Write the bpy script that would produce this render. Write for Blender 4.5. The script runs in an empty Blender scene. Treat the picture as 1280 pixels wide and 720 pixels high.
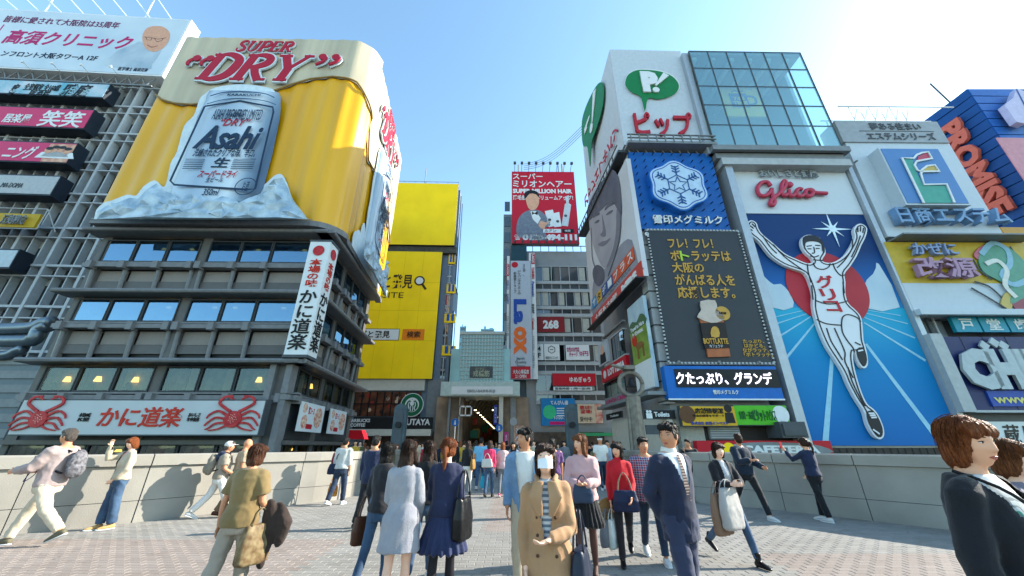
import bpy, math, random
import numpy as np
from mathutils import Vector
from mathutils.geometry import tessellate_polygon

random.seed(11)
S = bpy.context.scene
C = S.collection
R = math.radians

# ---------------------------------------------------------------- camera
F, CX, CY, PITCH, EYE = 465.0, 640.0, 360.0, R(22.96), 1.45
cd = bpy.data.cameras.new('camera')
cd.sensor_width = 36.0
cd.lens = F / 1280.0 * 36.0
cd.clip_start, cd.clip_end = 0.05, 3000
cam = bpy.data.objects.new('camera', cd)
C.objects.link(cam)
cam.location = (0, 0, EYE)
cam.rotation_euler = (R(90) + PITCH, 0, 0)
S.camera = cam

# ---------------------------------------------------------------- sky and sun
SUN_EL, SUN_AZ = R(29), R(11)           # azimuth measured from +x towards +y
w = bpy.data.worlds.new('World')
S.world = w
w.use_nodes = True
nt = w.node_tree
sky = nt.nodes.new('ShaderNodeTexSky')
sky.sky_type = 'NISHITA'
sky.sun_disc = False
sky.sun_elevation = SUN_EL
sky.sun_rotation = R(90) - SUN_AZ
sky.air_density, sky.dust_density, sky.ozone_density = 1.0, .45, .7
tint = nt.nodes.new('ShaderNodeMix')
tint.data_type, tint.blend_type = 'RGBA', 'MULTIPLY'
tint.inputs[0].default_value = 1
tint.inputs[7].default_value = (.87, 1.03, .99, 1)      # camera white balance of this picture
nt.links.new(sky.outputs[0], tint.inputs[6])
nt.links.new(tint.outputs[2], nt.nodes['Background'].inputs[0])
nt.nodes['Background'].inputs[1].default_value = 0.15
sd = bpy.data.lights.new('sun', 'SUN')
sd.energy, sd.angle, sd.color = 4.0, R(0.5), (1, 0.93, 0.82)
sun = bpy.data.objects.new('sun', sd)
C.objects.link(sun)
sdir = Vector((math.cos(SUN_EL)*math.cos(SUN_AZ), math.cos(SUN_EL)*math.sin(SUN_AZ), math.sin(SUN_EL)))
sun.rotation_euler = sdir.to_track_quat('Z', 'Y').to_euler()
sun.location = (40, 5, 40)
S.view_settings.view_transform = 'Standard'
S.view_settings.look = 'None'
S.view_settings.gamma = 1
S.view_settings.exposure = 1.65

# ---------------------------------------------------------------- helpers
def lin(h):
    h = h.lstrip('#')
    out = []
    for k in (0, 2, 4):
        c = int(h[k:k+2], 16)/255
        out.append(c/12.92 if c <= .04045 else ((c+.055)/1.055)**2.4)
    return out

_mats = {}
def mat(name, hexc, rough=.6, metal=0, var=.08, scale=3.0, bump=0, bscale=40, spec=.25, hex2=None, stretch=None, emit=0, sheen=0, bd=.02):
    """procedural paint: base colour broken up by soft noise, optional fine bump"""
    if name in _mats:
        return _mats[name]
    m = bpy.data.materials.new(name)
    m.use_nodes = True
    t = m.node_tree
    p = t.nodes['Principled BSDF']
    c = lin(hexc)
    p.inputs['Roughness'].default_value = rough
    p.inputs['Metallic'].default_value = metal
    p.inputs['Specular IOR Level'].default_value = spec
    if sheen:
        p.inputs['Sheen Weight'].default_value = sheen
    tc = t.nodes.new('ShaderNodeTexCoord')
    mp = t.nodes.new('ShaderNodeMapping')
    if stretch:
        mp.inputs['Scale'].default_value = stretch
    t.links.new(tc.outputs['Object'], mp.inputs[0])
    n = t.nodes.new('ShaderNodeTexNoise')
    n.inputs['Scale'].default_value = scale
    n.inputs['Detail'].default_value = 5
    t.links.new(mp.outputs[0], n.inputs['Vector'])
    r = t.nodes.new('ShaderNodeValToRGB')
    c2 = lin(hex2) if hex2 else [min(1, x*(1+var)) for x in c]
    c1 = c if hex2 else [x*(1-var) for x in c]
    r.color_ramp.elements[0].position, r.color_ramp.elements[1].position = .32, .68
    r.color_ramp.elements[0].color = (*c1, 1)
    r.color_ramp.elements[1].color = (*c2, 1)
    t.links.new(n.outputs[0], r.inputs[0])
    t.links.new(r.outputs[0], p.inputs['Base Color'])
    if emit:
        t.links.new(r.outputs[0], p.inputs['Emission Color'])
        p.inputs['Emission Strength'].default_value = emit
    if bump:
        b = t.nodes.new('ShaderNodeBump')
        b.inputs['Strength'].default_value = bump
        b.inputs['Distance'].default_value = bd
        n2 = t.nodes.new('ShaderNodeTexNoise')
        n2.inputs['Scale'].default_value = bscale
        n2.inputs['Detail'].default_value = 3
        t.links.new(mp.outputs[0], n2.inputs['Vector'])
        t.links.new(n2.outputs[0], b.inputs['Height'])
        t.links.new(b.outputs[0], p.inputs['Normal'])
    _mats[name] = m
    return m

def glass(name, hexc='#1b2226', rough=.04, spec=.9):
    if name in _mats:
        return _mats[name]
    m = bpy.data.materials.new(name)
    m.use_nodes = True
    t = m.node_tree
    p = t.nodes['Principled BSDF']
    p.inputs['Base Color'].default_value = (*lin(hexc), 1)
    p.inputs['Roughness'].default_value = rough
    p.inputs['IOR'].default_value = 1.75
    p.inputs['Coat Weight'].default_value = 1
    p.inputs['Coat Roughness'].default_value = .02
    tc = t.nodes.new('ShaderNodeTexCoord')
    n = t.nodes.new('ShaderNodeTexNoise')
    n.inputs['Scale'].default_value = .7
    t.links.new(tc.outputs['Object'], n.inputs['Vector'])
    b = t.nodes.new('ShaderNodeBump')
    b.inputs['Strength'].default_value = .12
    b.inputs['Distance'].default_value = .04
    t.links.new(n.outputs[0], b.inputs['Height'])
    t.links.new(b.outputs[0], p.inputs['Normal'])
    t.links.new(b.outputs[0], p.inputs['Coat Normal'])
    _mats[name] = m
    return m

def ray(px, py):
    u, v = px-CX, CY-py
    return (u, F*math.cos(PITCH)-v*math.sin(PITCH), F*math.sin(PITCH)+v*math.cos(PITCH))

def gnd(px, py, z=0.0):
    x, y, q = ray(px, py)
    t = (z-EYE)/q
    return (x*t, y*t)

class Plane:
    """vertical wall plane through (x0, y0); local x runs to the right as seen by someone facing it"""
    def __init__(s, x0, y0, yaw, off=0):
        s.yaw = R(yaw)
        s.e = (math.cos(s.yaw), math.sin(s.yaw))
        s.n = (math.sin(s.yaw), -math.cos(s.yaw))
        s.x0, s.y0 = x0+s.n[0]*off, y0+s.n[1]*off
    def uz(s, px, py):
        d = ray(px, py)
        k = (s.x0*s.n[0]+s.y0*s.n[1])/(d[0]*s.n[0]+d[1]*s.n[1])
        x, y = d[0]*k-s.x0, d[1]*k-s.y0
        return (x*s.e[0]+y*s.e[1], EYE+d[2]*k)
    def off(s, d):
        q = Plane(s.x0, s.y0, math.degrees(s.yaw), d)
        return q
    def pt(s, u, z=0):
        return (s.x0+s.e[0]*u, s.y0+s.e[1]*u, z)

def tag(o, label=None, cat=None, group=None, kind=None):
    if label: o['label'] = label
    if cat: o['category'] = cat
    if group: o['group'] = group
    if kind: o['kind'] = kind
    return o

def empty(name, loc=(0, 0, 0), rz=0.0, label=None, cat=None, group=None, parent=None):
    o = bpy.data.objects.new(name, None)
    C.objects.link(o)
    o.empty_display_size = .2
    o.location = loc
    o.rotation_euler = (0, 0, rz)
    o.parent = parent
    return tag(o, label, cat, group)

def link(name, me, m, parent=None, loc=None, kind=None):
    o = bpy.data.objects.new(name, me)
    C.objects.link(o)
    if m is not None and not me.materials:
        me.materials.append(m)
    if parent: o.parent = parent
    if loc: o.location = loc
    if kind: o['kind'] = kind
    return o

def arrays_mesh(name, v, f, smooth=False):
    me = bpy.data.meshes.new(name)
    me.from_pydata(v, [], f)
    me.update()
    if smooth:
        me.polygons.foreach_set('use_smooth', [True]*len(me.polygons))
    return me

def smooth_curve(pts, n=6, closed=True):
    out = []
    L = len(pts)
    rng = range(L) if closed else range(L-1)
    for i in rng:
        g = lambda k: pts[k % L] if closed else pts[max(0, min(L-1, k))]
        p0, p1, p2, p3 = g(i-1), g(i), g(i+1), g(i+2)
        for j in range(n):
            t = j/n
            out.append(tuple(.5*((2*p1[a])+(-p0[a]+p2[a])*t+(2*p0[a]-5*p1[a]+4*p2[a]-p3[a])*t*t
                                 + (-p0[a]+3*p1[a]-3*p2[a]+p3[a])*t**3) for a in range(len(p1))))
    if not closed: out.append(tuple(pts[-1]))
    return out

class MB:
    """mesh builder in a thing's local frame: x right, y away from the viewer, z up"""
    def __init__(s):
        s.v, s.f = [], []
    def box(s, x0, x1, y0, y1, z0, z1):
        b = len(s.v)
        s.v += [(x, y, z) for z in (z0, z1) for y in (y0, y1) for x in (x0, x1)]
        s.f += [tuple(b+i for i in q) for q in ((0, 2, 3, 1), (4, 5, 7, 6), (0, 1, 5, 4), (2, 6, 7, 3), (0, 4, 6, 2), (1, 3, 7, 5))]
        return s
    def bar(s, a, b, w, h=None):
        """square bar between two points"""
        h = h or w
        a, b = Vector(a), Vector(b)
        d = (b-a).normalized()
        up = Vector((0, 0, 1)) if abs(d.z) < .95 else Vector((1, 0, 0))
        sx = d.cross(up).normalized()
        sz = sx.cross(d).normalized()
        k = len(s.v)
        for p in (a, b):
            for i, j in ((-1, -1), (1, -1), (1, 1), (-1, 1)):
                s.v.append(tuple(p+sx*i*w/2+sz*j*h/2))
        s.f += [tuple(k+i for i in q) for q in ((3, 2, 1, 0), (4, 5, 6, 7), (0, 1, 5, 4), (1, 2, 6, 5), (2, 3, 7, 6), (3, 0, 4, 7))]
        return s
    def tube(s, path, r, n=8, cap=True):
        P = [Vector(p) for p in path]
        rs = r if isinstance(r, (list, tuple)) else [r]*len(P)
        k = len(s.v)
        prev = None
        for i, p in enumerate(P):
            d = (P[min(i+1, len(P)-1)]-P[max(i-1, 0)]).normalized()
            if prev is None:
                up = Vector((0, 0, 1)) if abs(d.z) < .9 else Vector((1, 0, 0))
                a = d.cross(up).normalized()
            else:
                a = (prev-d*prev.dot(d)).normalized()
            prev = a
            b = d.cross(a)
            for j in range(n):
                t = 2*math.pi*j/n
                s.v.append(tuple(p+(a*math.cos(t)+b*math.sin(t))*rs[i]))
        for i in range(len(P)-1):
            for j in range(n):
                q = k+i*n
                s.f.append((q+j, q+n+j, q+n+(j+1) % n, q+(j+1) % n))
        if cap:
            s.f.append(tuple(k+j for j in range(n)))
            s.f.append(tuple(k+(len(P)-1)*n+j for j in reversed(range(n))))
        return s
    def poly(s, pts, y=0, th=.02):
        """outline (x, z) as a slab: front at y-th, back at y"""
        n = len(pts)
        area = sum(pts[i][0]*pts[(i+1) % n][1]-pts[(i+1) % n][0]*pts[i][1] for i in range(n))
        if area < 0: pts = pts[::-1]
        k = len(s.v)
        s.v += [(p[0], y-th, p[1]) for p in pts]+[(p[0], y, p[1]) for p in pts]
        for t in tessellate_polygon([[Vector((p[0], p[1], 0)) for p in pts]]):
            a, b, c = t
            cr = (pts[b][0]-pts[a][0])*(pts[c][1]-pts[a][1])-(pts[b][1]-pts[a][1])*(pts[c][0]-pts[a][0])
            if cr < 0: b, c = c, b
            s.f.append((k+a, k+b, k+c))
        for i in range(n):
            j = (i+1) % n
            s.f.append((k+i, k+n+i, k+n+j, k+j))
        return s
    def disc(s, cx, cz, r, y=0, th=.02, n=28, rz=None):
        return s.poly([(cx+r*math.cos(2*math.pi*i/n), cz+(rz or r)*math.sin(2*math.pi*i/n)) for i in range(n)], y, th)
    def stroke(s, pts, w, y=0, th=.02):
        """flat ribbon along a path in the sign's face; w may vary per point"""
        n = len(pts)
        ws = w if isinstance(w, (list, tuple)) else [w]*n
        Lp, Rp = [], []
        for i, p in enumerate(pts):
            a, b = pts[max(0, i-1)], pts[min(n-1, i+1)]
            dx, dz = b[0]-a[0], b[1]-a[1]
            L = math.hypot(dx, dz) or 1
            nx, nz = -dz/L*ws[i]/2, dx/L*ws[i]/2
            Lp.append((p[0]+nx, p[1]+nz)); Rp.append((p[0]-nx, p[1]-nz))
        k = len(s.v)
        for q in (y-th, y):
            s.v += [(a[0], q, a[1]) for a in Lp]+[(a[0], q, a[1]) for a in Rp]
        for i in range(n-1):
            s.f.append((k+i, k+n+i, k+n+i+1, k+i+1))
            s.f.append((k+i, k+i+1, k+2*n+i+1, k+2*n+i))
            s.f.append((k+n+i, k+3*n+i, k+3*n+i+1, k+n+i+1))
        s.f.append((k, k+2*n, k+3*n, k+n))
        s.f.append((k+n-1, k+2*n-1, k+4*n-1, k+3*n-1))
        return s
    def build(s, name, m, parent=None, smooth=False, kind=None):
        return link(name, arrays_mesh(name, s.v, s.f, smooth), m, parent, kind=kind)

def box(name, m, parent, *a):
    return MB().box(*a).build(name, m, parent)

# scratch scene where text and bodies are evaluated
TS = bpy.data.scenes.new('scratch')
def evaluated(o):
    TS.collection.objects.link(o)
    vl = TS.view_layers[0]
    vl.update()
    dg = vl.depsgraph
    me = bpy.data.meshes.new_from_object(o.evaluated_get(dg), depsgraph=dg)
    TS.collection.objects.unlink(o)
    return me

def text(parent, s, x0, x1, z0, z1, y, m, th=.03, bold=.0, shear=0, vert=False, res=2, space=1.0, name='lettering', keep=False, rot=False, align='CENTER', line=1.0):
    cu = bpy.data.curves.new('t', 'FONT')
    if vert: s = '\n'.join(s)
    cu.body = s
    cu.extrude = .01
    cu.offset = min(bold, .018) if any(ord(c) > 0x3000 for c in s) else bold
    cu.shear = shear
    cu.resolution_u = res
    cu.space_character = space
    cu.align_x = align
    cu.space_line = line
    o = bpy.data.objects.new('t', cu)
    me = evaluated(o)
    bpy.data.objects.remove(o)
    n = len(me.vertices)
    a = np.zeros(n*3, dtype=np.float32)
    me.vertices.foreach_get('co', a)
    a = a.reshape(n, 3)
    if rot:
        a = np.stack([a[:, 1], -a[:, 0], a[:, 2]], 1)
    lo, hi = a.min(0), a.max(0)
    sx, sz = (x1-x0)/(hi[0]-lo[0]), (z1-z0)/(hi[1]-lo[1])
    if keep:
        sx = sz = min(sx, sz)
    b = np.empty_like(a)
    b[:, 0] = (x0+x1)/2+(a[:, 0]-(lo[0]+hi[0])/2)*sx
    b[:, 2] = (z0+z1)/2+(a[:, 1]-(lo[1]+hi[1])/2)*sz
    b[:, 1] = np.where(a[:, 2] > 0, y-th, y)
    me.vertices.foreach_set('co', b.ravel())
    me.materials.clear()
    me.update()
    me.name = name
    return link(name, me, m, parent)

class Thing:
    """a thing standing on / fixed to a wall plane; its Empty is at (u, z) of that plane"""
    def __init__(s, pl, name, label, cat, px, py, group=None, z=None):
        s.pl = pl
        s.u, s.z = pl.uz(px, py)
        if z is not None: s.z = z
        s.o = empty(name, pl.pt(s.u, s.z), pl.yaw, label, cat, group)
    def p(s, px, py, d=0):
        """pixel -> local (x, z) on the plane moved d towards the viewer"""
        pl = s.pl.off(d) if d else s.pl
        u, z = pl.uz(px, py)
        return (u-s.u, z-s.z)
    def r(s, lb, rt, d=0):
        a, b = s.p(*lb, d), s.p(*rt, d)
        return a[0], b[0], a[1], b[1]
    def panel(s, name, m, lb, rt, y0, y1, d=0):
        x0, x1, z0, z1 = s.r(lb, rt, d)
        return MB().box(x0, x1, y0, y1, z0, z1).build(name, m, s.o)
    def text(s, st, lb, rt, y, m, d=None, **k):
        x0, x1, z0, z1 = s.r(lb, rt, -y if d is None else d)
        return text(s.o, st, x0, x1, z0, z1, y, m, **k)
    def pts(s, L, d=0):
        return [s.p(a, b, d) for a, b in L]
    def art(s, name, m, L, y, th=.02, smooth=0, kind=None):
        P = s.pts(L, -y)
        if smooth: P = smooth_curve(P, smooth)
        return MB().poly(P, y, th).build(name, m, s.o)
    def line(s, name, m, L, w, y, th=.02, smooth=0):
        """one or many strokes; L list of paths"""
        mb = MB()
        for q in (L if isinstance(L[0], list) else [L]):
            P = s.pts(q, -y)
            if smooth: P = smooth_curve(P, smooth, False)
            mb.stroke(P, w, y, th)
        return mb.build(name, m, s.o)

# ================================================================ materials
white = mat('sign_white', '#cfd3d4', .45, var=.03)
offwhite = mat('cream_metal', '#bdbcb2', .5, var=.06)
grey_l = mat('light_grey_metal', '#a2a6a8', .5, var=.08)
grey_m = mat('mid_grey_metal', '#74797c', .5, var=.1)
grey_d = mat('dark_grey_metal', '#454a4f', .5, var=.12)
black = mat('black_metal', '#15171a', .5, var=.2)
navy_m = mat('navy_metal', '#131c33', .45, var=.1)
concrete = mat('concrete', '#97938c', .85, var=.1, scale=1.3, bump=.4)
red_p = mat('sign_red', '#b00d22', .5, var=.05)
blue_p = mat('sign_blue', '#0f4f9f', .5, var=.05)
yellow_p = mat('sign_yellow', '#ecd600', .55, var=.03, scale=.6)
GL = glass('window_glass')
GLs = mat('sky_reflecting_glass', '#4e6e84', .04, metal=.85, var=.08, scale=.6)
GLd = glass('dark_window_glass', '#0d1012')

def mixglass(name, tint, gloss, k):
    m = bpy.data.materials.new(name); m.use_nodes = True
    t = m.node_tree; t.nodes.remove(t.nodes['Principled BSDF'])
    a = t.nodes.new('ShaderNodeBsdfTransparent'); a.inputs[0].default_value = (*lin(tint), 1)
    g = t.nodes.new('ShaderNodeBsdfGlossy'); g.inputs['Roughness'].default_value = .03; g.inputs[0].default_value = (*lin(gloss), 1)
    tc = t.nodes.new('ShaderNodeTexCoord'); n = t.nodes.new('ShaderNodeTexNoise'); n.inputs['Scale'].default_value = .8
    b = t.nodes.new('ShaderNodeBump'); b.inputs['Strength'].default_value = .15; b.inputs['Distance'].default_value = .05
    t.links.new(tc.outputs['Object'], n.inputs['Vector']); t.links.new(n.outputs[0], b.inputs['Height']); t.links.new(b.outputs[0], g.inputs['Normal'])
    x = t.nodes.new('ShaderNodeMixShader'); x.inputs[0].default_value = k
    t.links.new(a.outputs[0], x.inputs[1]); t.links.new(g.outputs[0], x.inputs[2]); t.links.new(x.outputs[0], t.nodes['Material Output'].inputs[0])
    return m

# ================================================================ ground, water, bridge deck
def sheet(name, pts, z, m, zb=None):
    n = len(pts)
    v = [(x, y, z) for x, y in pts]
    f = [tuple(range(n))]
    if zb is not None:
        v += [(x, y, zb) for x, y in pts]
        f += [(i, n+i, n+(i+1) % n, (i+1) % n) for i in range(n)]
    return tag(link(name, arrays_mesh(name, v, f), m), kind='structure')

m_street = mat('street_paving', '#8d8984', .85, var=.12, scale=2.2, bump=.3, bscale=30)
sheet('ground', [(-900, 19.6), (900, 19.6), (900, 1800), (-900, 1800)], 0.0, m_street, -5)
sheet('quay_ground', [(-900, -900), (900, -900), (900, -11), (-900, -11)], -.05, m_street, -5)
water = mat('canal_water', '#1d3328', .08, var=.2, scale=.4, bump=.5, bscale=2)
sheet('water', [(-900, -11), (900, -11), (900, 19.6), (-900, 19.6)], -4.2, water)

LW = [(-5.85, 19.6), (-5.85, 16.5), (-5.85, 14.2), (-6.0, 13.2), (-6.75, 12.3), (-7.55, 11.35), (-8.3, 10.3), (-9.15, 9.3), (-10.2, 8.3), (-11.4, 6.9), (-12.2, 5.0), (-12.5, 2.5), (-12.0, -1), (-10.5, -4.5), (-8, -8), (-7.5, -11)]
RW = [(5.5, 19.6), (5.5, 16.5), (5.5, 14.2), (5.65, 13.1), (6.35, 12.45), (7.05, 11.85), (7.7, 11.05), (8.25, 10.3), (8.75, 9.6), (9.3, 8.8), (10.0, 7.9), (10.9, 6.7), (11.7, 5.0), (12.2, 2.5), (11.8, -1), (10.3, -4.5), (8, -8), (7.5, -11)]
K_ = EYE/1.55
LW = [(a*K_, b*K_ if b < 19 else b) for a, b in LW]
RW = [(a*K_, b*K_ if b < 19 else b) for a, b in RW]
deck_pts = LW+RW[::-1]
m_mortar = mat('mortar_bed', '#7b7771', .95, var=.1)
deck = sheet('bridge_deck', deck_pts, -.004, m_mortar, -.9)

def tone_mat(name, hexa, hexb, rough=.75, bump=.25, bscale=60):
    m = mat(name, hexa, rough, bump=bump, bscale=bscale)
    t = m.node_tree
    a = t.nodes.new('ShaderNodeAttribute'); a.attribute_name = 'tone'
    mx = t.nodes.new('ShaderNodeMix'); mx.data_type = 'RGBA'
    mx.inputs[6].default_value = (*lin(hexa), 1)
    mx.inputs[7].default_value = (*lin(hexb), 1)
    t.links.new(a.outputs['Fac'], mx.inputs[0])
    n = t.nodes.new('ShaderNodeTexNoise'); n.inputs['Scale'].default_value = .55; n.inputs['Detail'].default_value = 6
    tc = t.nodes.new('ShaderNodeTexCoord'); t.links.new(tc.outputs['Object'], n.inputs['Vector'])
    mul = t.nodes.new('ShaderNodeMix'); mul.data_type = 'RGBA'; mul.blend_type = 'MULTIPLY'; mul.inputs[0].default_value = .55
    r = t.nodes.new('ShaderNodeValToRGB'); r.color_ramp.elements[0].position = .3; r.color_ramp.elements[1].position = .7
    r.color_ramp.elements[0].color = (.8, .79, .78, 1); r.color_ramp.elements[1].color = (1, 1, 1, 1)
    t.links.new(n.outputs[0], r.inputs[0])
    t.links.new(mx.outputs[2], mul.inputs[6]); t.links.new(r.outputs[0], mul.inputs[7])
    vo = t.nodes.new('ShaderNodeTexVoronoi'); vo.inputs['Scale'].default_value = 2.3; t.links.new(tc.outputs['Object'], vo.inputs['Vector'])
    r2 = t.nodes.new('ShaderNodeValToRGB'); r2.color_ramp.elements[0].position = .045; r2.color_ramp.elements[1].position = .06
    r2.color_ramp.elements[0].color = (.55, .53, .5, 1); r2.color_ramp.elements[1].color = (1, 1, 1, 1); t.links.new(vo.outputs['Distance'], r2.inputs[0])
    n3 = t.nodes.new('ShaderNodeTexNoise'); n3.inputs['Scale'].default_value = 1.7; n3.inputs['Detail'].default_value = 9; n3.inputs['Roughness'].default_value = .7
    t.links.new(tc.outputs['Object'], n3.inputs['Vector'])
    r3 = t.nodes.new('ShaderNodeValToRGB'); r3.color_ramp.elements[0].position = .36; r3.color_ramp.elements[1].position = .5
    r3.color_ramp.elements[0].color = (.88, .865, .85, 1); r3.color_ramp.elements[1].color = (1, 1, 1, 1); t.links.new(n3.outputs[0], r3.inputs[0])
    m2 = t.nodes.new('ShaderNodeMix'); m2.data_type = 'RGBA'; m2.blend_type = 'MULTIPLY'; m2.inputs[0].default_value = 1
    m3 = t.nodes.new('ShaderNodeMix'); m3.data_type = 'RGBA'; m3.blend_type = 'MULTIPLY'; m3.inputs[0].default_value = 1
    t.links.new(mul.outputs[2], m2.inputs[6]); t.links.new(r2.outputs[0], m2.inputs[7])
    t.links.new(m2.outputs[2], m3.inputs[6]); t.links.new(r3.outputs[0], m3.inputs[7])
    t.links.new(m3.outputs[2], t.nodes['Principled BSDF'].inputs['Base Color'])
    return m
m_brick = tone_mat('grey_paver', '#827f79', '#8e8b85')
m_pink = tone_mat('pink_paver', '#867b73', '#90857d')

def inside(x, y):
    c = False
    n = len(deck_pts)
    for i in range(n):
        x1, y1 = deck_pts[i]; x2, y2 = deck_pts[(i+1) % n]
        if (y1 > y) != (y2 > y) and x < (x2-x1)*(y-y1)/(y2-y1)+x1:
            c = not c
    return c
def is_pink(x, y):
    return (x < -2.9 and y < 7.35) or (x > 3.4 and y < 6.45) or (-.62 < x < .05 and 7.9 < y < 13.4)
cells = []
BX, BY = .22, .115
row = 0
y = 2.6
while y < 19.5:
    x = -10.5-(row % 2)*BX/2
    while x < 10.5:
        if abs(x) < y*1.35+1.2 and inside(x+BX/2, y+BY/2):
            cells.append((x, y))
        x += BX
    y += BY; row += 1
cells.sort(key=lambda c: c[0]**2*.35+(c[1]-5.6)**2 if c[1] > 5.75 else 99)
near, rest = cells[:290], cells[290:]
def brick_geo(x, y, dz, v, f):
    g, b = .003, .006
    k = len(v)
    v += [(x+g, y+g, -.0045), (x+BX-g, y+g, -.0045), (x+BX-g, y+BY-g, -.0045), (x+g, y+BY-g, -.0045),
          (x+g+b, y+g+b, dz), (x+BX-g-b, y+g+b, dz), (x+BX-g-b, y+BY-g-b, dz), (x+g+b, y+BY-g-b, dz)]
    f += [(k+4, k+5, k+6, k+7), (k, k+1, k+5, k+4), (k+1, k+2, k+6, k+5), (k+2, k+3, k+7, k+6), (k+3, k, k+4, k+7)]
def tones(me, vals, per):
    a = me.attributes.new('tone', 'FLOAT', 'FACE')
    a.data.foreach_set('value', np.repeat(np.array(vals, dtype=np.float32), per))
for pink, nm, mm in ((False, 'paving_bricks', m_brick), (True, 'pink_paving_bricks', m_pink)):
    v, f, tv = [], [], []
    for x, y in rest:
        if is_pink(x, y) == pink:
            brick_geo(x, y, random.uniform(-.001, .001), v, f)
            tv.append(random.random())
    me = arrays_mesh(nm, v, f)
    tones(me, tv, 5)
    o = link(nm, me, mm, deck); o['kind'] = 'stuff'
bm_ = []
for k in range(5):
    v, f = [], []
    brick_geo(0, 0, 0, v, f)
    me = arrays_mesh('paving_brick', v, f); tones(me, [k/4], 5); me.materials.append(m_brick)
    bm_.append(me)
bmp = []
for k in range(3):
    v, f = [], []
    brick_geo(0, 0, 0, v, f)
    me = arrays_mesh('paving_brick', v, f); tones(me, [k/2], 5); me.materials.append(m_pink)
    bmp.append(me)
for x, y in near:
    link('paving_brick', random.choice(bmp if is_pink(x, y) else bm_), None, deck, (x, y, random.uniform(-.001, .001)))

# ================================================================ curved parapets in separate slabs
m_par = mat('parapet_granite', '#827e76', .6, hex2='#938f86', scale=1.1, bump=.5, bscale=60, bd=.006)
def parapet(name, line, side, label):
    root = empty(name, (line[6][0], line[6][1], 0), 0, label, 'parapet')
    P = smooth_curve(line, 10, False)
    L = [0]
    for i in range(1, len(P)):
        L.append(L[-1]+math.hypot(P[i][0]-P[i-1][0], P[i][1]-P[i-1][1]))
    def at(s):
        s = max(0, min(L[-1]-1e-4, s))
        i = 0
        while L[i+1] < s: i += 1
        t = (s-L[i])/(L[i+1]-L[i])
        x = P[i][0]+(P[i+1][0]-P[i][0])*t; y = P[i][1]+(P[i+1][1]-P[i][1])*t
        a, b = P[max(0, i-2)], P[min(len(P)-1, i+3)]
        d = math.hypot(b[0]-a[0], b[1]-a[1])
        tx, ty = (b[0]-a[0])/d, (b[1]-a[1])/d
        return x, y, (ty*side, -tx*side)
    rows = [[(0, 0), (.055, .05), (.10, .16), (.125, .42), (.5, .42), (.5, 0)],
            [(.127, .432), (.19, 1.12), (.5, 1.12), (.5, .432)],
            [(.185, 1.132), (.15, 1.16), (.13, 1.24), (.145, 1.32), (.19, 1.365), (.5, 1.375), (.56, 1.34), (.56, 1.132)]]
    s0 = 0
    k = 0
    while s0 < L[-1]-.2:
        s1 = min(s0+1.62, L[-1])
        for prof in rows:
            v, f = [], []
            NS = 5
            for j in range(NS):
                x, y, nrm = at(s0+.008+(s1-s0-.016)*j/(NS-1))
                for o_, z_ in prof:
                    v.append((x+nrm[0]*o_-line[6][0], y+nrm[1]*o_-line[6][1], z_*.935))
            n = len(prof)
            for j in range(NS-1):
                for i in range(n):
                    f.append((j*n+i, j*n+(i+1) % n, (j+1)*n+(i+1) % n, (j+1)*n+i))
            f.append(tuple(range(n))[::-1]); f.append(tuple((NS-1)*n+i for i in range(n)))
            link('stone_panel', arrays_mesh('stone_panel', v, f), m_par, root)
        s0 = s1
    # dark core behind the joints
    v, f = [], []
    N = 90
    prof = [(.15, 0), (.17, .5), (.22, 1.1), (.2, 1.33), (.48, 1.33), (.48, 0)]
    for j in range(N):
        x, y, nrm = at(L[-1]*j/(N-1))
        v += [(x+nrm[0]*o_-line[6][0], y+nrm[1]*o_-line[6][1], z_*.935) for o_, z_ in prof]
    for j in range(N-1):
        for i in range(6):
            f.append((j*6+i, j*6+(i+1) % 6, (j+1)*6+(i+1) % 6, (j+1)*6+i))
    link('core', arrays_mesh('core', v, f), grey_d, root)
parapet('bridge_parapet', LW, -1, 'sunlit curved stone bridge parapet on the left side, with people beside it')
parapet('bridge_parapet', RW, 1, 'shaded curved stone bridge parapet on the right, below the running athlete billboard')

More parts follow.
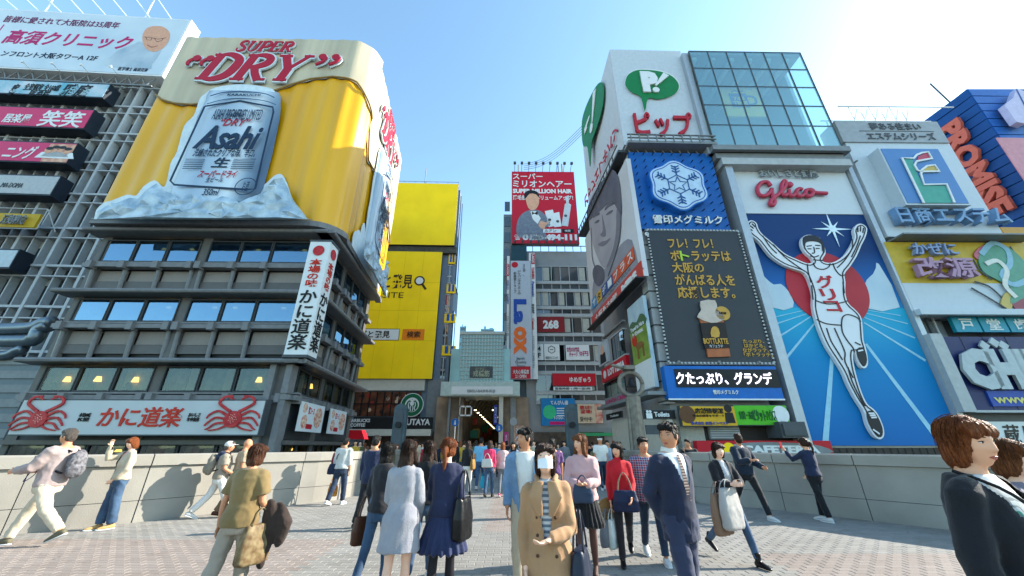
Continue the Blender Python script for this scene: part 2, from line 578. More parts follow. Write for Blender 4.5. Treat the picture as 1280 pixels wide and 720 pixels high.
# ================================================================ LEFT: slab block with grid facade and its signs
GP = Plane(-26, 32, 3.0)
def z_at(pl, px, py): return pl.uz(px, py)[1]
m_gw = mat('grid_white', '#a4a9ad', .6, var=.08)
m_gdark = mat('grid_dark_panel', '#3b3337', .7, var=.25, scale=2)  # dark wall colour behind the window grid
def grid_building():
    u0, u1 = GP.uz(-260, 330)[0], GP.uz(195, 200)[0]+9
    t = empty('office_building', GP.pt(0), GP.yaw, 'tall office block with pale concrete window grid behind the crab restaurant', 'building')
    H_ = z_at(GP, 100, 96)
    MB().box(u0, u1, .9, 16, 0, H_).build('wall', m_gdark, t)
    cw = 1.2
    n = int((u1-u0)/cw)
    piers, mull, slabs = MB(), MB(), MB()
    for i in range(n+1):
        x = u1-i*cw
        if i % 3 == 0: MB().box(x-.13, x+.13, -.05, .95, 0, H_).build('pier', m_gw, t)
        else: mull.box(x-.055, x+.055, .1, .9, 0, H_)
    mull.build('mullion', m_gw, t, kind='stuff')
    fl = 4.05
    z = H_-.4
    fr = None
    pb = arrays_mesh('pane', *(lambda b: (b.v, b.f))(MB().box(0, cw-.2, .74, .8, 0, 2.45)))
    ps = arrays_mesh('pane', *(lambda b: (b.v, b.f))(MB().box(0, cw-.2, .74, .8, 0, .7)))
    blind = [mat('blind_a', '#6d6a66', .7), mat('blind_b', '#8d8a82', .7)]
    cnt = 0
    while z > 3:
        arr = arrays_mesh('slab', *(lambda b: (b.v, b.f))(MB().box(u0, u1, .0, .92, z, z+.22).box(u0, u1, .0, .92, z-1.02, z-.9)))
        link('floor_slab', arr, m_gw, t)
        for i in range(n):
            x = u1-(i+1)*cw+.1
            px = 640+(GP.pt(x)[0]/GP.pt(x)[1])*410
            if -20 < px < 215 and cnt < 150:
                cnt += 1
                o = link('pane', pb, GLd if not pb.materials else None, t, (x, 0, z-1.05-2.5))
                o2 = link('pane', ps, GL if not ps.materials else None, t, (x, 0, z-.8))
                if random.random() < .3:
                    h = random.uniform(.5, 1.8)
                    MB().box(x+.06, x+cw-.26, .68, .72, z-1.1-h, z-1.1).build('blind', random.choice(blind), t)
        z -= fl
    return t
grid_building()

# stacked box signs on the block's left
m_pink_s = mat('pink_sign', '#c03060', .5, var=.04)
m_navy_side = mat('sign_return', '#1a2430', .5)
def box_sign(name, label, lb, rt, face, group='box signs stacked on the office block'):
    t = Thing(GP.off(1.3), name, label, 'sign', rt[0], lb[1], group)
    x0, x1, z0, z1 = t.r((-90, lb[1]+.0), rt)
    z0 = t.p(rt[0]*.9, lb[1])[1]
    MB().box(x0, x1, .03, 1.25, z0-.15, z1+.15).build('casing', m_navy_side, t.o)
    MB().box(x0, x1-.08, 0, .03, z0, z1).build('face', face, t.o)
    return t
sg_a = mat('blue_bloom_print', '#b9c3cc', .5, hex2='#5aa0b5', scale=.5)
t = box_sign('box_sign', 'long white and blue izakaya sign with brush lettering, topmost under the clinic billboard', (0, 121), (138, 106), sg_a)
t.text('全室個室 全160席', (28, 112.5), (78, 106), -.01, black, bold=.01)
t.text('居酒屋', (34, 119.5), (65, 113), -.01, black, bold=.01)
t.text('雅庭', (72, 120), (118, 106), -.01, black, bold=.02, shear=.2)
t.text('客', (8, 119), (27, 105), -.01, black, bold=.02, shear=.2)
t = box_sign('box_sign', 'pink izakaya sign with white brush lettering, second from the top', (0, 160), (118, 138), m_pink_s)
t.text('居楽屋', (1, 153), (42, 143), -.01, white, bold=.03)
t.text('笑笑', (44, 158), (110, 140), -.01, white, bold=.04)
t = box_sign('box_sign', 'pink sign with white lettering and a picture of people at its right end', (0, 203), (97, 180), m_pink_s)
t.text('ニング', (0, 198), (50, 183), -.01, white, bold=.03, shear=.2)
skin_flat = mat('printed_skin', '#c9977d', .6, var=.1)
t.panel('picture', mat('party_picture', '#b5695c', .6, hex2='#d3b49a', scale=1.5), (50, 202), (96, 181), -.02, 0)
for i, (hx, hy) in enumerate(((62, 188), (70, 186.5), (78, 187), (85, 189))):
    a, b = t.p(hx, hy)
    MB().poly([(a-1.0, b-1.0), (a-.6, b-.25), (a+.6, b-.25), (a+1.0, b-1.0)], -.02, .02).build('printed_shirt', white, t.o)
    MB().disc(a, b, .42, -.04, .02).build('printed_face', skin_flat, t.o)
    MB().disc(a, b+.22, .36, -.06, .01, rz=.2).build('printed_hair', black, t.o)
t = box_sign('box_sign', 'plain pale grey box sign with thin latin lettering, fourth from the top', (0, 243), (76, 221), grey_l)
t.text('MA-DOMA', (0, 234), (30, 229), -.01, grey_d, shear=.2)
t = box_sign('box_sign', 'pale blue box sign lowest on the left edge of the picture', (0, 334), (24, 313), mat('pale_sign', '#a9b7bf', .5))
t = Thing(GP.off(1.6), 'neon_sign', 'small yellow neon frame sign with grey tube lettering between the grey box signs', 'sign', 50, 281)
x0, x1, z0, z1 = t.r((-60, 281), (50, 267))
MB().box(x0, x1, .1, .35, z0, z1).build('panel', mat('neon_board', '#b09018', .6), t.o)
fr = MB()
for a, b in (((x0, 0, z0-.2), (x1+.5, 0, z0-.2)), ((x0, 0, z1+.5), (x1+.5, 0, z1+.5)), ((x1+.5, 0, z0-.2), (x1+.5, 0, z1+.5)), ((x1+.5, 0, z1+.5), (x1+1.2, .8, z0))):
    fr.tube([a, b], .05, 6)
fr.build('tube_frame', grey_l, t.o)
t.text('酒処和食', (0, 280), (37, 269), -.05, grey_m, bold=.04, th=.1)

# clinic billboard on the roof
TPl = Plane(-26, 31, 3.4)
t = Thing(TPl, 'roof_billboard', 'big white clinic billboard with magenta lettering and a printed bald man, at the top left', 'billboard', 200, 94)
x0 = t.p(-160, 80)[0]; x1 = t.p(203, 94)[0]; z0 = t.p(200, 95)[1]; z1 = t.p(231, 24)[1]
m_clin = mat('clinic_board', '#a9bccb', .5, hex2='#ccd6de', scale=.12)
MB().box(x0, x1, .03, 1.6, z0, z1).build('casing', white, t.o)
MB().box(x0, x1-.2, 0, .03, z0+.2, z1-.2).build('face', m_clin, t.o)
m_mag = mat('magenta_print', '#b01060', .5)
t.text('皆様に愛されて大阪院は35周年', (3, 27.5), (152, 28), -.005, mat('plum_print', '#6a2050', .5), bold=.005)
t.text('高須クリニック', (1, 54), (170, 45.5), -.005, m_mag, bold=.035, shear=.1)
t.text('！', (-6, 44), (6, 31), -.005, m_mag, bold=.035)
t.text('ンフロント大阪タワーA 12F', (0, 70), (124, 69.5), -.005, navy_m, bold=.01)
t.text('医学博士 高須克弥', (147, 88), (186, 85.5), -.005, navy_m)
coat = mat('printed_white_coat', '#8ca2b4', .6, hex2='#b4c2cd', scale=.4)
t.art('printed_coat', coat, [(131, 82), (137, 72), (150, 62), (168, 55), (176, 52), (190, 62), (203, 58), (198, 70), (190, 80), (184, 87)], -.005, .01, 3)
t.art('printed_head', skin_flat, [(178, 50), (179, 42), (184, 35), (194, 32.5), (205, 34), (212, 41), (211, 50), (206, 58), (197, 64), (188, 64), (181, 59)], -.02, .01, 4)
t.line('printed_glasses', navy_m, [[(180, 46), (189, 47), (198, 49), (208, 47)], [(182, 46), (184, 50), (189, 50), (190, 47)], [(193, 48), (196, 52), (202, 51), (204, 48)]], .06, -.035, .005)
t.line('printed_mouth', mat('printed_dark_red', '#7a3a35', .6), [(184, 56), (190, 59), (197, 57)], .1, -.035, .005, 3)
for (a, b) in (((9, 0), (22, 11)), ((36, 0), (49, 12)), ((57, 0), (49, 12)), ((62, 0), (77, 14)), ((90, 0), (104, 15.5)), ((117, 0), (132, 17)), ((144, 0), (159, 18)), ((171, 0), (187, 21)), ((186, 0), (176, 19.5)), ((199, 0), (214, 22))):
    p, q = t.p(*a), t.p(*b)
    dx, dz = (p[0]-q[0])*1.8, (p[1]-q[1])*1.8
    MB().tube([(q[0], .5, z1), (q[0]+dx, .5, z1+dz)], .07, 6).build('strut', white, t.o)
tr = MB()
for i in range(24):
    xa = x1-1-i*1.5
    tr.bar((xa, .4, z0), (xa-.75, .4, z0-1.2), .1).bar((xa-.75, .4, z0-1.2), (xa-1.5, .4, z0), .1)
    tr.bar((xa, 1.4, z0), (xa-.75, 1.0, z0-1.2), .08)
tr.bar((x1-1, .4, z0-1.2), (x1-38, .4, z0-1.2), .16)
tr.build('truss', grey_m, t.o)
for i in range(4):
    a, b = t.p(38+i*36, 86.5+i*1.8)
    MB().tube([(a, .2, b), (a, -.8, b+.1)], .04, 6).disc(a, b+.1, .16, -.8, .1).build('spotlight', white, t.o)

# ================================================================ crab restaurant building
kx, ky = ray(374, 450)[0]/ray(374, 450)[1]*20, 20.0
KP = Plane(kx, ky, 1.1)
KS = Plane(kx, ky, 94.5)
def kz(py): return KP.uz(250, py)[1]
m_kc = mat('charcoal_cladding', '#5a5856', .5, var=.1, scale=1.5)
m_kc2 = mat('dark_charcoal', '#383b3f', .6, var=.15)
m_trim = mat('weathered_steel_trim', '#6f7072', .45, var=.12, scale=4)
m_shut = mat('brown_grey_shutter', '#89827c', .7, var=.06, bump=.6, bscale=30, stretch=(6, 1, .6))
kroot = empty('restaurant_building', (kx, ky, 0), 0, 'charcoal steel and glass crab restaurant building on the left, under the beer sign', 'building')
uL = KP.uz(104, 330)[0]
KD = 11.0
def sub(o, pl, u=0, z=0, y=0):
    """seat a mesh object of kroot on one of its two facades"""
    p = pl.pt(u, z)
    o.location = (p[0]-kx-pl.n[0]*y, p[1]-ky-pl.n[1]*y, z)
    o.rotation_euler = (0, 0, pl.yaw)
    return o
ztop = kz(281)
zc = [kz(293.5), kz(368.5), kz(453.5), kz(494)]           # cornice centres
a0, a1 = KP.pt(uL), KP.pt(0)
s1_ = KS.pt(KD)
core = MB()
q = [(a0[0]-kx, a0[1]-ky+.7), (-.7, .7), (s1_[0]-kx-.7, s1_[1]-ky), (s1_[0]-kx-14, s1_[1]-ky)]
core.v += [(x, y, 0) for x, y in q]+[(x, y, ztop+.3) for x, y in q]
core.f += [(4, 5, 6, 7)]+[(i, (i+1) % 4, 4+(i+1) % 4, 4+i) for i in range(4)]
core.build('wall', m_kc2, kroot)
rowsW = [(kz(326.5), kz(299)), (kz(401.5), kz(372.5)), (kz(489.5), kz(457)), (kz(572), kz(555))]
# bay edges on the front (from photo row 324)
eds = [[118.7, 159, 200.6, 242], [253, 294, 334, 373]]
FB = [[KP.uz(p, 324)[0] for p in e] for e in eds]
FB[1][3] = -.55
sb = [.55, 2.3, 4.05, 5.8]
SB = [[.6, 2.25, 3.9], [4.5, 6.15, 7.8, 9.4]]
m_lamp = mat('lamp_glow', '#ffcf70', .6, emit=1.6)
m_int = [mat('interior_%d' % i, c, .8) for i, c in enumerate(('#5a3a2c', '#6d5a44', '#3d342e'))]
m_curt = mat('curtain_cream', '#b7b2a4', .8)
m_refl = [mat('reflection_%d' % i, c, .6, hex2=d, scale=3) for i, (c, d) in enumerate((('#8f2a24', '#b8a890'), ('#a8842a', '#d0c8a0'), ('#2f4a5c', '#9aa8a0'), ('#a5a79f', '#6f2c3c')))]  # colours painted to stand in for signs reflected in the panes
def facade(pl, bays, u_start, u_end, lit):
    for bi, (zb, zt) in enumerate(rowsW):
        for b in bays:
            for i in range(len(b)-1):
                wd = b[i+1]-b[i]-.04
                h = zt-zb
                fr = MB().box(0, wd, .0, .16, 0, .08).box(0, wd, .0, .16, h-.08, h).box(0, .06, 0, .16, .08, h-.08).box(wd-.06, wd, 0, .16, .08, h-.08)
                fo = sub(link('window', arrays_mesh('window', fr.v, fr.f), m_kc2, kroot), pl, b[i]+.02, zb, .16)
                g = GLs if bi < 2 else GLr
                box('pane', g, fo, .06, wd-.06, .08, .1, .08, h-.08)
                rr = random.random()
                if bi >= 2:  # simple interior items added to hint at sign reflections in the glass
                    box('interior_wall', random.choice(m_int), fo, .02, wd-.02, .5, .52, 0, h)
                    if rr < .45: box('curtain', m_curt, fo, wd*.62, wd*.92, .3, .34, 0, h)
                    if rr > .62:
                        hx = random.uniform(.3, wd-.5)
                        MB().tube([(hx, .4, h*(.2+rr*.3)), (hx, .4, h*(.4+rr*.3))], [.17, .1], 10).build('lamp_shade', m_lamp, fo)
                    if rr > .5: MB().disc(wd*.3, h*.3, .13, .35, .12, 12).poly([(wd*.3-.28, 0), (wd*.3-.2, h*.22), (wd*.3+.2, h*.22), (wd*.3+.28, 0)], .35, .12).build('diner', m_curt if rr > .8 else m_kc2, fo)
                    if rr < .75: box('wall_picture', random.choice(m_refl), fo, wd*.06, wd*(.4+rr*.7), .44, .46, h*.12, h*.9)
                else:
                    box('interior_wall', m_kc, fo, .02, wd-.02, .5, .52, 0, h)
                    if rr > .25: MB().disc(wd*random.uniform(.2, .8), h*.72, .14, .4, .05, 12, .07).build('ceiling_lamp', m_lamp, fo)
                    if bi == 1 and rr < .5: box('wall_picture', random.choice(m_refl), fo, wd*.1, wd*.9, .44, .46, h*.05, h*.8)  # coloured board added as a painted sign reflection
        # beam under the windows, with brackets
        if bi < 3:
            o = sub(MB().box(u_start, u_end, -.12, .35, -.42, -.18).box(u_start, u_end, .05, .35, -.1, -.02).build('sill_beam', m_trim, kroot), pl, 0, zb, .05)
            for b in bays:
                for i in range(len(b)):
                    sub(MB().box(-.16, .16, -.25, .2, -.55, -.1).build('bracket', m_trim, kroot), pl, b[i], zb, .0)
    for k in (0, 1):
        zt, zb = rowsW[k][0]-.5, zc[k+1]+.18
        h = zt-zb
        for b in bays:
            for i in range(len(b)-1):
                w_ = b[i+1]-b[i]
                sub(box('shutter', m_shut, kroot, .1, w_-.1, 0, .08, h*.55, h), pl, b[i], zb, .45)
                sub(box('spandrel', m_kc, kroot, .05, w_-.05, -.05, .1, h*.23, h*.53), pl, b[i], zb, .42)
                sub(box('louvre', black, kroot, .1, w_-.1, 0, .05, 0, h*.22), pl, b[i], zb, .5)
            for i in range(len(b)):
                sub(MB().tube([(0, -.05, h+.2), (0, .1, 0)], .11, 8).build('stanchion', m_trim, kroot), pl, b[i], zb, .2)
    for k in range(3):
        sub(MB().box(u_start-.3, u_end, -.55, .4, -.1, .1).tube([(u_start-.3, -.55, .02), (u_end, -.55, .02)], .13, 8).build('cornice', m_trim, kroot), pl, 0, zc[k], 0)
GLs = mixglass('sky_mirror_glass', '#8ea4b4', '#8fb0c6', .5)
GLr = mixglass('restaurant_glass', '#d0d0c8', '#a4b4bc', .10)
facade(KP, FB, uL, .3, 0)
facade(KS, SB, -.3, KD, 0)
# columns
for u in (uL+.45, (FB[0][3]+FB[1][0])/2):
    sub(MB().box(-.28, .28, -.02, .7, 0, ztop).build('column', m_kc, kroot), KP, u, 0, .25)
sub(MB().box(uL, FB[0][0]-.1, -.02, .7, 0, ztop).build('column', m_kc, kroot), KP, 0, 0, .5)
sub(MB().box(-.35, .35, -.02, .6, 0, ztop).build('column', m_kc, kroot), KS, 4.2, 0, .25)
sub(MB().box(-.3, .3, -.02, .6, 0, ztop).build('column', m_kc, kroot), KS, KD-.5, 0, .25)
for u, ph in ((-1.15, .0), (-.3, 0)):
    sub(MB().box(-.16, .16, -.25, .4, 0, zc[2]).build('column', m_trim, kroot), KP, u, 0, 0)
sub(MB().box(-1.0, -.45, 0, .3, 0, zc[2]).build('column', m_kc, kroot), KP, 0, 0, 0)
# top recess under the beer sign
sub(MB().box(uL+.4, 0, .1, .7, zc[0]+.1, ztop+.2).build('fascia', m_kc, kroot), KP, 0, 0, .25)
for i in range(7):
    sub(MB().box(-.08, .08, -.05, .5, zc[0]+.1, ztop+.1).build('fin', m_trim, kroot), KP, uL+1.2+i*2.05, 0, .1)
# wall between sign and lower windows
sub(MB().box(uL, -1.1, .2, .6, kz(555), kz(494)).build('fascia', m_kc2, kroot), KP, 0, 0, .1)
sub(MB().box(.1, KD, .2, .6, kz(549), kz(494)).build('fascia', m_kc2, kroot), KS, 0, 0, .1)
for z_ in (kz(553), ):
    sub(MB().box(uL, -1.1, -.1, .3, -.1, .1).build('sill_beam', m_kc, kroot), KP, 0, z_, 0)
    sub(MB().box(.3, KD, -.1, .3, -.1, .1).build('sill_beam', m_kc, kroot), KS, 0, z_, 0)
# little paper lanterns glowing behind the dark lower windows
# crab sign board
CP = KP.off(.75)
t = Thing(CP, 'restaurant_sign', 'long white sign board with red brush lettering between two red crabs', 'sign', 8, 543)
x0, x1, z0, z1 = t.r((8, 543), (333, 501))
m_cs = mat('crab_board', '#b4b8b9', .5, var=.05, scale=.7)
MB().box(x0, x1, .02, .5, z0-.06, z1+.06).build('casing', grey_d, t.o)
MB().box(x0+.05, x1-.05, 0, .02, z0, z1).build('face', m_cs, t.o)
m_or = mat('vermilion', '#b82410', .5)
t.text('かに道楽', (119, 534), (232, 508.5), -.01, m_or, bold=.055, shear=.06)
t.text('本場の味\nかに料理', (96, 527), (115, 516), -.01, black, bold=.02)
t.text('おいしさ\n年中無休', (233, 527), (252, 516), -.01, black, bold=.02)
m_crab = mat('crab_red', '#98131d', .5, hex2='#c03438', scale=6)
def crab(T, cx, cy, sc, y):
    """flat printed crab, sizes in pixels of the photograph around (cx, cy)"""
    ax, az = T.p(cx, cy, -y)
    k = T.p(cx+10, cy, -y)[0]-ax
    k = k/10*sc
    f = lambda L: [(ax+a*k, az+b*k) for a, b in L]
    body = MB().disc(ax, az-2*k, 11*k, y, .08, 24, 10*k)
    legs = MB()
    for s in (-1, 1):
        for (p, w) in (([(8, 2), (20, 8), (30, 4), (33, -1)], 3.2), ([(9, -2), (22, 0), (31, -7), (33, -10)], 3),
                       ([(8, -6), (20, -7), (28, -13), (31, -14)], 2.8), ([(6, -9), (14, -13), (24, -15), (27, -15)], 2.4)):
            legs.stroke(smooth_curve(f([(a*s, b) for a, b in p]), 4, False), [w*k*(1-.55*i/12) for i in range(13)], y-.01, .05)
        legs.stroke(smooth_curve(f([(5*s, 7), (14*s, 12), (22*s, 18), (17*s, 25), (7*s, 26)]), 4, False), [3.6*k*(1-.3*i/16) for i in range(17)], y-.01, .06)
        legs.stroke(f([(12*s, 25), (5*s, 22.5)]), 2*k, y-.02, .05)
    return body.build('crab_shell', m_crab, T.o), legs.build('crab_legs', m_crab, T.o)
crab(t, 50, 522, 1.0, -.02); crab(t, 292, 522, 1.0, -.02)
spk = MB()
for cxx in (50, 292):
    ax, az = t.p(cxx, 523, .02)
    for i in range(16):
        a = i*2.4; r_ = .05*math.sqrt(i)*1.1
        spk.disc(ax+r_*math.cos(a), az+r_*math.sin(a), .022, -.1, .02, 6)
spk.build('shell_spots', mat('spot_cream', '#d9a79a', .5), t.o)

# two faced vertical corner sign
m_brush = mat('ink_black', '#0c0f12', .5)
t = Thing(KP.off(.75), 'corner_sign', 'tall white vertical sign with red and black brush characters on the restaurant corner', 'sign', 354, 443)
x0, x1, z0, z1 = t.r((354, 443), (402, 302))
x1 = x0+1.2
th = 1.1
MB().box(x0, x1, .02, th, z0, z1).build('casing', white, t.o)
MB().box(x0-.05, x1+.05, -.0, th+.05, z0-.15, z0-.003).box(x0-.05, x1+.05, 0, th+.05, z1+.003, z1+.12).build('frame', grey_d, t.o)
H_ = z1-z0
for side in (0, 1):
    def put(o):
        if side:
            o.location = (x1+.02, .02, 0); o.rotation_euler = (0, 0, R(90)); 
        return o
    xa, xb = (x0+.2, x1-.2) if not side else (.2, th-.2)
    ym = 0 if not side else 0
    m1 = MB(); cx_ = (xa+xb)/2
    m1.disc(cx_, z1-.6, .33, 0, .02, 20)
    put(m1.build('crab_badge', m_crab, t.o))
    put(text(t.o, '本場の味', xa+.05, xb-.05, z1-H_*.43, z1-1.15, 0, m_or, .015, .03, vert=True, line=.95))
    put(text(t.o, 'かに道楽', xa-.1, xb+.1, z0+.25, z1-H_*.46, 0, m_brush, .015, .06, vert=True, line=.95))

# food posters on the side facade
m_food = mat('food_print', '#b8452e', .6, hex2='#d9cfb8', scale=5)
for (uu, wd, lab) in ((.75, 3.2, 'white menu poster with crab dishes on the restaurant side wall, nearer one'), (5.0, 3.0, 'menu poster with red crab dish on the restaurant side wall, farther one')):
    z0 = kz(538)
    o = empty('menu_poster', KS.pt(uu, z0), KS.yaw, lab, 'poster', 'menu posters on the restaurant side')
    Pm = KS.off(.3); q = Pm.pt(uu, z0); o.location = q
    box('face', white, o, 0, wd, 0, .08, 0, 1.5)
    MB().disc(wd*.75, .8, .55, 0, .02, 20).build('crab_dish', m_food, o)
    MB().disc(wd*.2, .5, .35, 0, .02, 20).disc(wd*.15, 1.2, .25, 0, .02, 16).build('side_dish', m_food, o)
    text(o, '蟹コース', wd*.3, wd*.55, .9, 1.3, 0, red_p, .01, .03)
    box('caption_bar', red_p, o, wd*.3, wd*.55, -.01, 0, .15, .4)

# big ventilation ducts at the left edge
t = empty('ventilation_duct', (-31.5, 24.5, 0), 0, 'fat grey steel ventilation ducts bending round the left edge of the restaurant', 'duct')
m_duct = mat('galvanised_duct', '#67727b', .35, metal=.6, var=.15, scale=2)
Dp = Plane(-31.5, 24.5, 0)
def dpath(L): return [(Dp.uz(a, b)[0], 0, Dp.uz(a, b)[1]) for a, b in L]
for L, r_ in (([(-60, 412), (20, 411), (45, 409), (55, 404), (66, 403)], .42), ([(-60, 426), (28, 426), (44, 423), (50, 412), (62, 407)], .42), ([(-60, 444), (5, 444), (20, 439), (30, 436)], .3)):
    MB().tube(smooth_curve([tuple(p) for p in dpath(L)], 4, False), r_, 12).build('duct_pipe', m_duct, t, smooth=True)
MB().box(-3.2, 1.3, .3, 3, 0, Dp.uz(20, 455)[1]).build('duct_housing', mat('housing', '#5d6a72', .5), t)
for i in range(7):
    MB().box(-3.2, 1.0, .2, .3, 1+i*.9, 1.5+i*.9).build('louvre', grey_m, t)

# ================================================================ serif italic capitals used on the beer sign
def serif(ch, x, z, h, mb, y, th, grow=0, sh=.32):
    """heavy slanted serif capital; (x, z) lower left, h cap height; returns advance"""
    T_, t_ = .24+grow, .07+grow          # thick, thin
    def P(L): return [(x+(a+b*sh)*h, z+b*h) for a, b in L]
    def st(L, w, sm=0):
        L2 = smooth_curve(L, 5, False) if sm else L
        if isinstance(w, tuple):
            n = len(L2); ws = [(w[0]+(w[1]-w[0])*math.sin(math.pi*i/(n-1)))*h for i in range(n)]
        else: ws = w*h
        mb.stroke(P(L2), ws, y+random.uniform(0, .002), th)
    def serif_(a, b, l=.2): st([(a-l, b), (a+l, b)], t_+.01)
    e = .035
    if ch == 'D':
        st([(.2, 0), (.2, 1)], T_); serif_(.2, e); serif_(.2, 1-e)
        st([(.2, 1-e), (.5, .98), (.84, .8), (.9, .5), (.8, .17), (.5, .02), (.2, e)], (t_, T_+.04), 1); return 1.03
    if ch == 'R':
        st([(.2, 0), (.2, 1)], T_); serif_(.2, e); serif_(.2, 1-e)
        st([(.2, 1-e), (.5, .97), (.74, .86), (.74, .66), (.5, .52), (.25, .5)], (t_, T_), 1)
        st([(.45, .5), (.62, .25), (.84, .0)], T_*.95); serif_(.88, e, .16); return 1.02
    if ch == 'Y':
        st([(.12, 1), (.46, .48)], T_); st([(.88, 1), (.48, .45)], t_+.03); st([(.47, .5), (.47, 0)], T_)
        serif_(.47, e); serif_(.14, 1-e); serif_(.86, 1-e, .15); return .98
    if ch == 'S':
        st([(.72, .72), (.66, .94), (.42, 1), (.18, .86), (.2, .64), (.45, .5), (.68, .34), (.68, .12), (.42, -.01), (.16, .08), (.1, .3)], (t_, T_*1.0), 1); return .85
    if ch == 'U':
        st([(.2, 1), (.2, .35), (.28, .1), (.5, .01), (.72, .1), (.8, .35), (.8, 1)], (T_*.95, t_+.02), 1)
        serif_(.2, 1-e); serif_(.8, 1-e, .15); return 1.02
    if ch == 'P':
        st([(.2, 0), (.2, 1)], T_); serif_(.2, e); serif_(.2, 1-e)
        st([(.2, 1-e), (.5, .97), (.76, .84), (.76, .58), (.5, .44), (.25, .43)], (t_, T_), 1); return .9
    if ch == 'E':
        st([(.2, 0), (.2, 1)], T_); st([(.05, e), (.78, e)], t_+.02); st([(.05, 1-e), (.76, 1-e)], t_+.02); st([(.2, .5), (.6, .5)], t_)
        st([(.77, 0), (.77, .24)], t_); st([(.74, 1), (.74, .78)], t_); return .9
    if ch in '"\u201d':
        for k in (0, .36):
            s_ = 1 if ch == '"' else -1
            mb.disc(x+(k+.1+.8*sh)*h, z+(.86 if ch == '"' else .92)*h, (.11+grow/2)*h, y, th, 12)
            if ch == '"': st([(k+.02, .86), (k-.06, .72), (k+.0, .58)], (t_, t_+.02), 1)
            else: st([(k+.18, .9), (k+.16, .74), (k+.02, .6)], (t_, t_+.02), 1)
        return .8
    return .5
def word(parent, s, x0, x1, z0, z1, y, m, m_out, th=.12):
    h = z1-z0
    dummy = MB(); adv = sum(serif(c, 0, 0, 1, dummy, 0, .01) for c in s)
    k = (x1-x0)/(adv*h+.32*h*.6)
    for grow, mm, yy, t2, nm in ((.10, m_out, y, th, 'lettering_outline'), (0, m, y-th, .05, 'lettering')):
        mb = MB(); x = 0
        for c in s: x += serif(c, x, 0, h, mb, yy, t2, grow)*h
        mb.v = [(x0+a*k, b, z0+c) for a, b, c in mb.v]
        mb.build(nm, mm, parent)

# ================================================================ rounded beer sign on the restaurant roof
m_beer = mat('beer_yellow', '#e0a800', .35, hex2='#c88f00', scale=.5, var=.1, stretch=(1, 1, .12), spec=.5)
m_foam = mat('foam_cream', '#c3b99f', .6, hex2='#a9a08c', scale=.9, stretch=(1.2, 1.2, .07))
m_silver = mat('printed_can_silver', '#7f95ab', .4, metal=.1, var=.1, scale=.8, stretch=(2, 1, .2))
m_silver2 = mat('printed_can_dark', '#3b546e', .4, metal=.2, var=.2, scale=.8)
m_cutedge = mat('cut_edge_white', '#c5d3da', .5)
m_crim = mat('crimson', '#a80f2a', .45, var=.05)
m_nvy = mat('can_navy', '#0e2944', .45)
BP = KP.off(.7)
uLb = BP.uz(118, 275)[0]
rad = 1.7
bx, by = BP.x0, BP.y0
SP = Plane(BP.pt(.75)[0], BP.pt(.75)[1], 97)
fr_len = .75-rad-uLb
ar_len = rad*math.pi/2
sd_len = 11.4
def spath(s):
    """point and outward normal on the sign outline, s from the left front edge"""
    if s < fr_len: return BP.pt(uLb+s)[:2], BP.n
    if s < fr_len+ar_len:
        a = (s-fr_len)/rad
        c = BP.pt(.75-rad)
        cx, cy = c[0]-BP.n[0]*rad, c[1]-BP.n[1]*rad
        n = (BP.n[0]*math.cos(a)+BP.e[0]*math.sin(a), BP.n[1]*math.cos(a)+BP.e[1]*math.sin(a))
        return (cx+n[0]*rad, cy+n[1]*rad), n
    q = SP.pt(rad+s-fr_len-ar_len)
    return q[:2], SP.n
zb0, zt0 = BP.uz(300, 276.5)[1], BP.uz(330, 50)[1]
# foam edge, traced
FZ = []
for px, py in ((160, 128), (190, 121), (205, 127), (221, 131.5), (242, 133), (290, 128), (346, 115), (365, 108), (389, 101), (417, 98)):
    u, z = BP.uz(px, py); FZ.append((max(0, u-uLb), z))
FZ[0] = (0, FZ[1][1]+.3)
FZ.append((fr_len+.9, FZ[-1][1]-.2)); FZ.append((fr_len+ar_len-.2, FZ[-1][1]-1.6)); FZ.append((fr_len+ar_len+1.2, FZ[-1][1]-3.2))
FZ.append((fr_len+ar_len+5, FZ[-1][1]+1.0)); FZ.append((fr_len+ar_len+8, FZ[-1][1]+.6)); FZ.append((fr_len+ar_len+sd_len, FZ[-1][1]-3))
fs = [a for a, b in FZ]; fz = [b for a, b in FZ]
def foam_z(s): return float(np.interp(s, fs, fz))
broot = empty('beer_billboard', (bx, by, zb0), 0, 'huge rounded yellow beer billboard with cream foam top and printed can on ice', 'billboard')
tot = fr_len+ar_len+sd_len
N = 300
def skin(name, m, zf0, zf1, amp, extra, nz):
    v, f = [], []
    for i in range(N+1):
        s = tot*i/N
        (x, y), n = spath(s)
        for j in range(nz+1):
            a, b = zf0(s), zf1(s)
            z = a+(b-a)*j/nz
            wv = amp*(math.sin(s*5.4+.5*math.sin(z*.35))+.5*math.sin(s*2.1+1.3))+extra*(1 if 0 < j or name != 'foam_top' else .4)
            v.append((x-bx+n[0]*wv, y-by+n[1]*wv, z-zb0))
    k = nz+1
    for i in range(N):
        for j in range(nz):
            f.append((i*k+j, (i+1)*k+j, (i+1)*k+j+1, i*k+j+1))
    return link(name, arrays_mesh(name, v, f, True), m, broot)
skin('beer_body', m_beer, lambda s: zb0, foam_z, .045, 0, 4)
skin('foam_top', m_foam, lambda s: foam_z(s)-.02, lambda s: zt0, .022, .12, 4)
# lip line between foam and beer
lip = MB()
pth = []
for i in range(160):
    s = tot*i/159; (x, y), n = spath(s)
    pth.append((x-bx+n[0]*.16, y-by+n[1]*.16, foam_z(s)-zb0))
lip.tube(pth, .07, 6).build('foam_edge', mat('foam_edge_brown', '#8a7040', .6), broot)
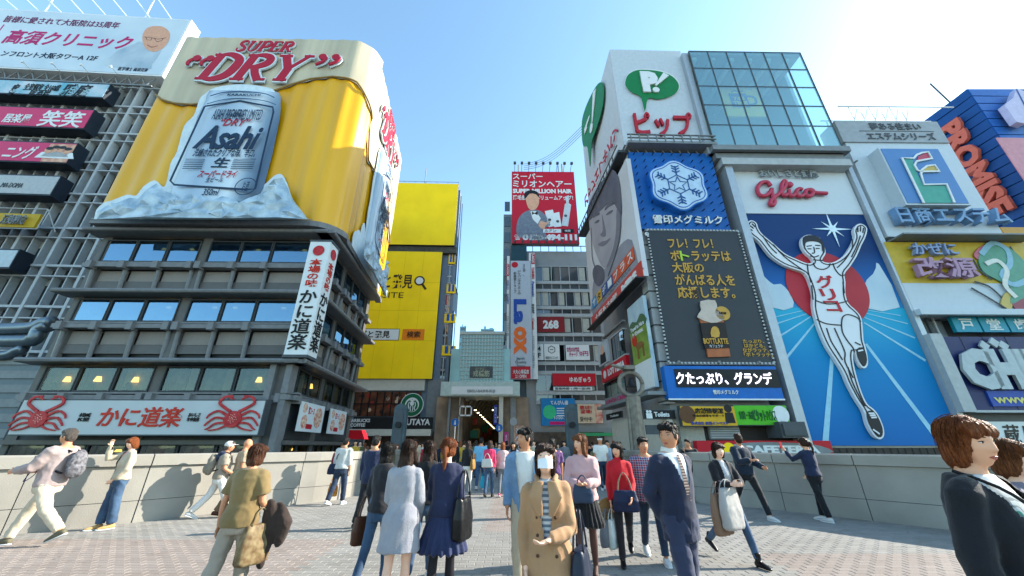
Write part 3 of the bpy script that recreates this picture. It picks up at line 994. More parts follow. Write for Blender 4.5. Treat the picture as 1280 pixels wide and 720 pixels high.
# top, base and back
ring = [spath(tot*i/60)[0] for i in range(61)]
bk = BP.pt(uLb); e_ = ring[-1]
ring += [(bk[0]+1, e_[1]), ]
v = [(x-bx, y-by, zt0-zb0) for x, y in ring]+[(x-bx, y-by, -.0) for x, y in ring]
n = len(ring)
f = [tuple(range(n)), tuple(range(2*n-1, n-1, -1))]+[(n-2, n-1, 2*n-1, 2*n-2), (n-1, 0, n, 2*n-1)]
link('casing', arrays_mesh('casing', v, f), m_foam, broot)
v, f = [], []
for i in range(61):
    (x, y), nn = spath(tot*i/60)
    for o_, z_ in ((-.3, -.35), (.18, -.35), (.2, -.12), (.2, 0), (-.3, 0)):
        v.append((x-bx+nn[0]*o_, y-by+nn[1]*o_, z_))
for i in range(60):
    for j in range(5):
        f.append((i*5+j, (i+1)*5+j, (i+1)*5+(j+1) % 5, i*5+(j+1) % 5))
f += [(0, 1, 2, 3, 4), tuple(300+q for q in (4, 3, 2, 1, 0))]
link('base_ledge', arrays_mesh('base_ledge', v, f), m_trim, broot)

m_ice = mat('printed_ice', '#7e97ab', .4, hex2='#b7c9d4', scale=1.6, spec=.6)
def ice(name, parent, out, y, seed):
    """crumpled facets inside an outline"""
    from mathutils.geometry import delaunay_2d_cdt
    rnd = random.Random(seed)
    xs = [p[0] for p in out]; zs = [p[1] for p in out]
    n = len(out)
    pts = [Vector(p) for p in out]
    area = (max(xs)-min(xs))*(max(zs)-min(zs))
    for _ in range(int(area*7)):
        pts.append(Vector((rnd.uniform(min(xs), max(xs)), rnd.uniform(min(zs), max(zs)))))
    vc, _, fc, *_r = delaunay_2d_cdt(pts, [], [list(range(n))], 1, 1e-4)
    orig = set(tuple(round(c, 4) for c in p) for p in out)
    v = []
    for p in vc:
        edge = tuple(round(c, 4) for c in p) in orig
        v.append((p[0], y-.05-(0 if edge else rnd.uniform(0, .28)), p[1]))
    return link(name, arrays_mesh(name, v, [tuple(q) for q in fc]), m_ice, parent)

def can_print():
    m = bpy.data.materials.new('printed_can'); m.use_nodes = True; t = m.node_tree; p = t.nodes['Principled BSDF']
    p.inputs['Roughness'].default_value = .4; p.inputs['Metallic'].default_value = .15
    tc = t.nodes.new('ShaderNodeTexCoord'); sp = t.nodes.new('ShaderNodeSeparateXYZ'); mr = t.nodes.new('ShaderNodeMapRange'); r = t.nodes.new('ShaderNodeValToRGB')
    mr.inputs[1].default_value = BP.uz(225, 190)[0]; mr.inputs[2].default_value = BP.uz(341, 190)[0]
    t.links.new(tc.outputs['Object'], sp.inputs[0]); t.links.new(sp.outputs[0], mr.inputs[0]); t.links.new(mr.outputs[0], r.inputs[0]); t.links.new(r.outputs[0], p.inputs['Base Color'])
    e = r.color_ramp.elements; e[0].color = (*lin('#4f677f'), 1); e[1].color = (*lin('#4a6078'), 1)
    for a, c in ((.1, '#8199ae'), (.2, '#b9c7d2'), (.42, '#93a8ba'), (.6, '#a9bac8'), (.78, '#cdd7de'), (.9, '#7d94a8')):
        q = e.new(a); q.color = (*lin(c), 1)
    return m
def can_front():
    """everything printed proud of the front, as a Thing-like holder on the front plane"""
    T = Thing.__new__(Thing)
    T.pl = BP; T.u, T.z = 0, zb0
    T.o = empty('tmp', (0, 0, 0))
    before = set(o.name for o in bpy.data.objects)
    y0 = -.35
    word(T.o, 'SUPER', *T.r((292, 63), (370, 52), .35), -.2, m_crim, m_cutedge, .1)
    x0, x1, z0, z1 = T.r((243, 99.5), (388, 70), .35)
    word(T.o, 'DRY', x0, x1, z0, z1, -.25, m_crim, m_cutedge, .12)
    for ch, a in (('"', (224, 86)), ('\u201d', (383, 86))):
        xx, zz = T.p(*a, .35)
        h = z1-z0
        for grow, mm, yy, nm in ((.08, m_cutedge, -.25, 'lettering_outline'), (0, m_crim, -.37, 'lettering')):
            mb = MB(); serif(ch, xx, zz-h*.45, h, mb, yy, .06, grow)
            mb.build(nm, mm, T.o)
    # white cut-out board behind can and ice
    board = [(119, 274), (119.5, 270), (122, 262), (131, 254), (141, 251), (160, 244), (171, 245), (180, 234), (194, 226), (204, 234), (209, 229), (214, 205), (222, 190), (231, 158), (243, 145), (250, 125), (257, 118), (270, 110), (300, 106), (330, 109), (345, 116), (347, 140), (341, 190), (328, 225), (330, 232), (344, 220), (353, 219), (360, 232), (366, 249), (379, 266), (383, 272), (384, 274), (380, 274.5), (250, 274.5), (124, 274.5)]
    T.art('cutout_board', m_cutedge, board, -.2, .05, 3)
    # can: relief swept across its width
    rowsC = [((261, 113.5), (345, 119)), ((257, 119), (348, 125)), ((256, 125), (348, 131)), ((250, 136), (348, 142)), ((245, 146), (347, 152)), ((238, 168), (343, 172)), ((230, 192), (338, 196)), ((220, 218), (331, 222)), ((212, 236), (326, 241)), ((211, 243), (322, 248)), ((217, 250), (314, 256))]
    v, f = [], []
    M_ = 24
    for (l, r) in rowsC:
        xa, za = T.p(*l, .35); xb, zb = T.p(*r, .35)
        za = zb = (za+zb)/2
        for j in range(M_+1):
            t_ = j/M_*2-1
            v.append(((xa+xb)/2+(xb-xa)/2*t_, -.26-.55*math.sqrt(max(0, 1-t_*t_)), za-.55*math.sqrt(max(0, 1-t_*t_))+.25))
    for i in range(len(rowsC)-1):
        for j in range(M_):
            k = i*(M_+1)+j
            f.append((k+M_+1, k+M_+2, k+1, k))
    f.append(tuple(range(M_+1)))
    link('beer_can', arrays_mesh('beer_can', v, f, True), can_print(), T.o)
    yc = -.84
    fr = MB()
    outl = [(256, 133), (300, 126), (341, 134), (342, 140), (319, 236), (308, 237), (218, 231), (213, 226)]
    P = [T.p(a, b, .84) for a, b in outl]
    fr.stroke(P+[P[0]], .12, yc, .02)
    fr.build('label_border', m_nvy, T.o)
    rim = MB(); rim.stroke(smooth_curve([T.p(a, b, .84) for a, b in ((263, 120), (280, 115.5), (303, 114.5), (330, 117), (343, 122))], 5, False), .07, yc, .02)
    rim.stroke(smooth_curve([T.p(a, b, .84) for a, b in ((259, 130), (280, 124.5), (303, 123), (330, 126), (345, 131))], 5, False), .05, yc, .02)
    rim.build('can_rim', m_silver2, T.o)
    T.text('KARAKUCHI', (284, 119.5), (326, 117.5), yc, m_nvy, th=.01, bold=.01)
    T.text('ASAHI BREWERIES LIMITED', (264, 149), (330, 137), yc, m_nvy, th=.01)
    T.text('ASAHI\nDRAFT BEER', (286, 145.5), (306, 140.5), yc, m_nvy, th=.01)
    T.text('“DRY”', (274, 157), (314, 149), yc, m_crim, th=.01, shear=.3, bold=.01)
    T.text('Asahi', (240, 186), (331, 158), yc, m_nvy, th=.03, bold=.022, shear=.25, space=.95)
    T.text('洗練されたクリアな味、辛口。', (240, 195.5), (321, 186.5), yc, m_nvy, th=.01, bold=.01, shear=.2)
    T.text('生', (263, 209), (289, 197), yc, m_nvy, th=.01, bold=.03, shear=.15)
    T.text('スーパードライ', (246, 221.5), (298, 213), yc, m_crim, th=.01, bold=.03, shear=.2)
    T.text('生ビール', (256, 227.5), (280, 221.5), yc, m_nvy, th=.01, shear=.2)
    T.text('350ml', (252, 244), (275, 236), yc, m_nvy, th=.01, shear=.15)
    T.text('お酒', (301, 239), (313, 227), yc, m_nvy, th=.01, shear=.1)
    ax, az = T.p(307, 233, .84)
    rg = MB(); rg.stroke([(ax+.62*math.cos(a*.262), az+.62*math.sin(a*.262)) for a in range(25)], .05, yc, .01)
    for (lx, rx) in ((232, 256), (292, 320)):
        for i in range(6):
            P = [T.p(lx-i*.8, 199+i*2.3, .84), T.p(rx-i*.8, 199+i*2.3, .84)]
            rg.stroke(P, .045, yc, .01)
    rg.build('fine_print', m_nvy, T.o)
    ice('ice_pile', T.o, [T.p(a, b, 1.0) for a, b in ((119, 273), (122, 262), (133, 255), (143, 253), (160, 246), (171, 247), (181, 236), (194, 228), (204, 237), (211, 240), (222, 247), (236, 240), (250, 243), (262, 250), (276, 244), (290, 246), (297, 252), (310, 246), (325, 241), (334, 230), (345, 222), (352, 221), (358, 232), (364, 250), (382, 273))], -.86, 3)
    new = [o for o in bpy.data.objects if o.name not in before]
    return T.o, new
hold, new = can_front()
side_objs = []
for o in new:
    o.parent = broot
    o.rotation_euler = (0, 0, BP.yaw)
    o.location = (0, 0, 0)
    c = o.copy(); C.objects.link(c); c.parent = broot
    c.rotation_euler = (0, 0, SP.yaw)
    # the front design is centred on local x about uc; seat it on the middle of the side
    uc = BP.uz(290, 180)[0]
    ks = .68
    c.scale = (ks, 1, 1)
    q = SP.pt(6.9-uc*ks)
    c.location = (q[0]-bx, q[1]-by, 0)
bpy.data.objects.remove(hold)

# ================================================================ yellow billboard building
YP = Plane(*[ray(553, 400)[i]/ray(553, 400)[1]*44 for i in (0, 1)], 1.8)
m_bs = mat('blue_grey_cladding', '#6b7888', .5, var=.1)
m_yel = mat('billboard_yellow', '#ffd500', .5, hex2='#f0c600', scale=.35)
t = Thing(YP.off(-.6), 'shop_building', 'tall building with yellow billboards, blue and yellow window strips and a cafe at street level', 'building', 553, 473, z=0)
ub = t.p(572, 300)[0]; ut = YP.off(-.6).uz(572, 236)[1]
ul = t.p(440, 400)[0]
MB().box(ul-2, ub-.1, .3, 5, 0, ut).build('wall', m_bs, t.o)
for i in range(10):
    if i % 5 < 2: MB().box(ub-.1, ub+.02, 1+(i % 5)*1.9, 2.2+(i % 5)*1.9, 3+(i//5)*ut/2, ut/2*(1+i//5)-.5).build('window_strip', GLd, t.o)
for k, (ya, yb) in enumerate(((329, 317), (366, 355), (403, 392), (444, 432))):
    x0, z0 = t.p(554, ya); x1, z1 = t.p(569.5, yb)
    x0 = t.p(552, 440)[0]
    box('yellow_panel', m_yel, t.o, x0, x1, .1, .3, z0, z1)
    for q in (.22, .62):
        box('blue_window', blue_p, t.o, x0+(x1-x0)*q, x0+(x1-x0)*(q+.24), .03, .1, z0+.25, z1-.05)
for ya, yb in ((344, 332), (353, 346), (381, 368), (390, 383), (418, 405), (431, 420), (461, 447), (473, 463)):
    x0 = t.p(552, 440)[0]; z0 = t.p(560, ya)[1]; z1 = t.p(560, yb)[1]; x1 = ub-.5
    fo = MB().box(x0, x1, .12, .3, z0-.12, z0).box(x0, x1, .12, .3, z1, z1+.12).box((x0+x1)/2-.05, (x0+x1)/2+.05, .1, .3, z0, z1).build('window', grey_l, t.o)
    box('pane', GL, fo, x0, x1, .2, .28, z0, z1)
# street level
for (lb, rt, m, nm, y0, y1) in (((440, 488), (532, 474), offwhite, 'fascia', -.2, .3), ((440, 520), (527, 490), None, 'cafe_window', -.1, .3),
                                ((530, 540), (556, 474), grey_m, 'pier', -.1, .3), ((440, 545), (541, 537), offwhite, 'canopy', -1.2, .3)):
    x0, x1, z0, z1 = t.r(lb, rt)
    if m is None:
        m = mat('cafe_interior', '#3b2a24', .3, hex2='#7d4a33', scale=.9)
        fo = box(nm, m, t.o, x0, x1, y0+.2, y1, z0, z1)
        n = 9
        for i in range(n):
            box('frame', black, fo, x0+(x1-x0)*i/n-.04, x0+(x1-x0)*i/n+.04, y0, y0+.2, z0, z1)
        box('frame', black, fo, x0, x1, y0, y0+.2, (z0+z1)/2-.05, (z0+z1)/2+.05)
        for i in range(14):
            MB().disc(random.uniform(x0, x1), random.uniform(z0+.3, z1-.4), .22, y0+.2, .05, 10).build('diner', mat('cafe_guest_%d' % (i % 3), ('#a03428', '#c9a890', '#2c2426')[i % 3], .8), fo)
    else:
        box(nm, m, t.o, x0, x1, y0, y1, z0, z1)
x0, x1, z0, z1 = t.r((450, 575), (556, 545))
box('shopfront', mat('shop_dark', '#1c1715', .4, hex2='#4a3428', scale=1.5), t.o, x0, x1, .05, .3, 0, z1)
# signs of this building
t = Thing(YP, 'yellow_billboard', 'blank bright yellow billboard, upper one beside the beer sign', 'billboard', 573, 305)
x0, x1, z0, z1 = t.r((471, 305), (573, 230)); x0 -= 6
box('casing', grey_d, t.o, x0, x1+.02, .05, .6, z0-.02, z1+.02); box('face', m_yel, t.o, x0, x1, 0, .05, z0, z1)
rl = MB()
for i in range(14): rl.tube([(x1-i*1.6, .5, z1), (x1-i*1.6, .5, z1+.7)], .04, 5)
rl.tube([(x0, .5, z1+.7), (x1, .5, z1+.7)], .04, 5).tube([(x1-5, .5, z1), (x1-5, .5, z1+3.2)], .06, 5).build('roof_rail', grey_m, t.o)
bx2 = box('walkway', mat('walkway', '#47453d', .7, var=.3, scale=2), t.o, x0, t.p(571, 300)[0], .3, 1.2, t.p(500, 314)[1], z0-.1)
t = Thing(YP, 'yellow_billboard', 'large yellow billboard with dark lettering, magnifier mark and an orange search button', 'billboard', 553, 473)
x0, x1, z0, z1 = t.r((446, 473), (553, 315)); x0 -= 6
box('casing', grey_d, t.o, x0, x1+.02, .05, .6, z0-.02, z1+.02); box('face', m_yel, t.o, x0, x1, 0, .05, z0, z1)
brn = mat('dark_brown_print', '#3a2614', .6)
for q_ in (.27, .5, .73): box('panel_seam', mat('seam_yellow', '#cdb000', .6), t.o, x0, x1, -.012, 0, z0+(z1-z0)*q_, z0+(z1-z0)*q_+.035)
for q_ in (1, 2, 3, 4): box('panel_seam', mat('seam_yellow', '#cdb000', .6), t.o, x1-q_*2.4, x1-q_*2.4+.03, -.01, 0, z0, z1)
t.text('まちごと発見', (438, 360), (517, 343), -.01, brn, bold=.02)
t.text('大阪T-SITE', (433, 372.5), (505, 364), -.01, brn)
cx_, cz_ = t.p(524.5, 351)
MB().disc(cx_, cz_, .68, -.0, .02).stroke([(cx_+.4, cz_-.5), (cx_+.9, cz_-1.2)], .3, 0, .02).build('magnifier', brn, t.o)
MB().disc(cx_, cz_, .48, -.02, .02).build('magnifier_lens', white, t.o)
t.panel('search_box_frame', brn, (420, 425), (500, 411), -.02, 0); t.panel('search_box', white, (420, 424.3), (499.3, 411.8), -.04, -.02)
t.text('まちごと発見', (430, 422), (488, 413.5), -.045, black, bold=.02)
orange = mat('button_orange', '#e07a10', .5)
t.panel('search_button', orange, (502, 425), (531, 411.5), -.03, 0)
t.text('検索', (508, 422), (526, 414), -.035, brn, bold=.02)

t = Thing(YP.off(.3), 'shop_sign', 'dark fascia sign with white bookshop and cafe lettering at street level', 'sign', 541, 536)
t.panel('face', black, (440, 536), (541, 521.5), 0, .3)
t.text('STARBUCKS\nCOFFEE', (432, 533.5), (463, 523.5), -.01, white, bold=.03)
t.text('TSUTAYA', (498, 531.5), (538, 523.5), -.01, white, bold=.03)
t = Thing(YP.off(.5), 'round_sign', 'round green and white cafe emblem on the window of the corner cafe', 'sign', 515, 518)
cx_, cz_ = t.p(515, 506)
gr = mat('emblem_green', '#0b5c3a', .5)
MB().disc(cx_, cz_, 1.28, .1, .1, 40).build('rim', white, t.o)
MB().disc(cx_, cz_, 1.2, 0, .02, 40).build('ring', gr, t.o)
MB().disc(cx_, cz_, .78, -.02, .02, 40).build('inner_disc', white, t.o)
lg = MB().disc(cx_, cz_-.08, .66, -.04, .02, 30)
lg.build('emblem_field', gr, t.o)
lg = MB().disc(cx_, cz_+.15, .22, -.06, .02, 20, .28).poly([(cx_-.28, cz_+.42), (cx_-.15, cz_+.6), (cx_, cz_+.5), (cx_+.15, cz_+.6), (cx_+.28, cz_+.42)], -.06, .02)
for s_ in (-1, 1):
    lg.stroke(smooth_curve([(cx_+.3*s_, cz_+.3), (cx_+.4*s_, cz_), (cx_+.3*s_, cz_-.35), (cx_+.42*s_, cz_-.6)], 4, False), .09, -.06, .02)
    lg.stroke(smooth_curve([(cx_+.12*s_, cz_-.15), (cx_+.15*s_, cz_-.4), (cx_+.1*s_, cz_-.66)], 4, False), .09, -.06, .02)
lg.build('emblem_figure', white, t.o)
t = Thing(YP.off(.4), 'shop_sign', 'small square turquoise sign beside the bookshop sign', 'sign', 564, 540)
t.panel('face', mat('turquoise', '#189a98', .5), (543, 540), (564, 521), 0, .3)
t.text('TSUTAYA\nEBISUBASHI', (545, 533), (561, 526), -.01, white)
t = Thing(Plane(YP.x0, 38, 0), 'awning', 'small red shop awning at the foot of the crab restaurant', 'awning', 450, 548)
x0, x1, z0, z1 = t.r((438, 549), (462, 538))
MB().poly([(x0, z0), (x1, z0), (x1-.4, z1), (x0, z1)], 0, 1.0).build('canopy', red_p, t.o)
box('post', grey_d, t.o, x1-.5, x1-.4, .0, .1, -t.z, z0)
box('stall', mat('stall_goods', '#8a3b22', .8, hex2='#d8b48a', scale=6), t.o, x0, x1-.3, 0, .8, -t.z, z0-.9)

# ================================================================ arcade gate
AP = Plane(*[ray(602, 480)[i]/ray(602, 480)[1]*42.5 for i in (0, 1)], 0)
t = Thing(AP, 'arcade_gate', 'tall arcade entrance gate with green glass grid tower over a white canopy sign', 'gate', 602, 560, z=0)
x0, x1, z0, z1 = t.r((574, 478), (629, 418))
m_gg = mat('green_glass_block', '#86a3a2', .2, metal=.2, var=.15, scale=.5)
tile = mat('white_grid_bar', '#a8b3b0', .5)
box('tower_core', grey_m, t.o, x0+.1, x1-.1, .35, 6, z0-.5, z1-.1)
n, mrows = 14, 13
pm = arrays_mesh('pane', *(lambda b: (b.v, b.f))(MB().box(.04, (x1-x0)/n-.04, .1, .34, .04, (z1-z0)/mrows-.04)))
bars = MB()
for j in range(mrows):
    for i in range(n):
        bow = 0
        link('pane', pm, m_gg if not pm.materials else None, t.o, (x0+(x1-x0)*i/n, bow, z0+(z1-z0)*j/mrows))
for i in range(n+1): bars.box(x0+(x1-x0)*i/n-.035, x0+(x1-x0)*i/n+.035, .02, .33, z0, z1)
for j in range(mrows+1): bars.box(x0, x1, .0, .32, z0+(z1-z0)*j/mrows-.035, z0+(z1-z0)*j/mrows+.035)
bars.build('grid_bars', tile, t.o)
box('side_wing', m_gg, t.o, x0-1.2, x0, .5, 5, z0-.5, z1-1.6); box('side_wing', m_gg, t.o, x1, x1+1.2, .5, 5, z0-.5, z1-1.6)
MB().box(x0-.2, x1+.2, -.1, .6, z1, z1+.35).build('cornice', tile, t.o)
MB().box(x0-1.9, x1+1.9, -.6, 4, z0-1.5, z0-.01).build('canopy', mat('canopy_green', '#a9bab6', .4, var=.1), t.o)
x0, x1, z0, z1 = t.r((564, 493), (641, 483), .7)
box('sign_face', white, t.o, x0, x1, -.75, -.61, z0, z1)
t.text('EBISU-BASHI-SUJI', (584, 491.5), (619, 487), -.76, grey_m, bold=.03)
t.panel('plaque', grey_d, (587, 472), (616, 458), -.06, 0)
t.text('戎橋筋', (591, 471), (612, 463), -.07, mat('plaque_letters', '#a0a890', .5), bold=.02)
t.text('えびすばし', (594, 463), (608, 459.5), -.07, mat('plaque_letters', '#a0a890', .5))
for a, b in ((571, 575), (623, 629)):
    x0, x1, _, z1 = t.r((a, 560), (b, 495))
    box('column', offwhite, t.o, x0, x1, .2, 1.0, 0, z1)
for a, b in ((556, 563), (638, 645)):
    x0, x1, _, z1 = t.r((a, 560), (b, 495))
    box('column', grey_m, t.o, x0, x1, .5, 1.5, 0, z1)
# arcade interior running back
x0, x1, _, z1 = t.r((575, 560), (627, 495))
m_in = mat('arcade_wall', '#6a5b4e', .7, hex2='#9a8672', scale=.6)
MB().box(x0-3, x0, 1, 60, 0, z1).box(x1, x1+3, 1, 60, 0, z1).box(x0, x1, 60, 61, 0, z1+3).build('arcade_wall', m_in, t.o)
ar = MB()
for k in range(14):
    yk = 3+k*4
    P = [(x0+(x1-x0)*i/10, yk, z1-.2+2.2*math.sin(math.pi*i/10)) for i in range(11)]
    ar.tube(P, .12, 6)
ar.build('roof_rib', offwhite, t.o, kind='stuff')
for k in range(14):
    for sx in (.25, .75):
        MB().box(x0+(x1-x0)*sx-.14, x0+(x1-x0)*sx+.14, 4+k*4, 4.1+k*4, z1-1.2, z1-1.1).build('arcade_lamp', mat('arcade_light', '#ffe2b0', .5, emit=2.2), t.o)
v = []; f = []
for k in range(2):
    for i in range(11): v.append((x0+(x1-x0)*i/10, 1+k*59, z1+2.25*math.sin(math.pi*i/10)))
for i in range(10): f.append((i, i+1, 12+i, 11+i))
link('roof_glazing', arrays_mesh('roof_glazing', v, f), mat('arcade_roof', '#80827c', .5), t.o)
cols = ('#b0362c', '#28408f', '#c9a32d', '#d9d4c8', '#2e7a66', '#b0487a')
for i in range(34):
    side = i % 2
    yk = 8+random.random()*48
    zc_ = random.uniform(2.6, z1-.6)
    w_ = random.uniform(.5, 1.1); h_ = random.uniform(.6, 1.5)
    xx = x0+.02 if not side else x1-.02-w_
    MB().box(xx, xx+w_, yk, yk+.2, zc_-h_/2, zc_+h_/2).build('shop_sign', mat('arcade_sign_%d' % (i % 6), cols[i % 6], .5), t.o)
x0, x1, z0, z1 = t.r((616, 530), (622, 505), 0)
box('blue_banner', mat('banner_blue', '#20309a', .5), t.o, x0, x1, 1.2, 1.4, z0, z1)
text(t.o, '歓迎大売出', x0+.1, x1-.1, z0+.2, z1-.2, 1.2, white, .02, vert=True)
x0, x1, z0, z1 = t.r((573, 520), (590, 507), 0)
MB().box(x0, x1, .2, .3, z0, z0+.15).box(x0, x1, .2, .3, z1-.15, z1).box(x0, x0+.15, .2, .3, z0, z1).box(x1-.15, x1, .2, .3, z0, z1).box((x0+x1)/2-.05, (x0+x1)/2+.05, .2, .3, z0, z1).build('white_frame', white, t.o)

# distant towers over the gate
for (a, b, top, D, h, lab) in ((575, 583, 408, 150, '#6f97a8', 'pale blue distant tower top just left above the arcade gate'), (601, 618, 411, 120, '#7b929c', 'low grey rooftop with plant behind the arcade gate')):
    pl = Plane(ray(a, top)[0]/ray(a, top)[1]*D, D, 0)
    t = Thing(pl, 'distant_building', lab, 'building', a, top, z=0)
    x1_, z1_ = t.p(b, top)
    MB().box(0, x1_, 0, 12, 0, z1_).box(x1_*.2, x1_*.35, 2, 3, z1_, z1_+1.5).box(x1_*.6, x1_*.9, 2, 5, z1_, z1_+.9).build('wall', mat('far_wall', h, .5), t.o)
    for i in range(5):
        box('window_band', GL, t.o, .3, x1_-.3, -.05, 0, z1_-1.8-i*3.2, z1_-.5-i*3.2)

# ================================================================ red hair billboard building
RP = Plane(*[ray(700, 400)[i]/ray(700, 400)[1]*44 for i in (0, 1)], .6)
m_rb = mat('grey_tile_facade', '#8b8e90', .6, var=.07, scale=1)
t = Thing(RP, 'office_building', 'grey tiled office building with red billboard on its roof and shop signs in its windows', 'building', 700, 560, z=0)
xl, xr = t.p(628, 400)[0], t.p(752, 400)[0]+6
zt = t.p(700, 312)[1]
box('wall', m_rb, t.o, t.p(657, 400)[0], xr, .5, 16, 0, zt)
box('wall', mat('side_tower', '#6d7880', .6), t.o, xl, t.p(657, 400)[0], 1.2, 16, 0, t.p(640, 262)[1])
for i in range(12):
    box('window_strip', GL, t.o, xl+.15, xl+.9, 1.1, 1.25, 4+i*2.6, 5.6+i*2.6)
xa = t.p(668, 400)[0]
rows = [((332, 350), GL, 7), ((353.5, 360), grey_d, 7), ((363, 381.5), GLd, 8), ((385, 391), GLd, 7), ((396, 415), GLd, 7), ((419, 426), grey_d, 7), ((430, 451), GLd, 7), ((455, 463), grey_d, 7), ((467, 488), GLd, 7), ((492, 500), GLd, 6)]
for (a, b), m, n in rows:
    z1_, z0_ = t.p(700, a)[1], t.p(700, b)[1]
    xw = xr-7.0+.9
    wd = (xw-xa)/n
    for i in range(n):
        x_ = xa+i*wd
        fo = MB().box(x_, x_+wd, .3, .5, z0_-.1, z0_).box(x_, x_+wd, .3, .5, z1_, z1_+.1).box(x_, x_+.08, .3, .5, z0_, z1_).build('window', grey_l, t.o)
        box('pane', m, fo, x_+.08, x_+wd, .42, .5, z0_, z1_)
        if random.random() < .4 and b-a > 14:
            box('curtain', mat('curtain_pale', '#a7a79e', .8), fo, x_+.15, x_+wd*.8, .38, .41, z0_+.1, z1_-.1)
    MB().box(xa, xr, .2, .5, z0_-.45, z0_-.12).build('ledge', grey_l, t.o)
for i in range(9):
    box('roof_railing', grey_m, t.o, xa+i*1.1, xa+i*1.1+.08, .6, .7, zt, zt+.9)
box('roof_railing', grey_m, t.o, xa, xr, .6, .7, zt+.85, zt+.95)
x0, x1, _, z1_ = t.r((668, 545), (752, 502))
box('shopfront', mat('shop_dark2', '#2a2522', .4, hex2='#5a4c40', scale=1.2), t.o, x0, x1, .2, .5, 0, t.p(700, 540)[1])
box('canopy', mat('green_strip', '#2e8a5c', .5), t.o, t.p(722, 540)[0], xr, -.3, .3, t.p(700, 545)[1], t.p(700, 541)[1])

def flat_sign(pl, name, lab, cat, lb, rt, m, th=.2, texts=(), group=None, frame=None):
    t = Thing(pl, name, lab, cat, lb[0], lb[1], group)
    x0, x1, z0, z1 = t.r(lb, rt)
    box('casing', frame or grey_d, t.o, x0-.03, x1+.03, .02, th+.02, z0-.03, z1+.03)
    box('face', m, t.o, x0, x1, 0, .02, z0, z1)
    for (s_, a, b, mm, kw) in texts:
        t.text(s_, a, b, -.01, mm, **kw)
    return t
m_rd = mat('hair_board_red', '#b2122c', .5, var=.03)
t = flat_sign(RP.off(.6), 'roof_billboard', 'red hair product billboard with white lettering and a printed man in tuxedo', 'billboard', (640, 304), (717, 215), m_rd, .8, (
    ('スーパー', (641, 224), (678, 217), white, dict(bold=.018)), ('ミリオンヘアー', (641, 234), (714, 226), white, dict(bold=.018)),
    ('SUPER MILLION HAIR', (641, 241.5), (715, 236.5), white, dict(bold=.05)), ('薄毛部分のボリュームアップ！', (641, 250), (716, 244.5), white, dict(bold=.018)),
    ('0120-494-111', (653, 300.5), (721, 293), white, dict(bold=.06, space=.9)), ('☎', (643, 300), (651, 293), white, {})))
tux = mat('printed_tuxedo', '#6a7280', .6, var=.2)
t.art('printed_suit', tux, [(646, 293), (646, 280), (650, 270), (658, 264), (666, 262), (676, 264), (684, 272), (688, 282), (680, 286), (683, 300), (655, 298)], -.02, .02, 3)
t.art('printed_face', skin_flat, [(657, 248), (658, 242), (665, 239), (672, 243), (674, 252), (671, 260), (665, 263), (660, 259)], -.045, .01, 3)
t.art('printed_hair', black, [(656, 249), (656, 241), (663, 237.5), (672, 240), (674, 247), (670, 243), (662, 242)], -.06, .01, 2)
t.art('printed_shirt_front', white, [(663, 264), (670, 264), (676, 273), (672, 280), (666, 274)], -.045, .01)
t.art('printed_bow_tie', black, [(665, 264), (668, 266.5), (672, 264), (672, 269), (668, 267), (665, 268.5)], -.06, .01)
t.art('printed_hand', skin_flat, [(673, 282), (676, 276), (682, 278), (687, 277), (682, 282), (680, 287)], -.045, .01, 2)
t.art('printed_box', white, [(681, 264), (691, 262), (696, 282), (686, 284)], -.03, .01)
t.art('printed_box', white, [(690, 267), (699, 265), (702, 283), (693, 284)], -.05, .01)
t.art('printed_bottle', mat('bottle_grey', '#b7bcc2', .5), [(702, 282), (706, 255), (708, 254), (706, 246), (711, 244), (711, 254), (714, 256), (710, 283)], -.05, .01)
for (a, b) in ((687, 275), (697, 277), (707, 270)):
    cx_, cz_ = t.p(a, b); MB().disc(cx_, cz_, .22, -.065, .01, 12).build('printed_dot', grey_d, t.o)
t.panel('search_box', white, (679, 291), (701, 286.5), -.05, 0); t.text('ルアン', (681, 290), (695, 287), -.055, black)
t.panel('search_button', black, (703, 291), (717, 286.5), -.05, 0); t.text('検索', (706, 290), (713, 287.2), -.055, white)
sp = MB()
x0, x1, z0, z1 = t.r((640, 304), (717, 215))
for i in range(9):
    xx = x0+.4+i*(x1-x0-.8)/8
    sp.tube([(xx, .4, z1), (xx, .2, z1+.5), (xx, -.9, z1+.75)], .04, 5).box(xx-.18, xx+.18, -1.1, -.8, z1+.6, z1+.9)
    sp.tube([(xx, .4, z0), (xx, -.8, z0-.2)], .04, 5).box(xx-.15, xx+.15, -1.0, -.75, z0-.3, z0-.05)
sp.build('spotlights', grey_d, t.o, kind='stuff')
MB().tube([(x0+1, 2, z1-1), (x0+1, 2, z1+3)], .1, 6).tube([(x1-1.3, 2, z1), (x1-1.3, 2, z1+3.2)], .12, 6).tube([(x1-1.9, 2, z1+.5), (x1-1.9, 2, z1+2.9)], .08, 6).build('mast', grey_m, t.o)

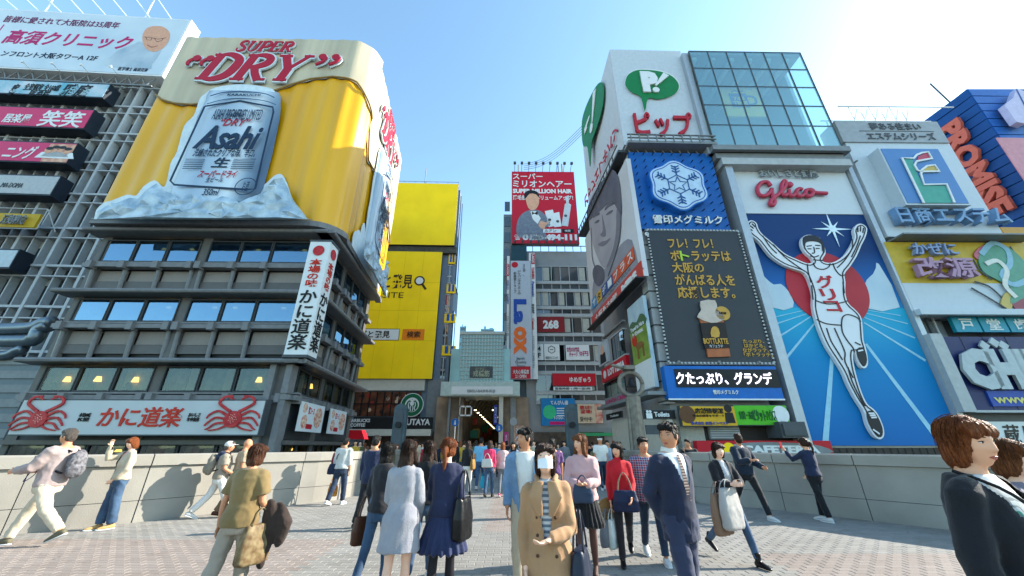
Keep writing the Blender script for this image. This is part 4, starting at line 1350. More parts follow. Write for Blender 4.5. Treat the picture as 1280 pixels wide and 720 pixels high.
L2 = RP.off(1.0)
m_lx = mat('banner_grey_white', '#a8b3bf', .5, var=.03)
t = flat_sign(L2, 'vertical_banner', 'tall white electronics shop banner with sideways blue and orange letters', 'banner', (638, 474), (663, 326), m_lx, .4)
dkb = mat('deep_blue_print', '#16439a', .5); orr = mat('warm_orange_print', '#d8641c', .5)
t.text('La', (642, 405), (658, 374), -.02, dkb, rot=True, bold=.05)
t.text('ox', (642, 443), (658, 408), -.02, orr, rot=True, bold=.05)
t.text('Japan\nQuality\nStore', (644, 459), (658, 446), -.02, grey_d)
t.panel('red_foot', red_p, (638.5, 473.5), (663, 458), -.02, 0)
t.text('大丸心斎橋店\n2.1 OPEN', (641, 472.5), (661, 462), -.03, white, bold=.02)
cx_, cz_ = t.p(643.5, 331); MB().disc(cx_, cz_, .42, 0, .02).build('round_mark', red_p, t.o)
t.text('ジャパンクオリティの', (647, 368), (651, 338), -.02, grey_d, vert=True)
t.text('新感覚ショップ', (642, 366), (645.5, 340), -.02, grey_d, vert=True)
t.text('さあ、', (653.5, 345), (656.5, 330), -.02, grey_d, vert=True)
t = flat_sign(L2.off(-.2), 'vertical_banner', 'narrow white vertical sign listing electronics makers, right of the tall banner', 'banner', (664, 474), (668.5, 316), white, .3)
t.panel('red_top', red_p, (664, 330), (668.3, 317), -.02, 0); t.text('LAOX', (665, 329), (667.8, 318), -.03, white, rot=True, bold=.03)
t.text('TOSHIBA', (665, 349), (667.8, 334), -.02, red_p, rot=True, bold=.03); t.text('Panasonic', (665, 371), (667.8, 352), -.02, dkb, rot=True, bold=.03)
t.text('SHARP', (665, 392), (667.8, 380), -.02, black, rot=True, bold=.03); t.text('Canon', (665, 412), (667.8, 398), -.02, red_p, rot=True, bold=.03); t.text('CITIZEN  OMRON', (665, 460), (667.8, 420), -.02, grey_m, rot=True)
t = flat_sign(L2.off(-.2), 'vertical_banner', 'narrow pale vertical sign of electronics makers, left of the tall banner', 'banner', (633, 474), (637, 320), white, .3)
t.panel('red_top', red_p, (633, 345), (636.5, 330), -.02, 0); t.text('LAOX', (633.6, 344), (636, 331), -.03, white, rot=True, bold=.03)
t.text('SEIKO', (633.6, 362), (636, 350), -.02, dkb, rot=True); t.text('CASIO', (633.6, 380), (636, 367), -.02, dkb, rot=True, bold=.03); t.text('OLYMPUS', (633.6, 420), (636, 395), -.02, grey_m, rot=True)
t = flat_sign(L2.off(-.2), 'rooftop_sign', 'dark teal rooftop neon panel just under the red billboard', 'sign', (639, 325), (658, 307), mat('teal_dark', '#1d3f4a', .4), .3)
W = RP.off(-.1)
flat_sign(W, 'window_sign', 'dark red window sign with the number 268', 'sign', (669, 415), (705, 396), mat('dark_red_panel', '#7c1a20', .5), .1, (('268', (679, 411), (698, 400), white, dict(bold=.05)),))
flat_sign(W, 'window_poster', 'narrow white 4F floor poster', 'poster', (669.5, 450), (679, 430), white, .1, (('4\nF', (672, 447), (676, 433), black, dict(bold=.02)),))
t = flat_sign(W, 'window_poster', 'white poster with black hexagon mark next to the 4F poster', 'poster', (680.5, 450), (699, 430), white, .1, (('個室ダイニング', (682, 449), (697, 445.5), black, {}),))
cx_, cz_ = t.p(689.5, 437); hx = [(cx_+.45*math.cos(R(60*i+30)), cz_+.45*math.sin(R(60*i+30))) for i in range(7)]
MB().stroke(hx, .08, 0, .02).stroke([(cx_-.2, cz_), (cx_+.2, cz_)], .08, 0, .02).build('hexagon', black, t.o)
flat_sign(W, 'window_poster', 'white poster with pink zero yen lettering', 'poster', (708, 450), (736, 431), white, .1, (('女性のお客様\nチャージ', (709, 446), (724, 434), m_mag, dict(bold=.02)), ('0円', (724.5, 445), (735, 439), m_mag, dict(bold=.02)),))
flat_sign(W, 'window_sign', 'red restaurant sign with white curved shape in the fifth row of windows', 'sign', (691, 482), (744, 467), red_p, .1, (('ゆめぎゅう', (712, 478), (738, 471), white, dict(bold=.02)),))
flat_sign(W, 'window_poster', 'white strip of prices under the red restaurant sign', 'poster', (692, 488), (740, 483.5), white, .1, (('営業時間 11時〜翌2時', (694, 487.2), (738, 484.2), black, {}),))
t = flat_sign(W.off(.3), 'wall_poster', 'blue poster with green figure and pink strip beside the street lamp column', 'poster', (677, 532), (718, 498), mat('poster_blue', '#0d6fa8', .5), .2, (('てんびん座', (688, 506), (710, 500.5), white, dict(bold=.018)), ('10:00-22:00', (693, 524), (716, 520), white, {})))
cx_, cz_ = t.p(687, 515); MB().disc(cx_, cz_, .75, 0, .02).build('green_mark', mat('poster_green', '#2fae7a', .5), t.o)
for i in range(4): t.panel('text_line', white, (696, 511+i*3), (715, 510+i*3), -.01, 0)
t.panel('pink_strip', m_mag, (687, 531), (716, 527), -.02, 0)
flat_sign(W.off(.3), 'wall_poster', 'cream poster with red characters beside the blue poster', 'poster', (723, 529), (743, 505), mat('poster_cream', '#b9aa92', .6), .1, (('第5陣\n登場!', (725, 517), (740, 507), red_p, dict(bold=.02)), ('受付中', (725, 527), (740, 521), black, {})))
flat_sign(W.off(.3), 'wall_poster', 'red and cream narrow poster right of the cream poster', 'poster', (744.5, 529), (752, 505), mat('poster_red', '#a8433a', .6, hex2='#c9b6a0', scale=2), .1)

# ================================================================ RIGHT: corner building with stacked boards
def through(px, py, D): return ray(px, py)[0]/ray(px, py)[1]*D
cxp = through(808, 345, 20.5)
PP = Plane(cxp, 20.5, 1.5)
PS = Plane(cxp, 20.5, -85.5)
m_con = mat('pale_facade', '#8f9499', .6, var=.08, scale=1)
proot = empty('corner_building', (cxp, 20.5, 0), 0, 'corner building on the right carrying the speech bubble sign, snowflake board and coffee drink board', 'building')
def psub(o, pl, u=0, z=0):
    p = pl.pt(u, z); o.location = (p[0]-cxp, p[1]-20.5, z); o.rotation_euler = (0, 0, pl.yaw); return o
uR = PP.uz(940, 400)[0]; uF = PS.uz(745, 450)[0]
ztop = PP.uz(800, 186)[1]
v = [(.35, .4), (uR, .4+uR*.026), (uR, 16), (1.2, 16)]
mb = MB(); mb.v = [(x, y, 0) for x, y in v]+[(x, y, ztop) for x, y in v]; mb.f = [(4, 5, 6, 7), (0, 1, 5, 4), (1, 2, 6, 5), (2, 3, 7, 6), (3, 0, 4, 7)]
mb.build('wall', m_con, proot)
psub(MB().box(-.8, .0, .0, .5, 3.5, ztop).build('corner_pier', grey_l, proot), PS, -.0, 0)
for i in range(18):
    psub(MB().box(-.85, .05, -.03, .5, 0, .07).build('pier_joint', grey_d, proot), PS, 0, 3.6+i*1.05)
rail = MB()
zr = PP.uz(800, 184)[1]
rail.box(-.2, uR+.2, -.9, .3, -.1, .1).box(-.2, uR+.2, -.95, -.85, .3, .36).box(-.2, uR+.2, -.95, -.85, .6, .66)
for i in range(9): rail.box(i*.6, i*.6+.06, -.95, -.85, 0, .66).bar((i*.6, -.2, -.1), (i*.6+.3, -.2, -.7), .06)
psub(rail.build('service_walkway', grey_m, proot), PP, 0, zr-.35)
rail = MB().box(uF, .1, -.7, .3, -.1, .1).box(uF, .1, -.75, -.68, .5, .55)
for i in range(16): rail.box(uF+i*.7, uF+i*.7+.05, -.75, -.68, 0, .55)
psub(rail.build('service_walkway', grey_d, proot), PS, 0, zr-.5)

# pip box sign
m_pip = mat('pip_white', '#b6bdc4', .6, var=.06, scale=4, bump=.5, bscale=25)
t = Thing(PP.off(.25), 'box_sign', 'white rooftop cube sign with green speech bubbles and red katakana', 'sign', 783, 181)
x0, x1, z0, z1 = t.r((784, 181), (850.5, 64))
x0 = -.15
uSf = PS.uz(726, 200)[0]
MB().box(x0, x1, 0, -uSf, z0, z1).build('cube', m_pip, t.o)
m_grn = mat('bubble_green', '#06703a', .5); m_prd = mat('pip_red', '#a81a2c', .5)
def bubble(T, pl_pts, y, w_):
    pass
oval = [(781.5, 103), (785, 94), (795, 88.5), (808, 88), (825, 90), (840, 96), (848, 106), (846, 115), (836, 121.5), (822, 124.5), (810, 123.5), (806, 139.5), (801, 122), (790, 116), (783.5, 110)]
t.art('bubble_edge', white, [(a+(a-815)*.03, b+(b-108)*.03) for a, b in oval], 0, .08, 3)
t.art('speech_bubble', m_grn, oval, -.08, .05, 3)
t.text('P', (804, 116), (820, 91), -.14, white, bold=.08, th=.12)
t.line('exclamation', white, [(819, 108), (832, 94)], [.12, .5], -.14, .12)
cx_, cz_ = t.p(819.5, 113.5, .14); MB().disc(cx_, cz_, .26, -.14, .12, 18).build('exclamation_dot', white, t.o)
t.text('ピップ', (795, 171), (862, 143), -.02, m_prd, bold=.018, th=.2)
# strengthen with strokes: pi p pu
# left side of the cube
ts = Thing(PS.off(.28), 'box_sign', 'tmp', 'sign', 779, 181)
sideobjs = []
ovs = [(728, 171), (728, 152), (732, 136), (740, 118), (748, 105), (754, 104), (755.5, 118), (753, 137), (748, 155), (741, 175), (739.5, 186), (738, 208), (735, 184), (730, 183)]
sideobjs.append(ts.art('speech_bubble', m_grn, ovs, 0, .06, 3))
sideobjs.append(ts.text('P', (731.5, 168), (737.5, 142), -.08, white, bold=.08, th=.06))
sideobjs.append(ts.line('exclamation', white, [(740.5, 153), (743.5, 113)], [.25, .9], -.08, .06))
ax, az = ts.p(739.5, 160, .08); sideobjs.append(MB().disc(ax, az, .45, -.08, .06, 18).build('exclamation_dot', white, ts.o))
sideobjs.append(ts.text('ピップエレキバン', (731, 247), (773, 168), -.03, m_prd, bold=.018, th=.05))
off_ = Vector(ts.o.location)-Vector(t.o.location)
c_, s_ = math.cos(-t.pl.yaw), math.sin(-t.pl.yaw)
for o in sideobjs:
    o.parent = t.o
    o.location = (off_.x*c_-off_.y*s_, off_.x*s_+off_.y*c_, off_.z)
    o.rotation_euler = (0, 0, PS.yaw-t.pl.yaw)
bpy.data.objects.remove(ts.o)

# snowflake dairy board
m_snow = mat('snow_blue', '#0d4d92', .5, hex2='#0f5ba6', scale=1)
t = Thing(PP.off(.3), 'billboard', 'deep blue dairy board with a white snowflake emblem and white characters', 'billboard', 805, 287)
x0, x1, z0, z1 = t.r((805, 286), (881, 192)); x0 = t.p(801, 286)[0]; x1 = t.p(913, 286)[0]
box('face', m_snow, t.o, x0, x1, 0, .3, z0, z1)
pins = []
pm = arrays_mesh('pin', *(lambda b: (b.v, b.f))(MB().bar((0, 0, 0), (.0, -.28, -.06), .05)))
for i in range(9):
    for j in range(11):
        link('lamp_pin', pm, navy_m if not pm.materials else None, t.o, (x0+.3+i*(x1-x0-.5)/8, 0, z0+.3+j*(z1-z0-.5)/10))
cx_, cz_ = t.p(847, 232, .4)
def blob(r, k=6, a=.07): return [(cx_+r*(1+a*math.cos(k*q))*math.cos(q+R(90)), cz_+r*(1+a*math.cos(k*q))*math.sin(q+R(90))) for q in [2*math.pi*i/60 for i in range(60)]]
MB().poly(blob(1.9), 0, .5).build('emblem_edge', mat('emblem_blue', '#1c62b4', .5), t.o)
MB().poly(blob(1.82), -.5, .03).build('emblem_plate', mat('emblem_pale', '#a9c0d6', .5), t.o)
MB().stroke(blob(1.68)+blob(1.68)[:1], .05, -.53, .02).build('emblem_line', blue_p, t.o)
sn = MB()
for q in range(6):
    a = R(90+60*q)
    d = (math.cos(a), math.sin(a)); e = (-d[1], d[0])
    P = lambda r, s: (cx_+d[0]*r+e[0]*s, cz_+d[1]*r+e[1]*s)
    sn.stroke([P(.75, 0), P(1.5, 0)], .09, -.53, .03)
    for rr in (.95, 1.18, 1.38):
        for s_ in (-1, 1): sn.stroke([P(rr, 0), P(rr+.16, .26*s_)], .08, -.53, .03)
    sn.stroke([P(.75, 0), (cx_+.75*math.cos(a+R(60)), cz_+.75*math.sin(a+R(60)))], .06, -.53, .03)
st_ = []
for q in range(11):
    a = R(90+36*q); r_ = .62 if q % 2 == 0 else .27
    st_.append((cx_+r_*math.cos(a), cz_+r_*math.sin(a)))
sn.stroke(st_, .06, -.53, .03)
sn.build('snowflake', mat('snow_line', '#1d4f88', .5), t.o)
t.text('雪印メグミルク', (817, 280), (901, 270.5), -.05, white, bold=.018, th=.1)

# coffee drink board
m_char = mat('charcoal_board', '#33373c', .5, var=.06, scale=.6)
m_gold = mat('gold_print', '#b98e3c', .5)
t = Thing(PP.off(.45), 'billboard', 'dark grey coffee drink board with golden lettering and a printed bottle', 'billboard', 838, 452)
x0, x1, z0, z1 = t.r((838, 452), (921, 290)); x0 = t.p(837, 452)[0]
box('face', m_char, t.o, x0, x1, 0, .25, z0, z1)
fr = MB()
for i in range(40):
    z = z0+(z1-z0)*i/39
    fr.box(x0-.12, x0-.02, -.06, .0, z-.05, z+.05).box(x1+.02, x1+.12, -.06, .0, z-.05, z+.05)
for i in range(28):
    x = x0+(x1-x0)*i/27
    fr.box(x-.05, x+.05, -.06, 0, z0-.12, z0-.02).box(x-.05, x+.05, -.06, 0, z1+.02, z1+.12)
fr.build('edge_lamps', grey_l, t.o, kind='stuff')
box('frame', grey_m, t.o, x0-.16, x1+.16, 0.02, .24, z0-.16, z0-.002); box('frame', grey_m, t.o, x0-.16, x1+.16, .02, .24, z1+.002, z1+.16)
for s_, a, b in (('フレ！フレ！', (836, 310), (889, 299.5)), ('ボ　ラッテは', (839, 326.5), (911, 314)), ('大阪の', (841, 341), (878, 328.5)), ('がんばる人を', (845, 357), (916, 343.5)), ('応援します。', (848, 373), (916, 359))):
    t.text(s_, a, b, -.01, m_gold, bold=.018, th=.04)
t.text('ト', (851, 326), (860, 314), -.03, mat('lime_print', '#9fbf3a', .5), bold=.018, th=.04)
cx_, cz_ = t.p(808.5, 292.5); MB().disc(cx_, cz_, .14, 0, .02, 6).build('small_mark', white, t.o)
t.text('たっぷり、\nはかどる、\nながラッテ、\n「ボトラッテ」', (930, 446), (960, 424.5), -.01, m_gold, bold=.018)
cream_b = mat('bottle_cream', '#b8a89c', .4, var=.08); latte = mat('bottle_latte', '#a05a34', .4, var=.1); dlab = mat('bottle_label', '#231a18', .5)
t.art('bottle', latte, [(872, 394), (893, 392), (903, 398), (912, 446), (884, 447), (880, 420)], -.02, .1)
t.art('bottle_cap', cream_b, [(875, 377), (893, 376), (896, 387), (905, 397), (900, 402), (888, 404), (871, 397), (876, 388)], -.08, .08, 2)
t.art('bottle_label', dlab, [(875, 404), (906, 403), (912, 435), (881, 436)], -.12, .03)
t.text('BOTTLATTE', (880, 430), (909, 423), -.16, m_gold, bold=.03); t.text('カフェラテ', (887, 434.5), (903, 431), -.16, white)
t.art('label_figure', m_gold, [(889, 421), (889, 411), (893, 408), (898, 411), (899, 421)], -.16, .02, 2)
cx_, cz_ = t.p(903.5, 391.5, .16); MB().disc(cx_, cz_, .42, -.12, .04, 20).build('new_badge', m_gold, t.o)
t.text('NEW', (899.5, 393), (907.5, 390), -.17, black)
# led board
t = Thing(PP.off(.6), 'led_sign', 'blue framed LED ticker with white scrolling characters under the drink board', 'sign', 838, 498)
x0, x1, z0, z1 = t.r((838, 498), (970.5, 458)); x0 = t.p(836, 498)[0]; x1 = t.p(978, 490)[0]
m_lb = mat('led_blue', '#0b5fae', .5)
box('face', m_lb, t.o, x0, x1, 0, .5, z0, z1)
box('frame', white, t.o, x0-.02, x1+.02, -.03, .05, z0-.08, z0-.003)
a0_, a1_, b0_, b1_ = t.r((846, 484), (966, 462))
box('screen', black, t.o, a0_, a1_+.15, -.05, 0, b0_, b1_)
t.text('クたっぷり、グランデ', (846.5, 480.5), (963, 465.5), -.06, mat('led_white', '#e6e0ee', .5, emit=.8), bold=.018)
t.text('雪印メグミルク', (892, 493), (922, 487.5), -.01, white, bold=.018)
for u in (.8, 3, 5.2):
    psub(MB().bar((u, 0, 0), (u, -.6, .0), .12).build('bracket', grey_m, proot), PP, 0, PP.uz(880, 455)[1])
# lower boards and cafe
t = flat_sign(PP.off(.6), 'shop_sign', 'yellow estate shop signboard with black characters, left of the green one', 'sign', (854, 532), (917, 508), mat('estate_yellow', '#c79a1e', .5), .3, (
    ('店舗情報館', (869, 517), (903, 510), black, dict(bold=.018)), ('飲食店開業をサポート', (866, 521), (905, 518), black, {}), ('株式会社 店舗インベスト', (864, 531), (910, 527), dkb, dict(bold=.018))))
cx_, cz_ = t.p(859, 518); MB().disc(cx_, cz_, .42, 0, .02).build('round_mark', mat('brown_mark', '#5a3a22', .5), t.o)
cx_, cz_ = t.p(911, 517); MB().disc(cx_, cz_+.25, .2, 0, .02, 14).poly([(cx_-.25, cz_-.45), (cx_-.2, cz_+.05), (cx_+.2, cz_+.05), (cx_+.25, cz_-.45)], 0, .02).build('printed_figure', black, t.o)
t = flat_sign(PP.off(.6), 'shop_sign', 'bright green letting agency signboard, right of the yellow one', 'sign', (922, 531), (982, 507), mat('letting_green', '#4aa81e', .5), .3, (
    ('賃貸・売買', (925, 524), (942, 514), mat('dark_green_print', '#0c5a2a', .5), dict(bold=.018)), ('ピタットハウス', (943, 526.5), (968, 512), mat('dark_green_print', '#0c5a2a', .5), dict(bold=.018))))
cx_, cz_ = t.p(976, 518); MB().disc(cx_, cz_, .42, 0, .02).poly([(cx_-.1, cz_-.3), (cx_+.2, cz_-.35), (cx_-.15, cz_-.65)], 0, .02).build('white_balloon', white, t.o)
x0 = .3
zc_ = PP.uz(900, 533)[1]
psub(MB().box(.3, uR+1, .1, .5, 0, zc_).build('cafe_wall', mat('brown_black_wall', '#2a2523', .6), proot), PP, 0, 0)
psub(MB().box(2.0, 3.6, -.05, .1, -.35, .35).build('vent_grille', grey_m, proot), PP, 0, PP.uz(880, 540)[1])
for i in range(6): psub(MB().box(2.05, 3.55, -.1, -.05, -.28+i*.11, -.24+i*.11).build('vent_slat', grey_l, proot), PP, 0, PP.uz(880, 540)[1])
u_ = PP.uz(960, 540)[0]
psub(MB().box(u_, u_+1.3, -1.0, .1, -.3, .45).box(u_+.1, u_+1.2, -1.1, -1.0, -.2, .35).build('air_unit', grey_d, proot), PP, 0, PP.uz(960, 540)[1])
u0_ = PP.uz(866, 560)[0]; z_ = PP.uz(930, 568)[1]; zt_ = PP.uz(930, 551)[1]
t = empty('cafe_sign', PP.off(.5).pt(u0_, z_), PP.yaw, 'long red cafe sign with a grey panel of white capitals, half hidden behind the parapet', 'sign')
MB().box(0, 6.8, 0, .4, 0, zt_-z_).build('face', red_p, t)
MB().poly(smooth_curve([(.8, .02), (1.2, .35), (2.6, .55), (4.6, .55), (6.2, .4), (6.4, .02)], 3), 0, .03).build('grey_panel', grey_m, t)
text(t, 'CAFETERIA', 2.2, 6.1, .05, .42, -.03, white, .04, .05)
MB().disc(1.55, .25, .3, -.03, .04, 20).build('ball_mark', m_yel, t)

# ---- side facade boards
t = Thing(PS.off(.5), 'billboard', 'tall white billboard with grey portrait in a cap above a red strip', 'billboard', 741, 411)
x0, z0 = 0, 0
x1, zr_ = t.p(806, 362)
zt_ = t.p(783, 197)[1]
x1 = t.p(795, 280)[0]
box('face', mat('tv_board', '#b3b1b4', .55, hex2='#c0c2c8', scale=.2), t.o, 0, x1, 0, .3, 0, zt_)
pg = mat('portrait_grey', '#8b8790', .6, hex2='#9c989f', scale=.5); pdk = mat('portrait_dark', '#4a4854', .6, hex2='#5b5965', scale=.8); pmd = mat('portrait_mid', '#6c6974', .6)
t.art('printed_shoulders', mat('portrait_shirt', '#8d8c96', .6, hex2='#7a7884', scale=.6), [(741, 372), (742, 352), (752, 340), (762, 330), (772, 312), (780, 302), (790, 300), (798, 330), (800, 345), (742, 395)], -.0, .02, 2)
t.art('printed_face', pg, [(738, 268), (737, 285), (741, 305), (747, 322), (753, 333), (760, 334), (768, 322), (774, 303), (776, 285), (775, 262), (757, 256)], -.02, .01, 3)
t.art('printed_shade', pmd, [(771, 262), (776, 262), (776, 290), (772, 308), (764, 328), (758, 334), (766, 312), (770, 290)], -.03, .01, 3)
t.art('printed_cap', pdk, [(736, 276), (734, 262), (738, 250), (746, 236), (756, 222), (766, 212), (773, 222), (776, 242), (777, 268), (772, 262), (764, 252), (752, 262), (742, 270)], -.04, .01, 2)
t.line('printed_eyebrow', pdk, [(741.5, 272), (745, 268), (749.5, 267)], [.1, .3, .2], -.04, .01)
t.line('printed_eyebrow', pdk, [(756, 262), (761, 256), (768, 254)], [.2, .35, .1], -.04, .01)
t.art('printed_eye', pdk, [(743, 279), (746, 275.5), (749.5, 275), (747, 278.5)], -.04, .01, 3)
t.art('printed_eye', pdk, [(757.5, 269), (761, 264.5), (766.5, 262.5), (763, 267)], -.04, .01, 3)
t.art('printed_nose', pmd, [(752.5, 268), (754.5, 276), (757, 288), (757, 295), (753, 296), (750.5, 293), (753.5, 288)], -.035, .01, 3)
t.art('printed_lips', pmd, [(747.5, 306), (752, 302), (757, 301), (763, 297.5), (759, 304), (753, 308)], -.035, .01, 3)
t.art('printed_headphone', pdk, [(742, 350), (741, 338), (746, 331), (754, 336), (755, 350), (748, 358)], -.04, .01, 3)
t.line('printed_wire', pdk, [(739, 285), (740, 320), (744, 335)], .12, -.05, .01, 3)
t.line('printed_wire', pdk, [(776, 255), (774, 300), (760, 345)], .12, -.05, .01, 3)
for i, (hx, ch) in enumerate((('#2a78b0', 'サ'), ('#c99a1c', 'タ'), ('#27447f', 'デ'), ('#27447f', 'ー'), ('#c24a22', 'プ'), ('#c24a22', 'ラ'), ('#c24a22', 'ス'))):
    xa = x1*.06+i*x1*.125; zb_ = zt_*(.17+.0*i)
    hh = zt_*.10
    o_ = box('title_block', mat('title_%s' % hx[1:], hx, .5), t.o, xa, xa+x1*.12, -.07, -.04, zb_, zb_+hh)
    text(t.o, ch, xa+x1*.02, xa+x1*.1, zb_+hh*.15, zb_+hh*.85, -.075, white if i != 1 else black, .01, .018)
text(t.o, 'SATURDAY PLUS', x1*.3, x1*.85, zt_*.135, zt_*.16, -.01, black, .01, .01)
box('red_strip', mat('strip_red', '#b8372a', .5), t.o, 0, x1, -.05, 0, 0, zt_*.115)
text(t.o, '土曜あさ8時', x1*.1, x1*.6, zt_*.03, zt_*.09, -.055, white, .01, .018)
text(t.o, 'MBS', x1*.68, x1*.93, zt_*.03, zt_*.09, -.055, white, .01, .08)
MB().box(0, x1, -.5, .1, -.15, -.05).build('lamp_ledge', black, t.o)

t = Thing(PS.off(.45), 'poster', 'tall green deer and mountain travel poster on the side wall above the parapet', 'poster', 797, 491)
x1 = t.p(820, 486)[0]; zt_ = t.p(803, 369)[1]
x1 = abs(x1)
box('sky_print', mat('poster_sky', '#8aa7bb', .5, hex2='#b6c3c6', scale=.8), t.o, 0, x1, 0, .2, 0, zt_)
box('grass_print', mat('poster_grass', '#5d7a28', .6, hex2='#8a9c46', scale=1.5), t.o, .05, x1-.05, -.02, 0, zt_*.3, zt_*.68)
box('foot_print', white, t.o, .05, x1-.05, -.02, 0, .05, zt_*.3)
MB().poly(smooth_curve([(.05, zt_*.68), (.05, zt_*.76), (x1*.25, zt_*.8), (x1*.5, zt_*.76), (x1*.75, zt_*.82), (x1-.05, zt_*.77), (x1-.05, zt_*.68)], 2), -.0, .03).build('mountain_print', mat('poster_mountain', '#45603f', .6), t.o)
text(t.o, 'Travel to Nara\nby Kintetsu.', x1*.1, x1*.92, zt_*.6, zt_*.73, -.05, white, .01, .03)
dm = mat('deer_brown', '#7d5a30', .7)
dz = zt_*.42; dx = x1*.5; k = x1*.3
d_ = MB().poly(smooth_curve([(dx-k*.7, dz+k*.5), (dx-k*.5, dz+k*.75), (dx+k*.5, dz+k*.7), (dx+k*.75, dz+k*.5), (dx+k*.7, dz+k*.3), (dx-k*.4, dz+k*.25)], 3), -.02, .03)
d_.poly([(dx-k*.65, dz+k*.5), (dx-k*.95, dz+k*1.15), (dx-k*.7, dz+k*1.2), (dx-k*.35, dz+k*.7)], -.02, .03)
d_.poly([(dx-k*1.2, dz+k*1.05), (dx-k*.9, dz+k*1.3), (dx-k*.65, dz+k*1.3), (dx-k*.7, dz+k*1.05)], -.02, .03)
for q in (-.5, -.35, .5, .65): d_.stroke([(dx+q*k, dz+k*.4), (dx+q*k*1.05, dz-k*.5)], k*.12, -.02, .03)
d_.build('printed_deer', dm, t.o)
MB().disc(x1*.25, zt_*.57, x1*.14, -.04, .02, 18).build('red_badge', m_or, t.o)

t = Thing(PS.off(.5), 'restaurant_sign', 'red hamburger restaurant sign with white capitals over the side windows', 'sign', 753, 479)
x1, _ = t.p(785, 464); zt_ = t.p(752, 462)[1]; x1 = t.p(783, 455)[0]
box('face', red_p, t.o, 0, x1, 0, .25, 0, zt_)
text(t.o, 'LOTTERIA', x1*.3, x1*.95, zt_*.25, zt_*.75, -.01, white, .02, .05)
MB().disc(x1*.15, zt_*.5, zt_*.3, 0, .02, 20).build('round_mark', white, t.o)
def side_win(a, b, m=GLd):
    p0, p1 = PS.off(.1).uz(*a), PS.off(.1).uz(*b)
    o = MB().box(p0[0]-.1, p1[0]+.1, -.05, .25, p0[1]-.1, p0[1]).box(p0[0]-.1, p1[0]+.1, -.05, .25, p1[1], p1[1]+.1).build('window', grey_l, proot)
    psub(o, PS.off(.1))
    n = 3
    for i in range(n):
        wx = (p1[0]-p0[0])/n
        q = box('pane', m, o, p0[0]+i*wx+.04, p0[0]+(i+1)*wx-.04, 0, .08, p0[1], p1[1])
side_win((757, 503), (780, 468)); side_win((766, 452), (778, 412)); side_win((753, 422), (778, 402))
t = Thing(PS.off(.4), 'poster', 'small pale poster with printed man in suit, left of the deer poster', 'poster', 749, 459)
x1 = t.p(760, 446)[0]; zt_ = t.p(748, 432)[1]
box('face', mat('poster_pale', '#a8b0ba', .5), t.o, 0, x1, 0, .15, 0, zt_)
MB().poly([(x1*.2, .1), (x1*.25, zt_*.5), (x1*.75, zt_*.5), (x1*.8, .1)], 0, .02).build('printed_suit', black, t.o); MB().disc(x1*.5, zt_*.65, x1*.15, -.0, .03, 14).build('printed_head', skin_flat, t.o)
t = Thing(PS.off(.35), 'shop_sign', 'small pink lettered strip under the side windows', 'sign', 757, 509)
x1 = t.p(783, 491)[0]
box('face', grey_m, t.o, 0, x1, 0, .1, 0, .6); text(t.o, 'LUNCH CAFE', .2, x1-.2, .15, .45, -.01, m_mag, .01, .03)
# white public toilet wing with dark signs
psub(MB().box(-8.5, .2, .0, .3, .0, 3.1).build('ground_floor_wall', offwhite, proot), PS.off(.2), 0, 0)
psub(MB().box(-8.8, .4, -.9, .2, 0, .18).build('canopy_slab', grey_m, proot), PS.off(.2), 0, 3.9)
psub(MB().box(.1, 1.8, .1, .3, .0, 3.1).build('ground_floor_wall', offwhite, proot), PP, 0, 0)
t = flat_sign(PP.off(.3), 'toilet_sign', 'black sign with small figures and white word Toilets', 'sign', (806, 523), (843, 513), black, .25, (('Toilets', (818, 521), (836, 515), white, dict(bold=.03)),))
for i, mm in enumerate((dkb, red_p)):
    cx_, cz_ = t.p(809.5+i*3.5, 517.5); MB().disc(cx_, cz_+.12, .07, 0, .02, 10).box(cx_-.08, cx_+.08, -.02, 0, cz_-.22, cz_+.04).build('figure', white, t.o)
t = flat_sign(PS.off(.45), 'toilet_sign', 'second black toilet sign, on the side wall facing the street', 'sign', (758, 525), (776, 514), black, .1, (('Toilets', (763, 522), (773, 517), white, dict(bold=.03)),))
MBv = MB()
pv = PP.uz(808, 543)
MBv.box(0, 1.1, -.05, .05, 0, .45)
psub(MBv.build('vent_grille', grey_d, proot), PP, pv[0], pv[1])

# ================================================================ athlete billboard building
GPl = Plane(through(1003, 400, 20.8), 20.8, .9)
m_silv = mat('silver_frame', '#a2a9b0', .4, metal=.3, var=.06)
gb = Thing(GPl, 'tower_building', 'silver framed tower with glass top storey carrying the running athlete billboard', 'building', 1003, 557, z=0)
bx0, bz0 = gb.p(1003, 557); bx1, bz1 = gb.p(1078, 268)
zmid = gb.p(1000, 267.5)[1]; ztp = gb.p(960, 205)[1]; x0g = gb.p(925, 268)[0]; x1g = gb.p(1079, 268)[0]
bz0 = gb.p(1090, 557)[1]
xl_ = gb.p(897, 203)[0]; xr_ = x1g+.25
box('wall', m_silv, gb.o, xl_, xr_+.2, .3, 15, 0, ztp+.2)
MB().poly([(xl_, 0), (x0g-.05, 0), (x0g-.05, ztp), (xl_, ztp)], .3, .9).build('pilaster', m_silv, gb.o)
box('pilaster', m_silv, gb.o, x1g+.03, xr_+.1, -.3, .3, 0, ztp)
box('plinth', mat('brown_plinth', '#38322e', .7, var=.2, scale=3), gb.o, x0g, x1g+.3, -.2, .3, 0, bz0-.1)
for i in range(22):
    box('plinth_joint', black, gb.o, x0g+i*(x1g-x0g)/22, x0g+i*(x1g-x0g)/22+.05, -.22, -.2, .6, bz0-.12)
